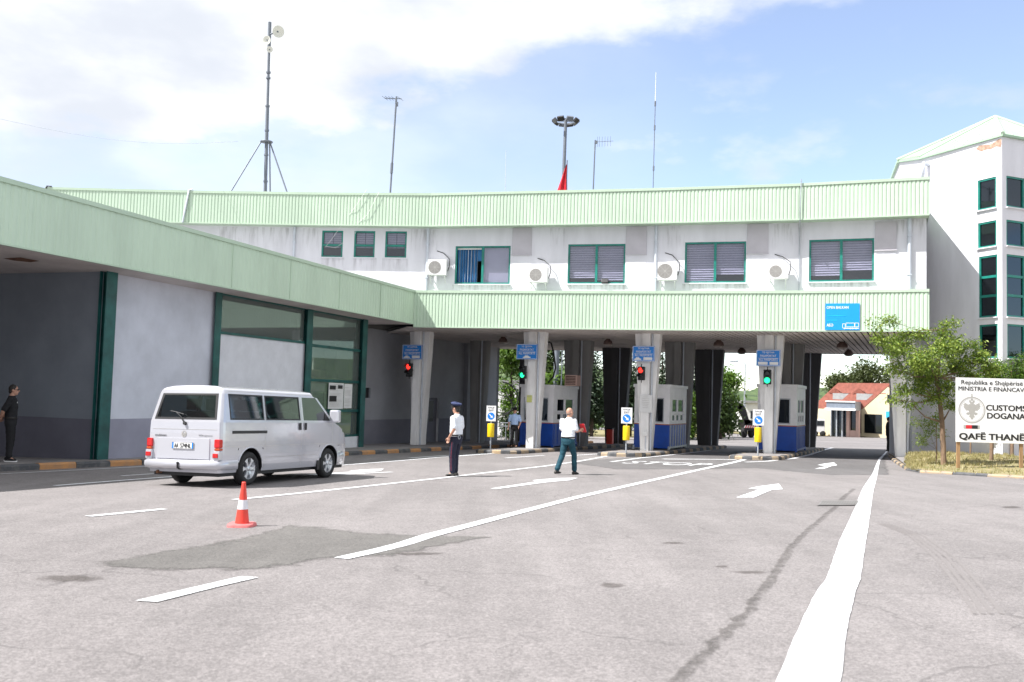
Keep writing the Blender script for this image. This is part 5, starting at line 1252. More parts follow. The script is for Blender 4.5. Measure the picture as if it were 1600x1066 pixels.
def paper(k, x0, x1, y0, y1, label, mats='paper'):
    a = face(x0, y1, k); b = face(x1, y1, k); c = face(x0, y0, k); n = -h23; O = Vector((a.x, a.y, a.z)) + n * -.06; L = (b - a).length; H = c.z - a.z
    t = thing('notice', label, 'notice', O); MB().slab([O, O + r23 * L, O + r23 * L + UP * H, O + UP * H], n, .006).build('sheet', mats, t); mb = MB(); q = random.Random(k)
    for i in range(7 if H > .4 else 2): mb.obox(O + r23 * (L * .45) + UP * (H * (.88 - .1 * i)) + n * .003, r23, n, UP, L * q.uniform(.2, .38), .001, .006)
    mb.build('print', 'ink_grey', t)
paper(3, 999, 1018, 617, 644.5, 'large white paper fixed to a column below its red light')
M['paper_y'] = mat('yellow_paper', (.62, .64, .22), .8); paper(2, 822, 830, 617.5, 628.5, 'small yellow and white paper on a column', 'paper_y')
# box on the third column and its white cable box
b = face(1008, 678, 3); t = thing('junction_box', 'small white junction box low on the column with the white paper', 'junction box', b); MB().obox(b + h23 * .05, r23, h23, UP, .12, .07, .09).build('box', 'white', t, bevel=.015); MB().tube([b + h23 * .08 - UP * .09, b + h23 * .08 - UP * .7], .02, 6).build('conduit', 'pipe', t)

# exit signs over yellow bins at the island noses
def exit_post(x, ytop, ybase, xs0, xs1, ys1, label, yb0, yb1):
    p = G(x, ybase, .15); D = p.y; s = D / FPX; t = thing('exit_sign', label, 'sign', p, 0, 'exit signs on yellow drums at the islands'); T = Vector((1, -.12, 0)).normalized(); n = Vector((T.y, -T.x, 0))
    top = W(x, ytop, D); MB().tube([p, Vector((p.x, p.y, W(x, ys1, D).z + .1))], .03, 8).build('post', 'steel', t)
    a = W(xs0, ys1, D); b = W(xs1, ys1, D); H = top.z - a.z; L = (b - a).length; O = Vector((p.x, p.y, a.z)) - T * (L / 2) + n * .05
    MB().slab([O, O + T * L, O + T * L + UP * H, O + UP * H], n, .02).build('panel', 'sign_white', t)
    mb = MB(); text(mb, 'DALJE', O + T * (L / 2) + UP * (H * .81), T, UP, width=L * .62, height=H * .115, bold=.01, align='C'); text(mb, 'EXIT', O + T * (L / 2) + UP * (H * .64), T, UP, width=L * .50, height=H * .115, bold=.01, align='C'); mb.build('lettering', 'ink', t)
    mb = MB(); c = O + T * L / 2 + UP * (H * .33); disc(mb, c, T, UP, L * .37, .004); mb.build('roundel', 'sign_blue', t); mb = MB()
    q = L * .37; d1 = (T - UP).normalized(); d2 = (T + UP).normalized(); fpoly(mb, [(-q * .7, -q * .13), (q * .1, -q * .13), (q * .1, -q * .42), (q * .72, 0), (q * .1, q * .42), (q * .1, q * .13), (-q * .7, q * .13)], c, d1, d2, .007); mb.build('arrow', 'ink_white', t)
    z0, z1 = W(x, yb1, D).z, W(x, yb0, D).z; R = 5.4 * s
    MB().lathe([(R * .3, z0 - .0), (R * .95, z0), (R, z0 + .02), (R, z1 - .02), (R * .95, z1), (R * .3, z1)], (p.x, p.y, 0), UP, 20).build('drum', 'yellow', t)
exit_post(766, 634, 702, 759, 774, 658, 'white exit sign on a yellow drum at the leftmost island', 662, 683)
exit_post(978, 637, 708, 969.5, 986.5, 661.5, 'white exit sign on a yellow drum before the column with the white paper', 665.5, 688)
exit_post(1184, 640, 713, 1175, 1192, 664.5, 'white exit sign on a yellow drum at the island nearest the right edge line', 668, 691)

# lamps under the soffit
def soffit_lamp(x, y, label, s=1.0):
    a, b = ray(x, y); Y = (Z_LB + .02 - .12 - EZ) / b; p = Vector((a * Y, Y, Z_LB + .02))
    t = thing('ceiling_lamp', label, 'lamp', p, 0, 'lamps under the bridge soffit')
    MB().lathe([(.09 * s, 0), (.12 * s, -.05), (.20 * s, -.13), (.23 * s, -.26), (.21 * s, -.28), (.05, -.28)], p, UP, 16).build('shade', 'lamp_brown', t)
    MB().lathe([(.19 * s, -.281), (.16 * s, -.33), (.05 * s, -.35)], p, UP, 14).build('glass', 'lamp_glass', t)
    MB().obox(p + UP * .004, (1, 0, 0), (0, 1, 0), UP, .3 * s, .03, .012).build('bracket', 'metal_dark', t)
for x, y, s, l in ((786, 530, 1, 'brown ceiling lamp before the leftmost gap to the trees'), (950, 533.5, 1, 'brown ceiling lamp left of the column with the white paper'), (1123, 535.5, 1.1, 'brown ceiling lamp nearest the viewer in the second bay from the right'), (1159, 547, 1, 'dark ceiling lamp deep in the bay before the far light pole'), (1316, 538, 1.1, 'brown ceiling lamp nearest the viewer in the rightmost bay'), (1326, 550, 1, 'dark ceiling lamp deep in the rightmost bay')): soffit_lamp(x, y, l, s)
# gate frame with pipes beside the last column
p = G(1424, 712, .15); t = thing('pipe_bundle', 'grey pipes standing beside the rightmost column', 'pipes', p); mb = MB()
for i, dx in enumerate((0, .16, .34)):
    q = G(1418 + i * 4.5, 713 - i, .15); MB().tube([q, Vector((q.x, q.y, Z_LB))], .05, 8).build('pipe', 'steel' if i < 2 else 'metal_dark', t)
# ------------------------------------------------------------------ customs board on the verge
bp = G(1498, 731, .13); SB_Y = bp.y
bT = Vector((1, -.045, 0)).normalized(); bN = Vector((bT.y, -bT.x, 0))
bl_ = onplane(1492.5, 690.5, bp, bp + bT); tlz = onplane(1493.5, 590, bp, bp + bT).z; H = tlz - bl_.z; Lb = 118 / FPX * SB_Y
sg = thing('customs_board', 'large white customs board on wooden legs with black lettering and a grey eagle emblem', 'sign', bp)
O = Vector((bl_.x, bl_.y, bl_.z)) + bN * .06
px = SB_Y / FPX
pnl = MB().slab([O, O + bT * Lb, O + bT * Lb + UP * H, O + UP * H], bN, .035).build('panel', 'sign_white', sg, bevel=.006)
def bx(x, y): return (x - 1494.3) * px * .975, (690.5 - y) * px + (x - 1492.5) * .012 * px
mb = MB()
def btxt(s, x0, x1, yb, yt, bold, it=False):
    mb = MB(); u, v = bx(x0, yb); text(mb, s, O + bT * u + UP * v, bT, UP, width=(x1 - x0) * px, height=(yb - yt) * px, bold=bold); mb.build('lettering', 'ink', pnl)
btxt('Republika e Shqipërisë', 1502.5, 1596, 602.8, 594, .012); btxt('MINISTRIA E FINANCAVE', 1498, 1602, 610.5, 604.0, .02)
btxt('CUSTOMS', 1541.5, 1602, 640.8, 632.2, .045); btxt('DOGANA', 1543, 1600.5, 653.3, 644.6, .045); btxt('QAFË THANË', 1499.5, 1598, 687.5, 674.5, .045)
cu, cv = bx(1519, 640.5); C_ = O + bT * cu + UP * cv; mb = MB(); R = 20.5 * px
disc(mb, C_, bT, UP, R, .004, 0, R * .92, 40); disc(mb, C_, bT, UP, R * .86, .004, 0, R * .84, 40)
half = [(0, .62), (.05, .60), (.07, .70), (.16, .74), (.27, .66), (.18, .66), (.20, .58), (.13, .50), (.12, .42), (.20, .44), (.28, .38), (.38, .46), (.60, .56), (.52, .44), (.66, .42), (.55, .33), (.66, .26), (.54, .22), (.62, .12), (.49, .12), (.53, .01), (.42, .04), (.42, -.08), (.32, -.02), (.24, -.06), (.20, -.18), (.36, -.20), (.46, -.30), (.36, -.30), (.40, -.40), (.30, -.34), (.26, -.42), (.20, -.32), (.14, -.36), (.22, -.56), (.13, -.54), (.08, -.66), (0, -.74)]
fpoly(mb, [(a * R, b * R) for a, b in half] + [(-a * R, b * R) for a, b in reversed(half[1:-1])], C_, bT, UP, .004)
for a, b in ((0, 1.16), (0, 1.05)): disc(mb, C_ + UP * (b * R), bT, UP, R * .06, .004, 0, 0, 10)
fpoly(mb, [(-.09 * R, .70 * R), (.09 * R, .70 * R), (.07 * R, .84 * R), (0, .90 * R), (-.07 * R, .84 * R)], C_, bT, UP, .004)
mb.build('emblem', 'ink_grey', pnl)
u, v = bx(1506, 669.5); mb = MB(); w = 24.5 * px; h = 5.5 * px
for a, b, mi in ((0, .14, 0), (.14, .52, 1), (.52, .88, 2), (.88, 1, 0)): mb.add([O + bN * .004 + bT * (u + w * a) + UP * v, O + bN * .004 + bT * (u + w * b) + UP * v, O + bN * .004 + bT * (u + w * b) + UP * (v + h), O + bN * .004 + bT * (u + w * a) + UP * (v + h)], [(0, 1, 2, 3)], mi)
mb.build('colour_bar', ['ink_grey', 'ink_red', 'ink'], pnl)
for x in (1499, 1597):
    u, _ = bx(x, 700); p = O + bT * u - bN * .06; z0 = gz(p.x, p.y) + .08
    MB().obox(Vector((p.x, p.y, (z0 + O.z + H * .9) / 2)), bT, bN, UP, .05, .03, (O.z + H * .9 - z0) / 2).build('leg', 'wood', sg, bevel=.005)

# ------------------------------------------------------------------ trees
def tree_obj(name, label, cat, base, trunk, blobs, nleaf, leaf, leafm, bark='bark', seed=1, group=None, flat=.35, droop=0.0, limbs=True, pend=None):
    """trunk: [(offset, radius)...]; blobs: [(offset, rx, ry, rz)] leaf clumps; leaves are small bent blades"""
    q = random.Random(seed); t = thing(name, label, cat, base, 0, group); B = Vector(base)
    mb = MB().tube([B + Vector(o) for o, _ in trunk], [r for _, r in trunk], 9)
    if limbs:
        for o, rx, ry, rz in blobs:
            c = B + Vector(o); k = min(range(len(trunk)), key=lambda i: abs(trunk[i][0][2] - (o[2] - rz * 1.2))); k = max(k, len(trunk) // 3); s = B + Vector(trunk[k][0]); r0 = trunk[k][1] * .5
            m_ = s.lerp(c, .5) + Vector((q.uniform(-.15, .15), q.uniform(-.15, .15), -.1 * (c - s).length))
            mb.tube([s, m_, c], [r0, r0 * .6, r0 * .22], 6)
            for _ in range(4):
                d = Vector((q.gauss(0, 1), q.gauss(0, 1), q.gauss(.2, .8))).normalized(); e = c + Vector((d.x * rx, d.y * ry, d.z * rz)) * .85; mb.tube([m_.lerp(c, .6), c.lerp(e, .5), e], [r0 * .25, r0 * .16, r0 * .07], 4, cap=False)
    mb.build('trunk', bark, t)
    vs, fs = [], []; tot = sum(b[1] * b[2] + b[2] * b[3] + b[1] * b[3] for b in blobs)
    for o, rx, ry, rz in blobs:
        c = B + Vector(o); n = int(nleaf * (rx * ry + ry * rz + rx * rz) / tot); ncl = max(4, n // 10)
        for _ in range(ncl):
            d = Vector((q.gauss(0, 1), q.gauss(0, 1), q.gauss(0, 1))).normalized(); rad = q.random() ** .42 * (1 + .22 * noise.noise(d * 2.3 + Vector((o[0], o[1], o[2] + seed))) * 2)
            cc = c + Vector((d.x * rx, d.y * ry, d.z * rz)) * rad; spread = leaf * 1.9
            for _ in range(10):
                p = cc + Vector((q.gauss(0, spread * .55), q.gauss(0, spread * .55), q.gauss(0, spread * .4)))
                a = q.uniform(0, 6.283); el = q.gauss(-droop, flat); f = Vector((math.cos(a) * math.cos(el), math.sin(a) * math.cos(el), math.sin(el))); nrm = Vector((q.gauss(0, .5), q.gauss(0, .5), 1)); s_ = f.cross(nrm)
                if s_.length < .01: continue
                s_.normalize(); l = leaf * q.uniform(.6, 1.25); w = l * .23; b = len(vs); up_ = s_.cross(f) * (l * .10)
                vs += [p, p + f * l * .45 + s_ * w + up_, p + f * l - UP * l * .12, p + f * l * .45 - s_ * w + up_]; fs.append([b, b + 1, b + 2, b + 3])
    m_ = MB(); m_.v = vs; m_.f = fs; m_.mi = [0] * len(fs); m_.smooth = [False] * len(fs); m_.build('crown', leafm, t)
    return t
tb = G(1475, 728, .12); s = tb.y / FPX
def off_px(x, y): p = W(x, y, tb.y); return (p.x - tb.x, p.z - tb.z)
def blob(x, y, rpx, ry=None, dy=0.0): a, b = off_px(x, y); return ((a, dy, b), rpx * s * .9, rpx * s * (ry or 1.0) * .9, rpx * s * .72)
tr_pts = [((0, 0, -.15), .095), ((off_px(1474, 700)[0], 0, off_px(1474, 700)[1]), .085), ((off_px(1472, 660)[0], 0, off_px(1472, 660)[1]), .076), ((off_px(1468, 620)[0], .02, off_px(1468, 620)[1]), .068), ((off_px(1465, 590)[0], .05, off_px(1465, 590)[1]), .07), ((off_px(1468, 550)[0], .05, off_px(1468, 550)[1]), .045), ((off_px(1474, 515)[0], 0, off_px(1474, 515)[1]), .02)]
BL = [blob(1388, 548, 20, .8, -.3), blob(1376, 530, 14), blob(1372, 512, 7), blob(1392, 502, 9), blob(1386, 498, 6), blob(1362, 500, 5), blob(1415, 535, 24, 1, .4), blob(1438, 522, 12), blob(1430, 562, 28, 1.2, -.6), blob(1402, 575, 16), blob(1412, 608, 14), blob(1400, 625, 10), blob(1425, 632, 9), blob(1455, 585, 30, 1.2, .3), blob(1466, 545, 24, 1, -.4), blob(1474, 522, 15), blob(1478, 508, 9), blob(1492, 505, 7), blob(1498, 540, 18), blob(1505, 570, 26, 1.1, .3), blob(1530, 560, 20), blob(1522, 540, 11), blob(1548, 575, 18), blob(1480, 605, 18), blob(1460, 622, 16), blob(1488, 632, 12), blob(1440, 605, 16), blob(1515, 590, 14)]
tree_obj('tree', 'young leafy tree with bright green leaves standing left of the customs board', 'tree', tb, tr_pts, BL, 14000, .11, 'leaf_a', seed=3, droop=.35)
# sprouts round its foot
b2 = G(1466, 726, .14); BL = [((off_px(1470, 668)[0], .25, off_px(1470, 668)[1]), .22, .2, .4), ((off_px(1458, 690)[0], .3, off_px(1458, 690)[1]), .16, .2, .26), ((off_px(1482, 655)[0], .3, off_px(1482, 655)[1]), .2, .2, .3), ((off_px(1450, 660)[0], .3, off_px(1450, 660)[1]), .14, .14, .2), ((off_px(1488, 680)[0], .3, off_px(1488, 680)[1]), .12, .14, .2)]
tree_obj('shrub', 'loose leafy sprouts growing behind the foot of the tree left of the board', 'shrub', tb + Vector((-.1, .35, 0)), [((0, 0, -.1), .02), ((.02, 0, .5), .018), ((0, 0, 1.3), .01)], BL, 900, .09, 'leaf_a', seed=11, droop=.3)
# trees behind the board
def small_tree(x, ybase, blobs, label, lm, seed, nleaf, leaf=.10, rt_=.07, D=None):
    b = G(x, ybase, .2); ss = b.y / FPX
    def o(x_, y_): p = W(x_, y_, b.y); return (p.x - b.x, p.z - b.z)
    h = max(o(q[0], q[1])[1] for q in blobs); tr = [((0, 0, -.15), rt_), ((.02, 0, h * .35), rt_ * .85), ((-.02, 0, h * .6), rt_ * .6), ((0, 0, h * .95), rt_ * .25)]
    return tree_obj('tree', label, 'tree', b, tr, [((o(q[0], q[1])[0], q[3] if len(q) > 3 else 0, o(q[0], q[1])[1]), q[2] * ss, q[2] * ss, q[2] * ss * .85) for q in blobs], nleaf, leaf, lm, seed=seed, droop=.3)
small_tree(1549, 722, [(1552, 590, 18), (1560, 575, 12), (1540, 600, 14), (1545, 580, 10)], 'small tree with a dark trunk seen under the middle of the customs board', 'leaf_b', 5, 3500)
small_tree(1581, 717, [(1588, 575, 24), (1600, 590, 26), (1572, 590, 18), (1606, 560, 14), (1622, 580, 24), (1588, 598, 20)], 'small bushy tree behind the right end of the customs board', 'leaf_b', 6, 5500)
small_tree(1516, 716, [(1515, 600, 12), (1508, 612, 12), (1524, 590, 10)], 'thin sapling behind the eagle emblem of the customs board', 'leaf_b', 8, 1500, rt_=.035)

# background: hills, verge, trees, houses
def hill(name, pts, Y, depth, seed):
    """ridge line through photo points at distance Y"""
    vs = []; n = 60; mrow = 10
    for j in range(mrow + 1):
        t = j / mrow
        for i in range(n + 1):
            u = i / n * (len(pts) - 1); k = min(int(u), len(pts) - 2); x = pts[k][0] + (pts[k + 1][0] - pts[k][0]) * (u - k); y = pts[k][1] + (pts[k + 1][1] - pts[k][1]) * (u - k)
            p = W(x, y, Y); z0 = gz(p.x, Y) - 3; h = (p.z - z0) * math.sin(t * math.pi / 2)
            vs.append((p.x * (1 - (1 - t) * depth / Y * .5), Y - depth * (1 - t), z0 + h * (1 + .05 * noise.noise(Vector((i * .35, j * .6, seed)))) + 2.5 * noise.noise(Vector((i * .9, j * 1.1, seed + 3))) * t))
    mb = MB().add(vs, [(j * (n + 1) + i, j * (n + 1) + i + 1, (j + 1) * (n + 1) + i + 1, (j + 1) * (n + 1) + i) for j in range(mrow) for i in range(n)], 0, True)
    return tag(mb.build(name, 'hill'), kind='structure')
hill('hill', [(500, 560), (700, 575), (850, 570), (1000, 590), (1100, 612), (1165, 612), (1185, 607), (1240, 600), (1275, 608), (1330, 612), (1420, 600), (1700, 560)], 330, 150, 2)
mb = MB(); onground(mb, [(-30, 72), (-10, 74), (6, 73), (11.5, 70), (18, 84), (24, 112), (10, 140), (-60, 150)], .10); tag(mb.build('field', 'dry_grass'), kind='structure')
KB = [Vector((-14, 71, 0)), Vector((-2, 72.5, 0)), Vector((6.2, 71.8, 0)), Vector((11.8, 68.8, 0)), Vector((18.5, 83, 0)), Vector((25, 112, 0))]
kerb('kerb', [(p.x, p.y) for p in reversed(KB)][::-1][::-1] if False else [(p.x, p.y) for p in reversed(KB)][::-1], ['kerb_b', 'pave'], block=1.2) if False else None
mb = MB()
for a, b in zip(KB, KB[1:]): mb.tube([Vector((a.x, a.y, gz(a.x, a.y) + .06)), Vector((b.x, b.y, gz(b.x, b.y) + .06))], .13, 6)
tag(mb.build('kerb', 'pave'), kind='structure')
mb = MB(); onground(mb, [(29, 118), (36, 111), (47, 108), (60, 100), (90, 120), (60, 170), (30, 160)], .08); tag(mb.build('field', 'dry_grass'), kind='structure')
def far_tree(x, ytop, w, Y, label, lm, seed, kind='round', n=2200, leaf=.5, low=0.25, name='tree', grp='trees beyond the bridge', bark='bark_dark'):
    q = random.Random(seed); a = ray(x, 640)[0]; X = a * Y; base = Vector((X, Y, gz(X, Y) + .08)); top = W(x, ytop, Y).z; h = top - base.z; R = w / 2 * Y / FPX
    if kind == 'conifer':
        bl = []; k = 12
        for i in range(k):
            t = i / (k - 1); z = h * (low + (1 - low) * t) - h * .02; r = R * (1 - t) ** .75 + .12 * R
            for j in range(max(1, int(5 * (1 - t)) + 1)):
                an = q.uniform(0, 6.28); d = r * .55 * (1 - .3 * q.random()); bl.append(((math.cos(an) * d, math.sin(an) * d, z + q.uniform(-.03, .03) * h), r * .52, r * .52, h * .045 + .1))
        tree_obj(name, label, 'tree', base, [((0, 0, -.2), .16), ((0, 0, h * .5), .12), ((0, 0, h * .95), .03)], bl, n, leaf, lm, bark, seed, grp, flat=.25, droop=.3, limbs=False)
    else:
        bl = []
        for i in range(11):
            an = q.uniform(0, 6.28); d = R * .62 * q.random() ** .5; z = h * (low + .12 + (1 - low - .22) * q.random()); r = R * q.uniform(.32, .55); bl.append(((math.cos(an) * d, math.sin(an) * d, min(z, h - r * .8)), r, r, r * .85))
        bl.append(((0, 0, h - R * .42), R * .45, R * .45, R * .42))
        tree_obj(name, label, 'tree', base, [((0, 0, -.2), .15), ((.05, 0, h * .4), .12), ((0, 0, h * .8), .04)], bl, n, leaf, lm, bark, seed, grp, flat=.6)
T_ = [(797, 536, 44, 66, 'bright green round tree in the leftmost gap', 'leaf_b', 21, 'round', 2600, .34),
 (770, 520, 60, 84, 'taller green tree behind the bright one in the leftmost gap', 'leaf_e', 22, 'round', 2000, .5),
 (845, 528, 60, 82, 'green tree behind the booth nearest the walking man', 'leaf_e', 23, 'round', 2200, .45),
 (873, 580, 52, 76, 'low green tree just above the roof of the booth nearest the walking man', 'leaf_b', 24, 'round', 2000, .4),
 (925, 528, 62, 74, 'dark spruce in front of the others left of the white paper column', 'leaf_c', 25, 'conifer', 5200, .34),
 (985, 536, 56, 80, 'dark spruce partly hidden by the white paper column', 'leaf_c', 26, 'conifer', 4200, .36),
 (1034, 540, 56, 84, 'dark spruce above the booth behind the white paper', 'leaf_c', 27, 'conifer', 4200, .36),
 (1078, 545, 52, 82, 'dark spruce right of the booth behind the white paper', 'leaf_c', 28, 'conifer', 4200, .36),
 (958, 545, 48, 92, 'dark spruce standing far back behind a dark column', 'leaf_c', 29, 'conifer', 3000, .42),
 (1077, 618, 34, 74, 'bright green bush tree right of the booth behind the white paper', 'leaf_b', 30, 'round', 1800, .36),
 (1115, 565, 50, 92, 'dark tree behind the tapering dark column', 'leaf_c', 31, 'conifer', 3000, .42),
 (1131, 578, 44, 88, 'bright green tree right of the tapering dark column', 'leaf_b', 32, 'round', 2800, .4),
 (1126, 606, 54, 80, 'broad low green tree at the roadside before the digger', 'leaf_e', 33, 'round', 2800, .4),
 (1092, 640, 30, 74, 'pale grey green shrub beside the dark column', 'leaf_d', 34, 'round', 1000, .3),
 (1352, 563, 62, 150, 'tall olive green tree behind the red roofed house', 'leaf_d', 35, 'round', 3200, .7),
 (1318, 585, 46, 145, 'lower olive green tree left of the tall one behind the house', 'leaf_d', 36, 'round', 2200, .7),
 (1390, 575, 50, 160, 'olive green tree behind the right end of the house', 'leaf_d', 37, 'round', 2000, .7),
 (1270, 630, 26, 125, 'small green tree beside the dark rear column on the right', 'leaf_e', 38, 'round', 1200, .5),
 (1293, 645, 20, 118, 'dark green bush at the left end of the house', 'leaf_e', 39, 'round', 1000, .45),
 (905, 640, 44, 86, 'low green tree behind the dark spruce trunk', 'leaf_e', 40, 'round', 1500, .4),
 (800, 640, 36, 64, 'low dark green bush behind the iron gate', 'leaf_e', 41, 'round', 1200, .3)]
for a in T_: far_tree(a[0], a[1], a[2], a[3], a[4], a[5], a[6], a[7], a[8], a[9], low=.02 if a[1] > 600 else (.24 if a[7] == 'conifer' else .2))
# far woods closing the view under the bridge
mb = MB(); q = random.Random(5)
for i in range(9000):
    Y = q.uniform(135, 150); x = q.uniform(690, 1150); X = ray(x, 640)[0] * Y; h = 6.5 + 3.5 * noise.noise(Vector((X * .12, 0, 1))) + 1.2 * noise.noise(Vector((X * .6, 0, 2)))
    z = gz(X, Y) + h * q.random() ** .6; p = Vector((X, Y, z)); a = q.uniform(0, 6.28); l = q.uniform(.5, 1.1); f = Vector((math.cos(a), math.sin(a), q.gauss(0, .5))); s_ = f.cross(UP).normalized() * l * .4
    mb.add([p, p + f * l * .5 + s_, p + f * l, p + f * l * .5 - s_], [(0, 1, 2, 3)])
tag(mb.build('wood', 'leaf_e'), 'dense green wood closing the view far beyond the bridge', 'wood', kind='stuff')
# gate and fence in the leftmost gap
def Gp(x, y, Y): p = W(x, y, Y); return p
Yg = 60.0; t = thing('iron_gate', 'black iron gate with curved bars in the leftmost gap', 'gate', Vector((W(796, 690, Yg).x, Yg, gz(0, Yg))))
mb = MB()
for y in (661, 666, 690): mb.tube([Gp(782, y, Yg), Gp(812, y, Yg)], .03, 5)
for x in (783, 790, 797, 804, 811): mb.tube([Gp(x, 661, Yg), Gp(x, 695, Yg)], .025, 5)
mb.build('bars', 'steel', t); mb = MB()
for r_, y0 in ((1.0, 600), (.62, 612)):
    c = Gp(785, y0 + 22, Yg); mb.tube([c + Vector((1.0 * r_ * math.cos(w * math.pi / 16) , 0, 1.0 * r_ * math.sin(w * math.pi / 16))) for w in range(-8, 9)], .04, 5)
mb.build('arch', 'metal_dark', t)
# shed wall seen through that gap
p = W(797, 605, 72); t = thing('shed', 'pale shed wall seen between the leaves of the leftmost gap', 'shed', Vector((p.x, 73, gz(p.x, 73)))); MB().box(p.x - 2.5, p.x + 2.5, 72.5, 75, gz(p.x, 73), W(797, 597, 72).z).build('wall', 'concrete', t); MB().box(p.x - 2.7, p.x + 2.7, 72.3, 75.2, W(797, 597, 72).z, W(797, 594, 72).z).build('roof', 'roof_deck', t)
# red-roofed house far right
Yh = 110.0; u_ = lambda x, y, Y=Yh: W(x, y, Y)
hs = thing('red_roofed_house', 'cream house with red tiled roof, dormers and a dark glazed shop front', 'house', Vector((u_(1350, 683).x, Yh, gz(41, Yh) )))
zg = gz(40, Yh) - .2
gA = u_(1345, 683); gB = u_(1420, 683, 106); gT = (gB - gA); gT.z = 0; gT.normalize(); gN = Vector((gT.y, -gT.x, 0)); bk_ = -gN
def hp(x, y): q_ = onplane(x, y, gA, gA + gT); return Vector((q_.x, q_.y, q_.z))
ez = hp(1346, 638).z; A0 = Vector((gA.x, gA.y, 0)); wd = (hp(1420, 660) - gA); wd.z = 0; wd = wd.length; ridge_z = hp(1388, 599).z; sd = gT * (wd * .55)
# gable wall facing us, long side facing left
W_ = MB(); W_.add([A0 + UP * zg, A0 + gT * wd + UP * zg, A0 + gT * wd + UP * ez, A0 + gT * wd * .55 + UP * (ridge_z - .1), A0 + UP * ez], [(0, 1, 2, 3, 4)])
ldir = Vector((-.62, .78, 0)).normalized(); LL = 6.0
W_.add([A0 + UP * zg, A0 + ldir * LL + UP * zg, A0 + ldir * LL + UP * ez, A0 + UP * ez], [(3, 2, 1, 0)]); W_.build('wall', 'house_wall', hs, fixn=False)
rf = MB(); ea = A0 - ldir * .5 - gT * .4 + UP * (ez - .15); eb = A0 + ldir * (LL + .3) - gT * .4 + UP * (ez - .15); ra = A0 + gT * wd * .55 - ldir * .5 + UP * ridge_z; rb = A0 + gT * wd * .55 + ldir * (LL + .3) + UP * ridge_z
n_ = (eb - ea).cross(ra - ea).normalized(); n_ = n_ if n_.z > 0 else -n_
rf.slab([ea, eb, rb, ra], n_, .18); ec = A0 + gT * (wd + .4) - ldir * .5 + UP * (ez - .15); ed = ec + ldir * (LL + .8); rf.slab([ra, rb, ed, ec], (UP + gT).normalized(), .18)
roof = rf.build('roof', 'roof_tile', hs)
def dormer(u, v):
    c = ea.lerp(eb, u).lerp(ra.lerp(rb, u), v); f = -gT; s_ = ldir; mb = MB(); w, h, l = .65, .75, 2.0
    fr = [c - s_ * w, c + s_ * w, c + s_ * w + UP * h, c - s_ * w + UP * h]; mb.add(fr + [p - f * l for p in fr], [(0, 1, 2, 3), (0, 4, 7, 3), (1, 2, 6, 5)]); d = mb.build('dormer', 'roof_deck', roof)
    mb = MB(); pk = c + UP * (h + .6) + f * .3; a, b = c - s_ * (w + .35) + UP * h + f * .3, c + s_ * (w + .35) + UP * h + f * .3
    mb.add([a, pk, pk - f * (l + .9), a - f * (l + .3)], [(0, 1, 2, 3)]); mb.add([b, pk, pk - f * (l + .9), b - f * (l + .3)], [(3, 2, 1, 0)]); mb.build('dormer_roof', 'roof_tile', roof)
dormer(.20, .36); dormer(.66, .36)
def hbox(nm, mt, x0, x1, y0, y1, d=.06, par=hs):
    a, b = hp(x0, y1), hp(x1, y1); z1 = hp((x0 + x1) / 2, y0).z; z0 = a.z; return MB().slab([Vector((a.x, a.y, z0)) + gN * d, Vector((b.x, b.y, z0)) + gN * d, Vector((b.x, b.y, z1)) + gN * d, Vector((a.x, a.y, z1)) + gN * d], gN, d).build(nm, mt, par)
hbox('shop_window', 'dark_glass', 1351, 1378, 647.5, 676.5); hbox('window', 'dark_glass', 1386.5, 1391, 617, 629); hbox('wall_sign', 'aqua', 1384.5, 1393, 643, 653)
can = MB(); ca, cb = u_(1291, 640, 107), u_(1336, 640, 104.5); z0, z1 = u_(1314, 641, 106).z, u_(1314, 627, 106).z
P0, P1 = Vector((ca.x, ca.y, 0)), Vector((cb.x, cb.y, 0)); dpt = Vector((.45, .9, 0)) * 6
can.prism([(p.x, p.y) for p in (P0, P1, P1 + dpt, P0 + dpt)], z0, z1); M['canopy_grey'] = mat('canopy_grey', (.17, .20, .25), .5); can.build('canopy', 'canopy_grey', hs)
tt_ = (P1 - P0).normalized(); nn_ = Vector((tt_.y, -tt_.x, 0)); MB().obox(P0.lerp(P1, .5) + nn_ * .05 + UP * (z0 + .1), tt_, nn_, UP, (P1 - P0).length / 2 + .1, .12, .12).build('canopy_edge', 'white', hs)
MB().obox(P0.lerp(P1, .5) + nn_ * .05 + UP * (z1 - .04), tt_, nn_, UP, (P1 - P0).length / 2 + .05, .08, .07).build('canopy_edge', 'white', hs)
sf_ = MB(); sa, sb = u_(1299, 682, 111), u_(1344, 682, 108); S0, S1 = Vector((sa.x, sa.y, 0)), Vector((sb.x, sb.y, 0)); sT = (S1 - S0).normalized(); sN = Vector((sT.y, -sT.x, 0)); zs0 = u_(1320, 680, 109).z; SL = (S1 - S0).length
MB().slab([S0 + UP * zg, S1 + UP * zg, S1 + UP * z0, S0 + UP * z0], sN, .2).build('shop_front', 'dark_glass', hs)
for u in (0.02, .22, .42, .62, .95): MB().obox(S0 + sT * SL * u + sN * .15 + UP * (zg + z0) / 2, sT, sN, UP, .2 if u in (.62, .95) else .07, .12, (z0 - zg) / 2).build('pillar', 'house_pink' if u in (.62, .95) else 'steel', hs)
MB().obox(S0 + sT * SL * .8 + sN * .12 + UP * (zg + .5), sT, sN, UP, SL * .19, .1, .5).build('parapet', 'house_pink', hs)
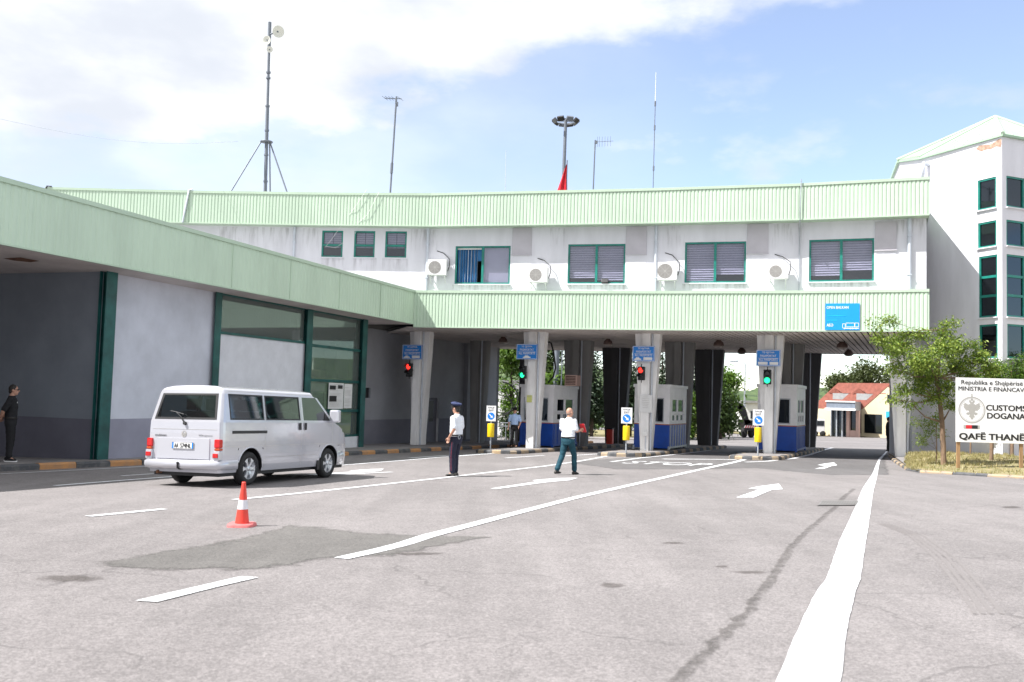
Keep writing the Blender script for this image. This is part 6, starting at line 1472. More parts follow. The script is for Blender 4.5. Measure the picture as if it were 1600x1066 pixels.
p = G(1357, 683); t = thing('white_bollard', 'squat white drum standing before the house window', 'bollard', p); MB().lathe([(.3, 0), (.32, .05), (.32, .95), (.27, 1.0), (.02, 1.02)], p, UP, 14).scale if False else MB().lathe([(.30, 0), (.32, .05), (.32, 1.0), (.27, 1.06), (.02, 1.08)], p, UP, 14).build('drum', 'white', t)
# far light pole, white block, board, digger, parked vehicles
Yp = 95; p0 = W(1163, 640, Yp); hi = W(1164.5, 569, Yp); pb = Vector((p0.x, Yp, gz(p0.x, Yp))); t = thing('street_lamp', 'tall slender street lamp beyond the bridge against the pale sky', 'street lamp', pb)
MB().tube([pb, hi], [.12, .06], 8).build('pole', 'steel', t); e = W(1147, 565, Yp); MB().tube([hi, hi.lerp(e, .5) + UP * .35, e], .035, 6).build('arm', 'steel', t); MB().obox(e, (1, 0, 0), (0, 1, 0), UP, .4, .15, .07).build('lamp_head', 'steel', t)
a, b = W(1163, 648, 150), W(1186, 630, 150); t = thing('white_building', 'long low white building far beyond the street lamp', 'building', Vector(((a.x + b.x) / 2, 152, gz(a.x, 150)))); MB().box(a.x, b.x + 4, 150, 158, gz(a.x, 150), b.z).build('wall', 'sign_white', t); MB().box(a.x - .3, b.x + 4.3, 149.6, 158.3, b.z, b.z + .35).build('roof', 'roof_deck', t)
for i in range(4): MB().box(a.x + 1 + i * 1.6, a.x + 2.1 + i * 1.6, 149.9, 150.1, gz(a.x, 150) + 2.2, gz(a.x, 150) + 3.4).build('window', 'dark_glass', t)
p = G(1152.5, 666.5); s_ = p.y / FPX; t = thing('notice_board', 'white board on a post at the roadside left of the digger', 'sign', p); MB().obox(p + UP * 13 * s_, (1, 0, 0), (0, 1, 0), UP, 5.5 * s_, .04, 7.5 * s_).build('panel', 'sign_white', t); MB().tube([p - UP * .1, p + UP * 8 * s_], .06, 6).build('post', 'steel', t)
# digger: dark boom over a low body with a striped tail plate
Yd = 90.0; D = lambda x, y: W(x, y, Yd); gd = G(1168, 674); t = thing('digger', 'dark digger with raised boom and a red and white striped tail plate', 'digger', Vector((D(1168, 670).x, Yd, gz(D(1168, 670).x, Yd))))
mb = MB()
def plate(pts, mats, nm, th=1.0, par=None): m_ = MB(); a = [D(*q_) for q_ in pts]; m_.slab(a, Vector((0, -1, 0)), th); return m_.build(nm, mats, par or t)
plate([(1153, 633), (1160, 630), (1165, 638), (1170, 655), (1174, 661), (1165, 664), (1160, 650), (1154, 640)], 'metal_dark', 'boom', .6)
plate([(1150, 632), (1156, 629), (1161, 634), (1156, 641), (1151, 638)], 'metal_dark', 'bucket', .9)
plate([(1163, 656), (1178, 657), (1179, 673), (1163, 673)], 'metal_dark', 'body', 2.4)
m_ = MB(); a, b = D(1162, 668.5), D(1180, 668.5); c = D(1171, 665); hh2 = (c.z - a.z)
for i in range(10): x0 = a.x + (b.x - a.x) * i / 10; m_.add([(x0, Yd - .06, a.z), (x0 + (b.x - a.x) / 10, Yd - .06, a.z), (x0 + (b.x - a.x) / 10 + .1, Yd - .06, a.z + hh2), (x0 + .1, Yd - .06, a.z + hh2)], [(0, 1, 2, 3)], i % 2)
m_.build('tail_plate', ['sign_white', 'ink_red'], t)
for x in (1165, 1176): c = D(x, 671.5); MB().lathe([(.05, -.25), (.42, -.22), (.5, -.12), (.5, .12), (.42, .22), (.05, .25)], (c.x, Yd + .6, gz(c.x, Yd) + .5), (1, 0, 0), 16).build('wheel', 'tyre', t)
def simple_van(xc, y0, y1, w, Y, label, colour):
    a = W(xc, y0, Y); X = a.x; z0 = gz(X, Y); h = a.z - z0; s_ = Y / FPX * w; t = thing('parked_van', label, 'van', Vector((X, Y, z0)))
    pr = [(-s_ / 2, .25 * h), (-s_ / 2, .62 * h), (-s_ * .36, h * .97), (s_ * .46, h), (s_ / 2, .92 * h), (s_ / 2, .22 * h)]
    MB().slab([Vector((X + u, Y - .9, z0 + v)) for u, v in pr], Vector((0, -1, 0)), 1.8).build('body', colour, t, bevel=.06)
    MB().slab([Vector((X + u, Y - .93, z0 + v)) for u, v in ((-s_ * .42, .62 * h), (-s_ * .33, .9 * h), (s_ * .4, .92 * h), (s_ * .4, .62 * h))], Vector((0, -1, 0)), .02).build('window', 'dark_glass', t)
    for u in (-.3, .32): MB().lathe([(.05, -.12), (h * .15, -.1), (h * .18, -.05), (h * .18, .05), (h * .15, .1), (.05, .12)], (X + s_ * u, Y - .82, z0 + h * .17), (0, 1, 0), 16).build('wheel', 'tyre', t)
simple_van(1276, 655, 0, 19, 112, 'white parked van half hidden by the dark rear column on the right', 'sign_white')
# ------------------------------------------------------------------ traffic cone
cp = G(378, 822.5); ch = (G(378, 822).y) / FPX * 68; t = thing('traffic_cone', 'red and white traffic cone standing on the asphalt behind the silver van', 'traffic cone', cp, .3)
R0 = ch * .165; f = lambda z: R0 * (1 - z) + .022 * z
def cseg(z0, z1, nm, mt, extra=0.0): MB().lathe([(f(z0) + extra, ch * z0), (f(z1) + extra, ch * z1)], cp, UP, 28, cap=False).build(nm, mt, t)
cseg(.06, .39, 'body', 'cone_red'); cseg(.39, .60, 'band', 'cone_white', .002); cseg(.60, .955, 'body', 'cone_red')
MB().lathe([(f(.955), ch * .955), (.026, ch * .97), (.022, ch * 1.0), (.012, ch * 1.0), (.010, ch * .96)], cp, UP, 16).build('tip', 'cone_red', t)
mb = MB(); hb = ch * .295; k = 8; rr = []
for z, s_ in ((0, 1.0), (.025, 1.0), (.04, .94)): rr.append([cp + Vector((math.copysign(abs(math.cos(w)) ** .45, math.cos(w)) * hb * s_, math.copysign(abs(math.sin(w)) ** .45, math.sin(w)) * hb * s_, z * ch / .55)) for w in [2 * math.pi * (i + .5) / 28 for i in range(28)]])
mb.rings(rr).lathe([(hb * .80, .04 * ch / .55), (R0 * 1.08, ch * .062), (R0, ch * .075)], cp, UP, 28, cap=False); mb.build('base', 'cone_base', t)

# ------------------------------------------------------------------ the silver van
VL, VW, VH = 4.79, .90, 1.90
pr_ = G(383, 758.5); vh = hd(20.5); vr = rt(vh)
vorg = Vector((pr_.x, pr_.y, 0)) - vr * (VW * .945 - .09) - vh * 0.93           # centre of the rear face at road level
z0v = gz(vorg.x, vorg.y); pitch_v = math.atan(-SY * vh.y + SX * vh.x); rollv = math.atan(-SY * vr.y + SX * vr.x)
van = thing('van', 'silver passenger van seen from its rear right corner behind the traffic cone', 'van', Vector((vorg.x, vorg.y, z0v)))
fx = (vh + UP * math.tan(pitch_v)).normalized(); fy = -(vr + UP * math.tan(rollv)).normalized(); fz = fx.cross(fy).normalized()
VM = Matrix((fx, fy * .945, fz * 1.02)).transposed().to_4x4(); VM.translation = Vector((vorg.x, vorg.y, z0v))   # van frame: x forward from the rear face, y to its left, z up
def vb(mb, name, mats, parent=None, **kw): mb.xf(VM); return mb.build(name, mats, parent or van, **kw)
# half width at height z
def hw_(z):
    pts = [(.22, .86), (.32, .895), (.60, .915), (.90, .915), (1.20, .905), (1.76, .81), (1.82, .775), (1.865, .70), (1.895, .52), (1.905, .25), (1.91, 0)]
    for (a, b), (c, d) in zip(pts, pts[1:]):
        if z <= c: return b + (d - b) * (z - a) / (c - a)
    return 0
ZS = [.27, .40, .60, .72, .86, 1.00, 1.21, 1.26, 1.75, 1.79, 1.825, 1.855, 1.878, 1.894, 1.903, 1.908]
WIDTH_AT = {}
def zrow(k, x):
    """height of row k at station x: the upper rows sink over the bonnet and windscreen"""
    z = ZS[k]
    if x > 3.12:   # windscreen and nose
        t = x
        prof = [(3.12, 1.905), (3.25, 1.87), (4.0, 1.29), (4.05, 1.25), (4.45, 1.07), (4.62, .97), (4.72, .82), (4.78, .58), (4.79, .45)]
        top = prof[-1][1]
        for (a, b), (c, d) in zip(prof, prof[1:]):
            if t <= c: top = b + (d - b) * (t - a) / (c - a); break
        if x < 4.01: zb = ZS[7]
        lim = top
        if z > lim - .001 * (len(ZS) - k): z = lim - .0012 * (len(ZS) - 1 - k)
    return z
def wfac(x):
    if x < .10: return 1 - .055 * (1 - x / .10) ** 2
    if x > 4.1: return 1 - .16 * ((x - 4.1) / .69) ** 2.2
    return 1
def xshift(z, x):
    """rear face leans forward above the waist"""
    if x > .3: return 0
    s = max(0, z - 1.20) * .26 + max(0, .9 - z) * .02
    if z > 1.84: s += (z - 1.84) * 1.3
    return s * (1 - x / .3)
XR = [0, .02, .06, .12, .20, .27, .34, .52, 1.34, 1.37, 1.43, 1.70, 2.36, 2.68, 2.72, 2.75, 2.80, 3.12, 3.25, 3.43, 3.6, 3.79, 3.98, 4.05, 4.25, 4.44, 4.55, 4.62, 4.70, 4.75, 4.785]
NZ = len(ZS)
def vpt(i, k, side):
    x = XR[i]; z = zrow(k, x); topz = zrow(NZ - 1, x); zz = z
    w = hw_(z) * wfac(x)
    if x > 3.12 and ZS[k] > 1.2:
        # rows squeezed on the screen/bonnet spread across the width
        lim = zrow(NZ - 1, x)
        if z >= lim - .03:
            idx = next(q for q in range(NZ) if zrow(q, x) >= lim - .03); f = (k - idx) / max(1, NZ - 1 - idx); w = hw_(max(.3, lim - .02)) * wfac(x) * (1 - f ** 1.6); z = lim - .05 * (1 - f) ** 3 if False else z
    return Vector((x + xshift(z, x), side * w, z))
WINX = {(.38, 1.34): None}
def is_win(i, k):
    x0, x1 = XR[i], XR[i + 1]; xm = (x0 + x1) / 2
    return ZS[k] >= 1.25 and ZS[k + 1] <= 1.76 and (.27 < xm < 1.37 or 1.43 < xm < 2.68)
RA, FA, RW, AR = .93, 3.85, .325, .40      # axles, wheel radius, arch radius
body = MB()
for side in (1, -1):
    for i in range(len(XR) - 1):
        for k in range(NZ - 1):
            xm = (XR[i] + XR[i + 1]) / 2
            if is_win(i, k): continue
            if ZS[k + 1] <= .73 and (abs(xm - RA) < .42 or abs(xm - FA) < .44) and ZS[k] >= .26: continue
            if 2.75 < xm < 3.98 and 1.25 <= ZS[k] and ZS[k + 1] <= 1.76: continue
            q = [vpt(i, k, side), vpt(i + 1, k, side), vpt(i + 1, k + 1, side), vpt(i, k + 1, side)]
            if (q[0] - q[2]).length < 1e-4: continue
            body.add(q if side < 0 else q[::-1], [(0, 1, 2, 3)], 0, True)
    # side around each wheel arch
    for ax in (RA, FA):
        xl = [x for x in XR if x <= ax - .42 + .021][-1]; xr = [x for x in XR if x >= ax + .42 - .021][0]
        xl = max(x for x in XR if not (abs((x + XR[XR.index(x) + 1]) / 2 - ax) < (.42 if ax == RA else .44)) and x < ax) if False else xl
        cells = [i for i in range(len(XR) - 1) if abs((XR[i] + XR[i + 1]) / 2 - ax) < (.42 if ax == RA else .44)]
        xl, xr = XR[cells[0]], XR[cells[-1] + 1]
        n = 22; arc = []; outr = []
        for j in range(n + 1):
            w = math.pi * j / n; a_ = (ax - AR * math.cos(w), max(.27, .33 + AR * math.sin(w)) if j not in (0, n) else .27); arc.append((max(xl + .005, min(xr - .005, a_[0])), min(a_[1], .7295)))
            u = j / n
            if u < .25: o_ = (xl, .27 + (.72 - .27) * u / .25)
            elif u > .75: o_ = (xr, .27 + (.72 - .27) * (1 - u) / .25)
            else: o_ = (xl + (xr - xl) * (u - .25) / .5, .72)
            outr.append(o_)
        P3 = lambda p: Vector((p[0], side * hw_(p[1]) * wfac(p[0]), p[1]))
        for j in range(n):
            q = [P3(arc[j]), P3(arc[j + 1]), P3(outr[j + 1]), P3(outr[j])]; body.add(q if side > 0 else q[::-1], [(0, 1, 2, 3)], 0, True)
# centre roof strip, rear face with window opening, underside
for i in range(len(XR) - 1):
    a, b = vpt(i, NZ - 1, 1), vpt(i + 1, NZ - 1, 1); c, d = vpt(i + 1, NZ - 1, -1), vpt(i, NZ - 1, -1)
    if abs(a.y) > 1e-4: body.add([a, d, c, b], [(0, 1, 2, 3)], 0, True)
RWIN = (7, 8)
for k in range(NZ - 1):
    l0, l1, r0, r1 = vpt(0, k, 1), vpt(0, k + 1, 1), vpt(0, k, -1), vpt(0, k + 1, -1)
    if k == 7:
        f0, f1 = .91, .90
        for s_, a, b in ((1, l0, l1), (-1, r0, r1)):
            ia, ib = Vector((a.x, a.y * f0, a.z)), Vector((b.x, b.y * f1, b.z)); q = [a, ia, ib, b]; body.add(q if s_ > 0 else q[::-1], [(0, 1, 2, 3)], 0, True)
        rw = [Vector((l0.x, l0.y * f0, l0.z)), Vector((r0.x, r0.y * f0, r0.z)), Vector((r1.x, r1.y * f1, r1.z)), Vector((l1.x, l1.y * f1, l1.z))]
    elif k == 8: body.add([l0, r0, r1, l1], [(0, 1, 2, 3)], 0, True)
    else: body.add([l0, r0, r1, l1], [(0, 1, 2, 3)], 0, True)
# front cab side window frames (triangle edge against the A pillar)
SWIN = {}
for side in (1, -1):
    y = lambda z: side * hw_(z)
    def pz(x): # a pillar line
        return 1.87 - (x - 3.25) * (1.87 - 1.19) / .73
    pts = [(2.80, 1.26), (2.80, 1.745), (3.34, 1.745), (3.84, 1.305), (3.84, 1.26)]
    SWIN[side] = [Vector((a, side * hw_(b), b)) for a, b in pts]
    def quad(c): 
        q = [Vector((a, side * hw_(b), b)) for a, b in c]; body.add(q if side > 0 else q[::-1], [list(range(len(q)))], 0, False)
    quad([(2.75, 1.26), (2.75, 1.75), (2.80, 1.745), (2.80, 1.26)]); quad([(2.80, 1.745), (2.75, 1.75), (3.41, 1.75), (3.34, 1.745)]); quad([(3.34, 1.745), (3.41, 1.75), (3.98, 1.26), (3.84, 1.26), (3.84, 1.305)])
bo = vb(body, 'body', 'van')
# hide nothing inside: floor, seats, wheel housings
inn = MB(); inn.box(.12, 3.9, -.84, .84, .42, .50); inn.box(.10, 4.6, -.80, .80, .20, .42)
vb(inn, 'floor', 'black')
def seat(x, y, w, nm='seat'):
    mb = MB(); mb.box(x, x + .45, y - w / 2, y + w / 2, .72, .88); mb.box(x - .10, x + .05, y - w / 2, y + w / 2, .82, 1.42)
    k = 1 if w < .7 else 2
    for j in range(k): yy = y + (j - (k - 1) / 2) * .5; mb.box(x - .10, x + .02, yy - .14, yy + .14, 1.44, 1.66)
    M['seat_cloth'] = mat('seat_cloth', (.035, .045, .06), .9); vb(mb, nm, 'seat_cloth', bevel=.03)
seat(.85, .25, 1.1); seat(1.75, .25, 1.1); seat(2.75, .45, .5); seat(2.75, -.45, .5)
mb = MB(); mb.box(3.35, 3.95, -.78, .78, .85, 1.16); vb(mb, 'dashboard', 'black', bevel=.04)
mb = MB(); cen = Vector((3.25, .42, 1.14)); mb.tube([cen + Vector((-.10 * math.sin(w) , .19 * math.cos(w), .17 * math.sin(w))) for w in [2 * math.pi * j / 20 for j in range(21)]], .015, 6); vb(mb, 'steering_wheel', 'black')
for side in (1, -1):
    for ax in (RA, FA):
        mb = MB(); n = 16; vs = []
        for j in range(n + 1):
            w = math.pi * j / n; x, z = ax - AR * math.cos(w), max(.2, .33 + AR * math.sin(w)); vs += [(x, side * .905, min(z, .7285)), (x, side * .58, min(z, .7285))]
        mb.add(vs, [(2 * j, 2 * j + 1, 2 * j + 3, 2 * j + 2) for j in range(n)]); mb.add([vs[2 * j + 1] for j in range(n + 1)], [list(range(n + 1))]); vb(mb, 'wheel_housing', 'black')
        if side < 0 or True:
            mb = MB(); P = [Vector((ax - (AR + .005) * math.cos(math.pi * j / 20), side * (hw_(.5) + .004), min(.33 + (AR + .005) * math.sin(math.pi * j / 20), .733))) for j in range(2, 19)]; mb.tube(P, .016, 5); vb(mb, 'arch_lip', 'van')
# glass
def pane(pts, nm='window', mt='van_glass', th=.0):
    mb = MB(); mb.add(pts, [list(range(len(pts)))]); n = (pts[1] - pts[0]).cross(pts[2] - pts[0]); return mb
for side in (1, -1):
    for x0, x1 in ((.27, 1.37), (1.43, 2.68)):
        q = [Vector((x, side * (hw_(z) - .006), z)) for x, z in ((x0, 1.26), (x1, 1.26), (x1, 1.75), (x0, 1.75))]
        if side > 0: q = q[::-1]
        w_ = vb(MB().add(q, [(0, 1, 2, 3)]), 'side_window', 'van_glass')
        fr = MB(); c = [Vector((x, side * (hw_(z) + .002), z)) for x, z in ((x0, 1.26), (x1, 1.26), (x1, 1.75), (x0, 1.75))]; m_ = sum(c, Vector()) / 4
        ins = [p + Vector(((m_.x - p.x) / abs(m_.x - p.x) * .035, 0, (m_.z - p.z) / abs(m_.z - p.z) * .03)) for p in c]
        for p in ins: p.y = side * (hw_(p.z) + .002)
        for j in range(4):
            q = [c[j], c[(j + 1) % 4], ins[(j + 1) % 4], ins[j]]; fr.add(q if side < 0 else q[::-1], [(0, 1, 2, 3)])
        vb(fr, 'window_seal', 'black', w_)
    q = [p + Vector((0, -side * .006, 0)) for p in SWIN[side]]; vb(MB().add(q if side > 0 else q[::-1], [list(range(5))]), 'side_window', 'van_glass')
    q = [Vector((a, side * (hw_(b) + .004), b)) for a, b in ((3.62, 1.26), (3.68, 1.42), (3.84, 1.305), (3.87, 1.26))]; vb(MB().add(q if side > 0 else q[::-1], [(0, 1, 2, 3)]), 'mirror_base', 'black')
rq = [p + Vector((-.004, 0, 0)) for p in rw]; wr_ = vb(MB().add(rq, [(0, 1, 2, 3)]), 'rear_window', 'van_glass')
fr = MB(); m_ = sum(rq, Vector()) / 4; ins = [p.lerp(m_, .0) + Vector((-.002, -.05 if p.y > 0 else .05, .035 if p.z < m_.z else -.035)) for p in rq]
for p in ins: p.x = rq[0].x + (p.z - rq[0].z) * (rq[2].x - rq[0].x) / (rq[2].z - rq[0].z) - .002
for j in range(4): fr.add([rq[j] + Vector((-.002, 0, 0)), rq[(j + 1) % 4] + Vector((-.002, 0, 0)), ins[(j + 1) % 4], ins[j]], [(0, 1, 2, 3)])
vb(fr, 'window_seal', 'black', wr_)
mb = MB(); mb.tube([Vector((-.03, -.02, 1.18)), Vector((-.015, .08, 1.30)), Vector((.0, .22, 1.39))], .012, 5).tube([Vector((-.012, .02, 1.35)), Vector((.0, .22, 1.39)), Vector((.0, .36, 1.41))], .010, 5).lathe([(.035, 0), (.035, .04)], Vector((.0, -.02, 1.18)), (-1, 0, .2), 10); vb(mb, 'rear_wiper', 'black')
# windscreen
ws_ = [Vector((3.30, .68, 1.84)), Vector((3.30, -.68, 1.84)), Vector((3.95, -.80, 1.32)), Vector((3.95, .80, 1.32))]; ws_ = [p + Vector((.01, 0, .012)) for p in ws_]; vb(MB().add(ws_, [(0, 1, 2, 3)]), 'windscreen', 'van_glass')
# wheels
for side in (1, -1):
    for ax in (RA, FA):
        c = Vector((ax, side * .80, RW)); a = Vector((0, side, 0))
        tp = [(.20, -.10), (.27, -.105), (.305, -.09), (.325, -.06), (.325, .06), (.305, .09), (.27, .105), (.215, .10), (.205, .07), (.20, -.10)]
        w_ = vb(MB().lathe(tp, c, a, 36, cap=False), 'wheel', 'tyre')
        rm = MB().lathe([(.212, .10), (.216, .085), (.195, .07), (.19, .0), (.02, .0)], c, a, 30, cap=False)
        bk = MB(); disc(bk, c - a * .0, Vector((side, 0, 0)), UP, .19, .004); 
        for j in range(6):
            w0 = 2 * math.pi * j / 6; d1 = Vector((math.cos(w0), 0, math.sin(w0))); t1 = Vector((-math.sin(w0), 0, math.cos(w0)))
            rm.rings([[c + d1 * .04 + t1 * s_ + a * o_ for s_, o_ in ((-.035, .075), (.035, .075), (.035, .02), (-.035, .02))], [c + d1 * .13 + t1 * s_ + a * o_ for s_, o_ in ((-.022, .085), (.022, .085), (.022, .03), (-.022, .03))], [c + d1 * .20 + t1 * s_ + a * o_ for s_, o_ in ((-.055, .085), (.055, .085), (.055, .03), (-.055, .03))]], smooth=False)
        rm.lathe([(.05, .06), (.05, .085), (.035, .095), (.0, .095)], c, a, 16)
        vb(bk, 'hub_plate', 'black', w_); vb(rm, 'rim', 'rim', w_)
# bumper, lights, plate, trims
bmp = MB()
sec = [(.0, .33), (-.085, .35), (-.105, .41), (-.10, .47), (-.05, .50), (.02, .505)]
path = [(-.0, .915, .55), (0, .90, .25), (0, .84, .0), (0, .0, 0), (0, -.84, 0), (0, -.90, .25), (0, -.915, .55)]
def bsec(yc, xo, tx): return [Vector((xo + tx[0] * o_, yc + tx[1] * o_, z)) for o_, z in sec]
rr = [bsec(.918, .52, (0, -.12)), bsec(.915, .25, (0, -.25)), bsec(.895, .07, (.4, -.6)), bsec(.84, -.01, (1, -.3)), bsec(.3, -.03, (1, 0)), bsec(-.3, -.03, (1, 0)), bsec(-.84, -.01, (1, .3)), bsec(-.895, .07, (.4, .6)), bsec(-.915, .25, (0, .25)), bsec(-.918, .52, (0, .12))]
n_ = len(sec); bmp.add([p for r in rr for p in r], [(i * n_ + j, (i + 1) * n_ + j, (i + 1) * n_ + j + 1, i * n_ + j + 1) for i in range(len(rr) - 1) for j in range(n_ - 1)], 0, True)
vb(bmp, 'rear_bumper', 'van', fixn=True)
for side in (1, -1):
    mb = MB(); mb.box(-.035, .10, side * .905 - .135 * (side > 0) , side * .905 + .135 * (side < 0), .735, .895); 
    tl_ = vb(mb, 'tail_light', 'red_lens', bevel=.02)
    mb = MB(); mb.box(-.038, .085, side * .908 - .13 * (side > 0), side * .908 + .13 * (side < 0), .685, .733); vb(mb, 'tail_light', 'amber_lens', bevel=.02)
    mb = MB(); mb.box(-.05, .05, side * .915 - .15 * (side > 0), side * .915 + .15 * (side < 0), .505, .68); vb(mb, 'corner_trim', 'van', bevel=.02)
    mb = MB(); y_ = side * .83; mb.box(-.07, .0, y_ - .06, y_ + .06, .555, .635); vb(mb, 'reflector', 'red_lens', bevel=.01)
    mb = MB().box(.33, 1.45, side * .916 - .006, side * .916 + .006, 1.0, 1.055); vb(mb, 'rail_strip', 'black', bevel=.005)
    # door gaps and body creases as thin dark lines
    ln = MB(); Yd_ = lambda z: side * (hw_(z) + .0015)
    def vline(x, z0, z1, w=.005):
        k = 8
        for j in range(k):
            a, b = z0 + (z1 - z0) * j / k, z0 + (z1 - z0) * (j + 1) / k; q = [Vector((x - w, Yd_(a), a)), Vector((x + w, Yd_(a), a)), Vector((x + w, Yd_(b), b)), Vector((x - w, Yd_(b), b))]; ln.add(q if side < 0 else q[::-1], [(0, 1, 2, 3)])
    def hline(z, x0, x1, w=.004):
        q = [Vector((x0, Yd_(z - w), z - w)), Vector((x1, Yd_(z - w), z - w)), Vector((x1, Yd_(z + w), z + w)), Vector((x0, Yd_(z + w), z + w))]; ln.add(q if side < 0 else q[::-1], [(0, 1, 2, 3)])
    for x in (1.40, 2.715): vline(x, .33, 1.80)
    vline(3.98, .73, 1.24); vline(2.82, .33, 1.25, .003)
    hline(.60, .52, .54); hline(.53, 1.36, 3.40, .004); hline(.76, .1, 4.05, .003); hline(1.80, .3, 3.2, .004); hline(.73, 4.2, 4.5, .003)
    vb(ln, 'panel_gap', 'ink_grey')
    for x in (2.63, 2.84):
        mb = MB().box(x - .03, x + .03, side * .912 - .015, side * .912 + .025 * side + .0, 1.06, 1.21); vb(mb, 'door_handle', 'black', bevel=.012)
    mr_ = MB().box(3.78, 3.93, side * .93 - (.0 if side > 0 else .24), side * .93 + (.24 if side > 0 else .0), 1.22, 1.50); vb(mr_, 'wing_mirror', 'van', bevel=.04)
    mb = MB().box(4.50, 4.70, side * .70 - .10, side * .70 + .10, .70, .86); vb(mb, 'headlight', 'white', bevel=.03)
    mb = MB().box(3.36, 3.46, side * .80 - .12, side * .80 + .12, .20, .40); vb(mb, 'mudflap', 'black')
# tailgate: recessed plate field, plate, lettering, round emblem
rx = lambda z: xshift(z, 0)
tg = MB(); tg.box(-.012, .02, -.64, .66, .52, .905); tgo = vb(tg, 'tailgate_panel', 'van', bevel=.008)
ln = MB(); ln.box(-.003 , .01, -.80, .80, 1.07, 1.076); vb(ln, 'panel_gap', 'ink_grey')
pl_ = MB(); pl_.box(-.03, -.01, -.26, .26, .71, .825); plo = vb(pl_, 'number_plate', 'sign_white', bevel=.003)
mb = MB(); mb.box(-.032, -.028, .225, .258, .713, .822).box(-.032, -.028, -.258, -.225, .713, .822); vb(mb, 'plate_band', 'sign_blue', plo)
mb = MB(); mb.box(-.0315, -.026, -.262, .262, .708, .712).box(-.0315, -.026, -.262, .262, .823, .827).box(-.0315, -.026, .259, .263, .71, .825).box(-.0315, -.026, -.263, -.259, .71, .825); vb(mb, 'plate_frame', 'ink', plo)
mb = MB(); text(mb, 'AA', Vector((-.031, .205, .728)), (0, -1, 0), (0, 0, 1), width=.10, height=.08, bold=.03); vb(mb, 'lettering', 'ink', plo); mb = MB(); text(mb, '574NL', Vector((-.031, .055, .728)), (0, -1, 0), (0, 0, 1), width=.26, height=.08, bold=.03); vb(mb, 'lettering', 'ink', plo)
mb = MB(); text(mb, 'multivan', Vector((-.003, .72, .935)), (0, -1, 0), (0, 0, 1), width=.28, height=.04, bold=.02); vb(mb, 'lettering', 'ink', tgo); mb = MB(); text(mb, 'TDI syncro', Vector((-.003, -.36, .935)), (0, -1, 0), (0, 0, 1), width=.34, height=.04, bold=.0); vb(mb, 'lettering', 'ink', tgo)
mb = MB(); ec = Vector((-.004, .0, .985)); disc(mb, ec, (0, -1, 0), (0, 0, 1), .062, .003, 0, .050)
for a, b in (((-.03, .035), (-.008, -.005)), ((.03, .035), (.008, -.005)), ((-.042, .02), (-.02, -.042)), ((.042, .02), (.02, -.042)), ((-.02, -.042), (0, .0)), ((.02, -.042), (0, .0))):
    p, q = ec + Vector((-.004, -a[0], a[1])), ec + Vector((-.004, -b[0], b[1])); d = (q - p); l = d.length; d.normalize(); mb.obox((p + q) / 2, d, (1, 0, 0), d.cross(Vector((1, 0, 0))), l / 2, .002, .006)
vb(mb, 'emblem', 'ink_grey', tgo)
mb = MB(); mb.tube([Vector((.1, 0, .34)), Vector((-.10, 0, .34)), Vector((-.15, 0, .36)), Vector((-.15, 0, .43))], .02, 6).ell((-.15, 0, .45), .026, .026, .026); vb(mb, 'tow_hook', 'black')
mb = MB(); mb.tube([Vector((-.02, .62, .26)), Vector((.8, .62, .28))], .035, 8).lathe([(.14, -.3), (.15, -.2), (.15, .2), (.14, .3)], Vector((.75, .2, .30)), (0, 1, 0), 12); vb(mb, 'exhaust', 'rust')
mb = MB().box(.1, 4.6, -.9, -.88, .25, .30).box(.1, 4.6, .88, .9, .25, .30); 
fbp = MB(); fsec = [(0, .30), (.05, .33), (.08, .44), (.06, .56), (.0, .60)]
rr = [[Vector((4.18, -.905, z)) + Vector((0, -o_ * .3, 0)) for o_, z in fsec], [Vector((4.45, -.86, z)) + Vector((o_ * .5, -o_ * .8, 0)) for o_, z in fsec], [Vector((4.68, -.70, z)) + Vector((o_, -o_ * .3, 0)) for o_, z in fsec], [Vector((4.75, 0, z)) + Vector((o_, 0, 0)) for o_, z in fsec], [Vector((4.68, .70, z)) + Vector((o_, o_ * .3, 0)) for o_, z in fsec], [Vector((4.45, .86, z)) + Vector((o_ * .5, o_ * .8, 0)) for o_, z in fsec], [Vector((4.18, .905, z)) + Vector((0, o_ * .3, 0)) for o_, z in fsec]]
n_ = len(fsec); fbp.add([p for r in rr for p in r], [(i * n_ + j, (i + 1) * n_ + j, (i + 1) * n_ + j + 1, i * n_ + j + 1) for i in range(len(rr) - 1) for j in range(n_ - 1)], 0, True); vb(fbp, 'front_bumper', 'van', fixn=True)

# ------------------------------------------------------------------ people
def limb(mb, pts, rad, seg=12):
    """tapered limb with rounded ends"""
    pts = [Vector(p) for p in pts]; P = [pts[0] - (pts[1] - pts[0]).normalized() * rad[0] * .7] + pts + [pts[-1] + (pts[-1] - pts[-2]).normalized() * rad[-1] * .7]; R = [rad[0] * .6] + list(rad) + [rad[-1] * .6]
    Q, S2 = [], []
    for i in range(len(P) - 1):
        for k in range(3): Q.append(P[i].lerp(P[i + 1], k / 3)); S2.append(R[i] + (R[i + 1] - R[i]) * k / 3)
    Q.append(P[-1]); S2.append(R[-1]); return mb.tube(Q, S2, seg)
def torso(mb, secs, seg=20):
    rr = []
    for z, x, y, rx_, ry_ in secs:
        rr.append([Vector((x + rx_ * math.cos(2 * math.pi * k / seg), y + ry_ * math.sin(2 * math.pi * k / seg), z)) for k in range(seg)])
    return mb.rings(rr)
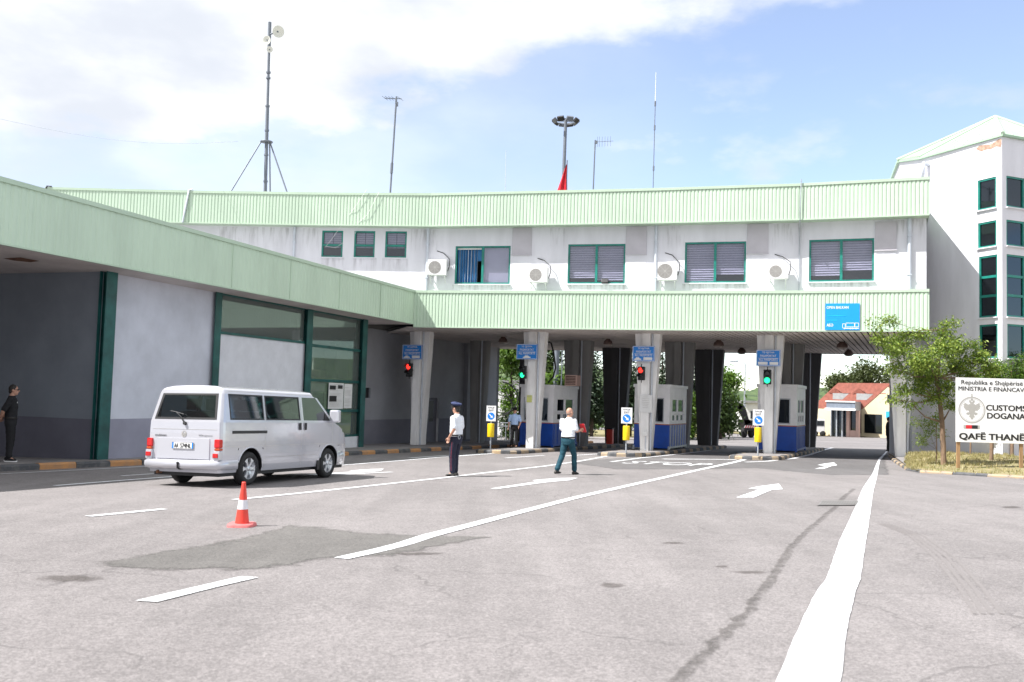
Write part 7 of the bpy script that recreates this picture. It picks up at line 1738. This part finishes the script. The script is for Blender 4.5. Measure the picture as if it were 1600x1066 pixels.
def hand(mb, w, d, side, curl=.6, s=1.0):
    """five-fingered hand at wrist w pointing along d"""
    w = Vector(w); d = Vector(d).normalized(); a = Vector((side, 0, 0)); a = (a - d * a.dot(d)); a = a.normalized() if a.length > .05 else Vector((0, 1, 0)); b = d.cross(a).normalized(); palm = w + d * .045 * s
    mb.ell(palm, .022 * s, .045 * s, .052 * s, Matrix((a, b, d)).transposed())
    for j, (o, l) in enumerate(((-.030, .062), (-.010, .074), (.011, .070), (.030, .055))):
        r0 = palm + b * (o * s) + d * .035 * s; k1 = r0 + (d - a * curl * .3).normalized() * l * .5 * s; k2 = k1 + (d * .6 - a * curl).normalized() * l * .5 * s; limb(mb, [r0, k1, k2], [.0105 * s, .0098 * s, .0085 * s], 8)
    r0 = palm - b * .040 * s - d * .01 * s; limb(mb, [r0, r0 - b * .022 * s + d * .03 * s - a * .012, r0 - b * .018 * s + d * .06 * s - a * .02], [.012 * s, .011 * s, .0095 * s], 8)
def head(mb, c, yaw=0.0, tilt=0.0, fat=1.0):
    """head centred at c looking along +Y turned by yaw (to its left)"""
    R = Matrix.Rotation(yaw, 3, 'Z') @ Matrix.Rotation(tilt, 3, 'X'); c = Vector(c); T = lambda x, y, z: c + R @ Vector((x, y, z))
    mb.ell(T(0, -.012, .022), .076 * fat, .096, .098, R); mb.ell(T(0, .018, -.035), .062 * fat, .075, .085, R); mb.ell(T(0, .045, -.085), .040 * fat, .040, .032, R)
    limb(mb, [T(0, .088, .012), T(0, .112, -.022)], [.010, .016], 8); mb.ell(T(0, .085, -.058), .026, .014, .010, R)
    for s_ in (-1, 1): mb.ell(T(s_ * .078 * fat, -.01, -.01), .012, .020, .032, R); mb.ell(T(s_ * .032, .078, .006), .018, .010, .010, R)
    return R, T
def shoe(o, root, ankle, yaw, mt='leather', sole=None, s=1.0):
    c, n = math.cos(yaw), math.sin(yaw); f = Vector((-n, c, 0)); r = Vector((c, n, 0)); a = Vector((ankle[0], ankle[1], 0)); rr = []; z0 = ankle[2] - .09
    for u, w, h, b in ((-.085, .022, .05, .006), (-.07, .036, .085, .0), (-.02, .040, .10, .0), (.05, .043, .082, .0), (.11, .047, .06, .0), (.155, .040, .045, .004), (.18, .018, .03, .010)):
        rr.append([a + f * u * s + r * (w * s * math.cos(2 * math.pi * k / 14)) + UP * (z0 + b + (h - b) * s * (.5 + .5 * math.sin(2 * math.pi * k / 14))) for k in range(14)])
    mb = MB().rings(rr); oo = mb.build('shoe', mt, root, local=True)
    if sole:
        m2 = MB(); P = [a + f * u * s + r * w * s for u, w in ((-.09, -.02), (-.09, .02), (-.06, .042), (.05, .046), (.12, .05), (.17, .035), (.19, 0), (.17, -.035), (.12, -.05), (.05, -.046), (-.06, -.042))]; m2.prism([(p.x, p.y) for p in P], z0 - .002, z0 + .024); m2.build('sole', sole, oo, local=True)
def person(label, base, yaw, J, shirt, trousers, group=None, cap=None, hairm='hair', bald=False, head_yaw=0, sleeve=.55, shoe_m='leather', sole=None, extras=None, longsl=False, lean=0.0, scale=1.0, badge=None, fat=1.0, tilt=0.0):
    """J: joint positions in the figure's own frame (x to its right, y forward, z up)"""
    root = thing('person', label, 'person', base, yaw); root.scale = (scale,) * 3
    hip, ch, nk, hd_ = Vector(J['hip']), Vector(J['chest']), Vector(J['neck']), Vector(J['head'])
    b = MB(); R, T = head(b, hd_, head_yaw, tilt)
    limb(b, [nk - Vector((0, .01, .05)), nk + (hd_ - nk) * .5], [.062, .056])
    torso(b, [(hip.z - .06, hip.x, hip.y, .145 * fat, .095 * fat), (hip.z + .12, hip.x * .7 + ch.x * .3, hip.y * .7 + ch.y * .3, .135 * fat, .095 * fat), (ch.z - .05, ch.x, ch.y, .155 * fat, .105 * fat), (ch.z + .10, ch.x, ch.y, .15, .09), (nk.z - .02, nk.x, nk.y, .07, .06)])
    for s_, nm in ((-1, 'l'), (1, 'r')):
        sh, el, wr = [Vector(J[nm + q]) for q in ('sh', 'el', 'wr')]; limb(b, [sh, sh.lerp(el, .5), el, el.lerp(wr, .35), wr], [.050, .046, .038, .039, .026]); hand(b, wr, (wr - el) if nm + 'hd' not in J else Vector(J[nm + 'hd']), -s_, J.get(nm + 'curl', .5))
        hp_, kn, an = [Vector(J[nm + q]) for q in ('hp', 'kn', 'an')]; limb(b, [hp_, hp_.lerp(kn, .5), kn, kn.lerp(an, .35), an], [.075, .07, .05, .05, .034]); limb(b, [an, an + Vector((0, .09, -.045))], [.03, .026])
    body = b.build('body', 'skin', root, local=True, remesh=.0085)
    # shirt
    m_ = MB(); torso(m_, [(hip.z + .00, hip.x, hip.y, .172 * fat, .125 * fat), (hip.z + .06, hip.x * .9 + ch.x * .1, hip.y * .9 + ch.y * .1, .168 * fat, .128 * fat), (hip.z + .18, hip.x * .5 + ch.x * .5, hip.y * .5 + ch.y * .5, .166 * fat, .128 * fat), (ch.z - .02, ch.x, ch.y, .182, .135), (ch.z + .10, ch.x, ch.y, .188, .118), (ch.z + .17, ch.x * .5 + nk.x * .5, ch.y * .6 + nk.y * .4, .135, .095), (nk.z - .005, nk.x, nk.y, .072, .068)])
    for s_, nm in ((-1, 'l'), (1, 'r')):
        sh, el, wr = [Vector(J[nm + q]) for q in ('sh', 'el', 'wr')]
        e = sh.lerp(el, .85 if not longsl else 1)
        if longsl: limb(m_, [sh, sh.lerp(el, .5), el, el.lerp(wr, .9)], [.068, .062, .054, .044])
        else: limb(m_, [sh, sh.lerp(e, .5), e], [.070, .066, .066])
    so_ = m_.build('shirt', shirt, root, local=True, remesh=.011, wrinkle=.0055)
    cc = nk + Vector((0, 0, .005)); rr = []
    for z, r_ in ((-.02, .084), (.018, .072), (.018, .064), (-.02, .068)): rr.append([cc + Vector((r_ * math.cos(2 * math.pi * k / 18), r_ * .95 * math.sin(2 * math.pi * k / 18), z)) for k in range(18)])
    MB().rings(rr).build('collar', shirt, so_, local=True)
    m_ = MB(); torso(m_, [(hip.z - .16, hip.x, hip.y, .14 * fat, .115 * fat), (hip.z - .08, hip.x, hip.y, .175 * fat, .13 * fat), (hip.z + .02, hip.x, hip.y, .168 * fat, .126 * fat), (hip.z + .045, hip.x, hip.y, .164 * fat, .124 * fat)])
    for nm in 'lr':
        hp_, kn, an = [Vector(J[nm + q]) for q in ('hp', 'kn', 'an')]; limb(m_, [hp_ + Vector((0, 0, -.02)), hp_.lerp(kn, .5), kn, kn.lerp(an, .5), an + (kn - an).normalized() * .03], [.098, .088, .074, .070, .068])
    tr_ = m_.build('trousers', trousers, root, local=True, remesh=.011, wrinkle=.006)
    rr = []
    for z, o_ in ((.02, .0), (.02, .008), (.055, .008), (.055, .0)): rr.append([Vector((hip.x + (.170 * fat + o_) * math.cos(2 * math.pi * k / 24), hip.y + (.128 * fat + o_) * math.sin(2 * math.pi * k / 24), hip.z + z)) for k in range(24)])
    MB().rings(rr).build('belt', 'leather', tr_, local=True)
    for nm in 'lr': shoe(nm, root, J[nm + 'an'], J.get(nm + 'toe', 0), shoe_m, sole)
    # hair or cap
    if not bald:
        m_ = MB(); m_.ell(T(0, -.022, .034), .083, .096, .098, R); m_.ell(T(0, -.062, -.03), .066, .05, .06, R); hr = m_.build('hair', hairm, root, local=True, remesh=.009)
    else:
        m_ = MB(); m_.ell(T(0, -.052, -.028), .073, .052, .035, R); M['thin_hair'] = mat('thin_hair', (.26, .18, .14), .8); m_.build('hair', 'thin_hair', root, local=True)
    if cap:
        m_ = MB(); rr = []
        for z, r_, dz in ((.045, .090, 0), (.085, .096, .0), (.10, .125, .01), (.125, .135, .018), (.142, .110, .02), (.148, .04, .02), (.149, .005, .02)): rr.append([T(r_ * math.cos(2 * math.pi * k / 22), r_ * 1.08 * math.sin(2 * math.pi * k / 22) - .01, z + dz * math.sin(2 * math.pi * k / 22)) for k in range(22)])
        cp_ = m_.rings(rr).build('cap', cap, root, local=True); m_ = MB(); rr = []
        for u in range(9): w = math.pi * (.12 + .76 * u / 8); rr.append([T(.092 * math.cos(w), .098 * math.sin(w) - .01, .052), T(.11 * math.cos(w), .165 * math.sin(w) - .01, .028), T(.11 * math.cos(w), .165 * math.sin(w) - .01, .024), T(.092 * math.cos(w), .098 * math.sin(w) - .01, .046)])
        m_.rings(rr).build('visor', 'leather', cp_, local=True)
        rr = []
        for z, r_ in ((.047, .0925), (.047, .0945), (.072, .0985), (.072, .095)): rr.append([T(r_ * math.cos(2 * math.pi * k / 22), r_ * 1.08 * math.sin(2 * math.pi * k / 22) - .01, z) for k in range(22)])
        MB().rings(rr).build('cap_band', 'black_cloth', cp_, local=True)
    return root, T, so_, tr_
ST = dict(hip=(0, 0, .95), chest=(0, .0, 1.27), neck=(0, -.005, 1.47), head=(0, .03, 1.62), lsh=(-.19, 0, 1.40), lel=(-.25, -.03, 1.12), lwr=(-.26, .05, .88), rsh=(.19, 0, 1.40), rel=(.25, -.03, 1.12), rwr=(.26, .05, .88), lhp=(-.09, 0, .90), lkn=(-.10, .02, .49), lan=(-.11, 0, .09), rhp=(.09, 0, .90), rkn=(.10, .02, .49), ran=(.11, 0, .09))
def J(**k): d = dict(ST); d.update(k); return d
# officer on the left: body to the left, hand on his hip pocket, looking away
b = G(711, 744.5)
r1, T, sh_, tr_ = person('officer in blue peaked cap, white shirt and navy trousers, one hand at his pocket', (b.x, b.y, b.z), math.radians(62), J(lel=(-.27, -.10, 1.14), lwr=(-.22, .07, .93), lhd=(.25, .35, -1), rel=(.25, .0, 1.13), rwr=(.20, .12, .95), rhd=(-.2, .6, -1), chest=(0, .015, 1.27), lan=(-.10, .02, .09), ran=(.10, .06, .09), lkn=(-.10, .04, .49), rkn=(.10, .06, .49)), 'shirt_white', 'navy', cap='capblue', head_yaw=math.radians(-10), scale=1.0, fat=1.12)
MB().obox((-.195, -.05, 1.33), (.3, 1, 0), (-1, .3, 0), UP, .025, .004, .03).build('badge', 'yellow', sh_, local=True)
MB().tube([(-.10 + .045 * math.cos(w), -.142 - 0.0, .945 + .045 * math.sin(w)) for w in [2 * math.pi * j / 14 for j in range(15)]], .008, 6).build('key_ring', 'steel', tr_, local=True)
MB().tube([(-.185, 0.0, .88), (-.185, .02, .49), (-.178, .01, .14)], .0022, 5).build('side_stripe', 'ink_red', tr_, local=True)
# man walking away
b = G(886, 742)
r2, T, sh_, tr_ = person('bald man in white shirt and teal trousers striding away with a red folder', (b.x, b.y, b.z), math.radians(-38), J(hip=(0, .0, .93), chest=(0, .03, 1.26), neck=(0, .03, 1.46), head=(.0, .06, 1.61), lel=(-.23, .04, 1.14), lwr=(-.12, .24, 1.08), rel=(.24, .03, 1.13), rwr=(.20, .27, 1.15), rhd=(-.1, 1, .3), rcurl=1.0, lhp=(-.09, 0, .88), lkn=(-.11, -.08, .49), lan=(-.12, -.30, .12), rhp=(.09, 0, .88), rkn=(.09, .17, .50), ran=(.08, .22, .09)), 'shirt_white', 'teal_cloth', bald=True, head_yaw=math.radians(-12), scale=.985, fat=1.14)
fd_ = thing('folder', 'red folder held in the right hand of the walking bald man', 'folder', r2.matrix_basis @ Vector((.20, .38, 1.20)), math.radians(-38)); Mx = Matrix.Translation(r2.matrix_basis @ Vector((.20, .385, 1.21))) @ Matrix.Rotation(math.radians(-38), 4, 'Z') @ Matrix.Rotation(.5, 4, 'X')
MB().box(-.075, .075, -.008, .008, -.12, .12).xf(Mx).build('cover', 'ink_red', fd_)
MB().box(-.070, .076, .0085, .011, -.115, .115).xf(Mx).build('pages', 'paper', fd_)
# officer by the booth, facing us
b = G(803, 699.5, .15)
person('officer in a black cap and pale blue shirt standing in the shade by a booth', (b.x, b.y, b.z), math.radians(172), J(lel=(-.27, .02, 1.13), lwr=(-.22, .14, .94)), 'shirt_blue', 'black_cloth', cap='black_cloth', scale=b.y * 62.5 / FPX / 1.77)
# man in black on the left pavement
b = G(13, 721, .15)
r4, T, sh_, tr_ = person('man in black with sunglasses on the left pavement, hands behind his back', (b.x, b.y, b.z), math.radians(-72), J(lel=(-.27, -.12, 1.14), lwr=(-.10, -.20, .97), lhd=(1, -.1, -.2), rel=(.27, -.12, 1.14), rwr=(.10, -.20, .95), rhd=(-1, -.1, -.2), lan=(-.13, -.03, .09), ran=(.14, .03, .09), rtoe=-.3), 'black_cloth', 'black_cloth', head_yaw=math.radians(2), shoe_m='black_cloth', sole='sign_white', scale=b.y * 118 / FPX / 1.73)
m_ = MB()
for s_ in (-1, 1): m_.obox(T(s_ * .033, .093, .012), (1, s_ * -.25, 0), (0, 1, 0), UP, .030, .006, .019); m_.tube([T(s_ * .06, .085, .016), T(s_ * .084, -.01, .012)], .004, 5)
m_.build('sunglasses', 'black', r4, local=True); MB().ell((.09, .128, 1.34), .016, .006, .02).build('badge', 'sign_white', sh_, local=True)
# figure half hidden by the last column
b = G(1388, 705.5)
person('dark clothed figure half hidden behind the rightmost column', (b.x, b.y, b.z), math.radians(-100), J(), 'black_cloth', 'black_cloth', longsl=True, scale=b.y * 53 / FPX / 1.73)

# small things in the passage
b = G(953, 694, .15); t = thing('barrier_post', 'short red barrier post at the foot of the dark column left of the white paper', 'barrier', b); MB().obox(b + UP * .40, r23, h23, UP, .16, .16, .40).build('housing', 'cone_red', t, bevel=.02); MB().obox(b + UP * .83, r23, h23, UP, .17, .17, .03).build('cap', 'metal_dark', t)
b = G(1109, 694, .15); t = thing('barrier_post', 'small dark barrier post at the foot of the tapering dark column', 'barrier', b); MB().obox(b + UP * .38, r23, h23, UP, .12, .12, .38).build('housing', 'metal_dark', t, bevel=.02); MB().obox(b + UP * .70 - h23 * .02, r23, h23, UP, .125, .125, .05).build('stripe', 'ink_red', t)
p = G(882, 699, .15); z = W(863, 601.5, G(863, 699, .15).y).z; c = Vector((p.x, p.y, 0)) + h23 * 1.2 - r23 * .1
t = thing('roof_cooler', 'brown louvred cooler box on the roof of the booth near the walking man', 'cooler', c + UP * z); MB().obox(c + UP * (z + .25), r23, h23, UP, .30, .3, .25).build('casing', 'house_pink', t, bevel=.02); mb = MB()
for i in range(6): mb.obox(c - h23 * .305 + UP * (z + .07 + .072 * i), r23, h23, UP, .25, .01, .022)
mb.build('louvre', 'lamp_brown', t)
a = COLB[2] + ISL * 5.3; t = thing('hanging_cable', 'black cable looping down from the soffit behind the green light column', 'cable', Vector((a.x, a.y, 4.2)))
D_ = a.y - 1.5; MB().tube([W(855, 534, D_), W(861, 536, D_), W(865, 550, D_), W(868, 575, D_), W(864, 590, D_), W(856, 598, D_)], .045, 6).build('cable', 'black', t)
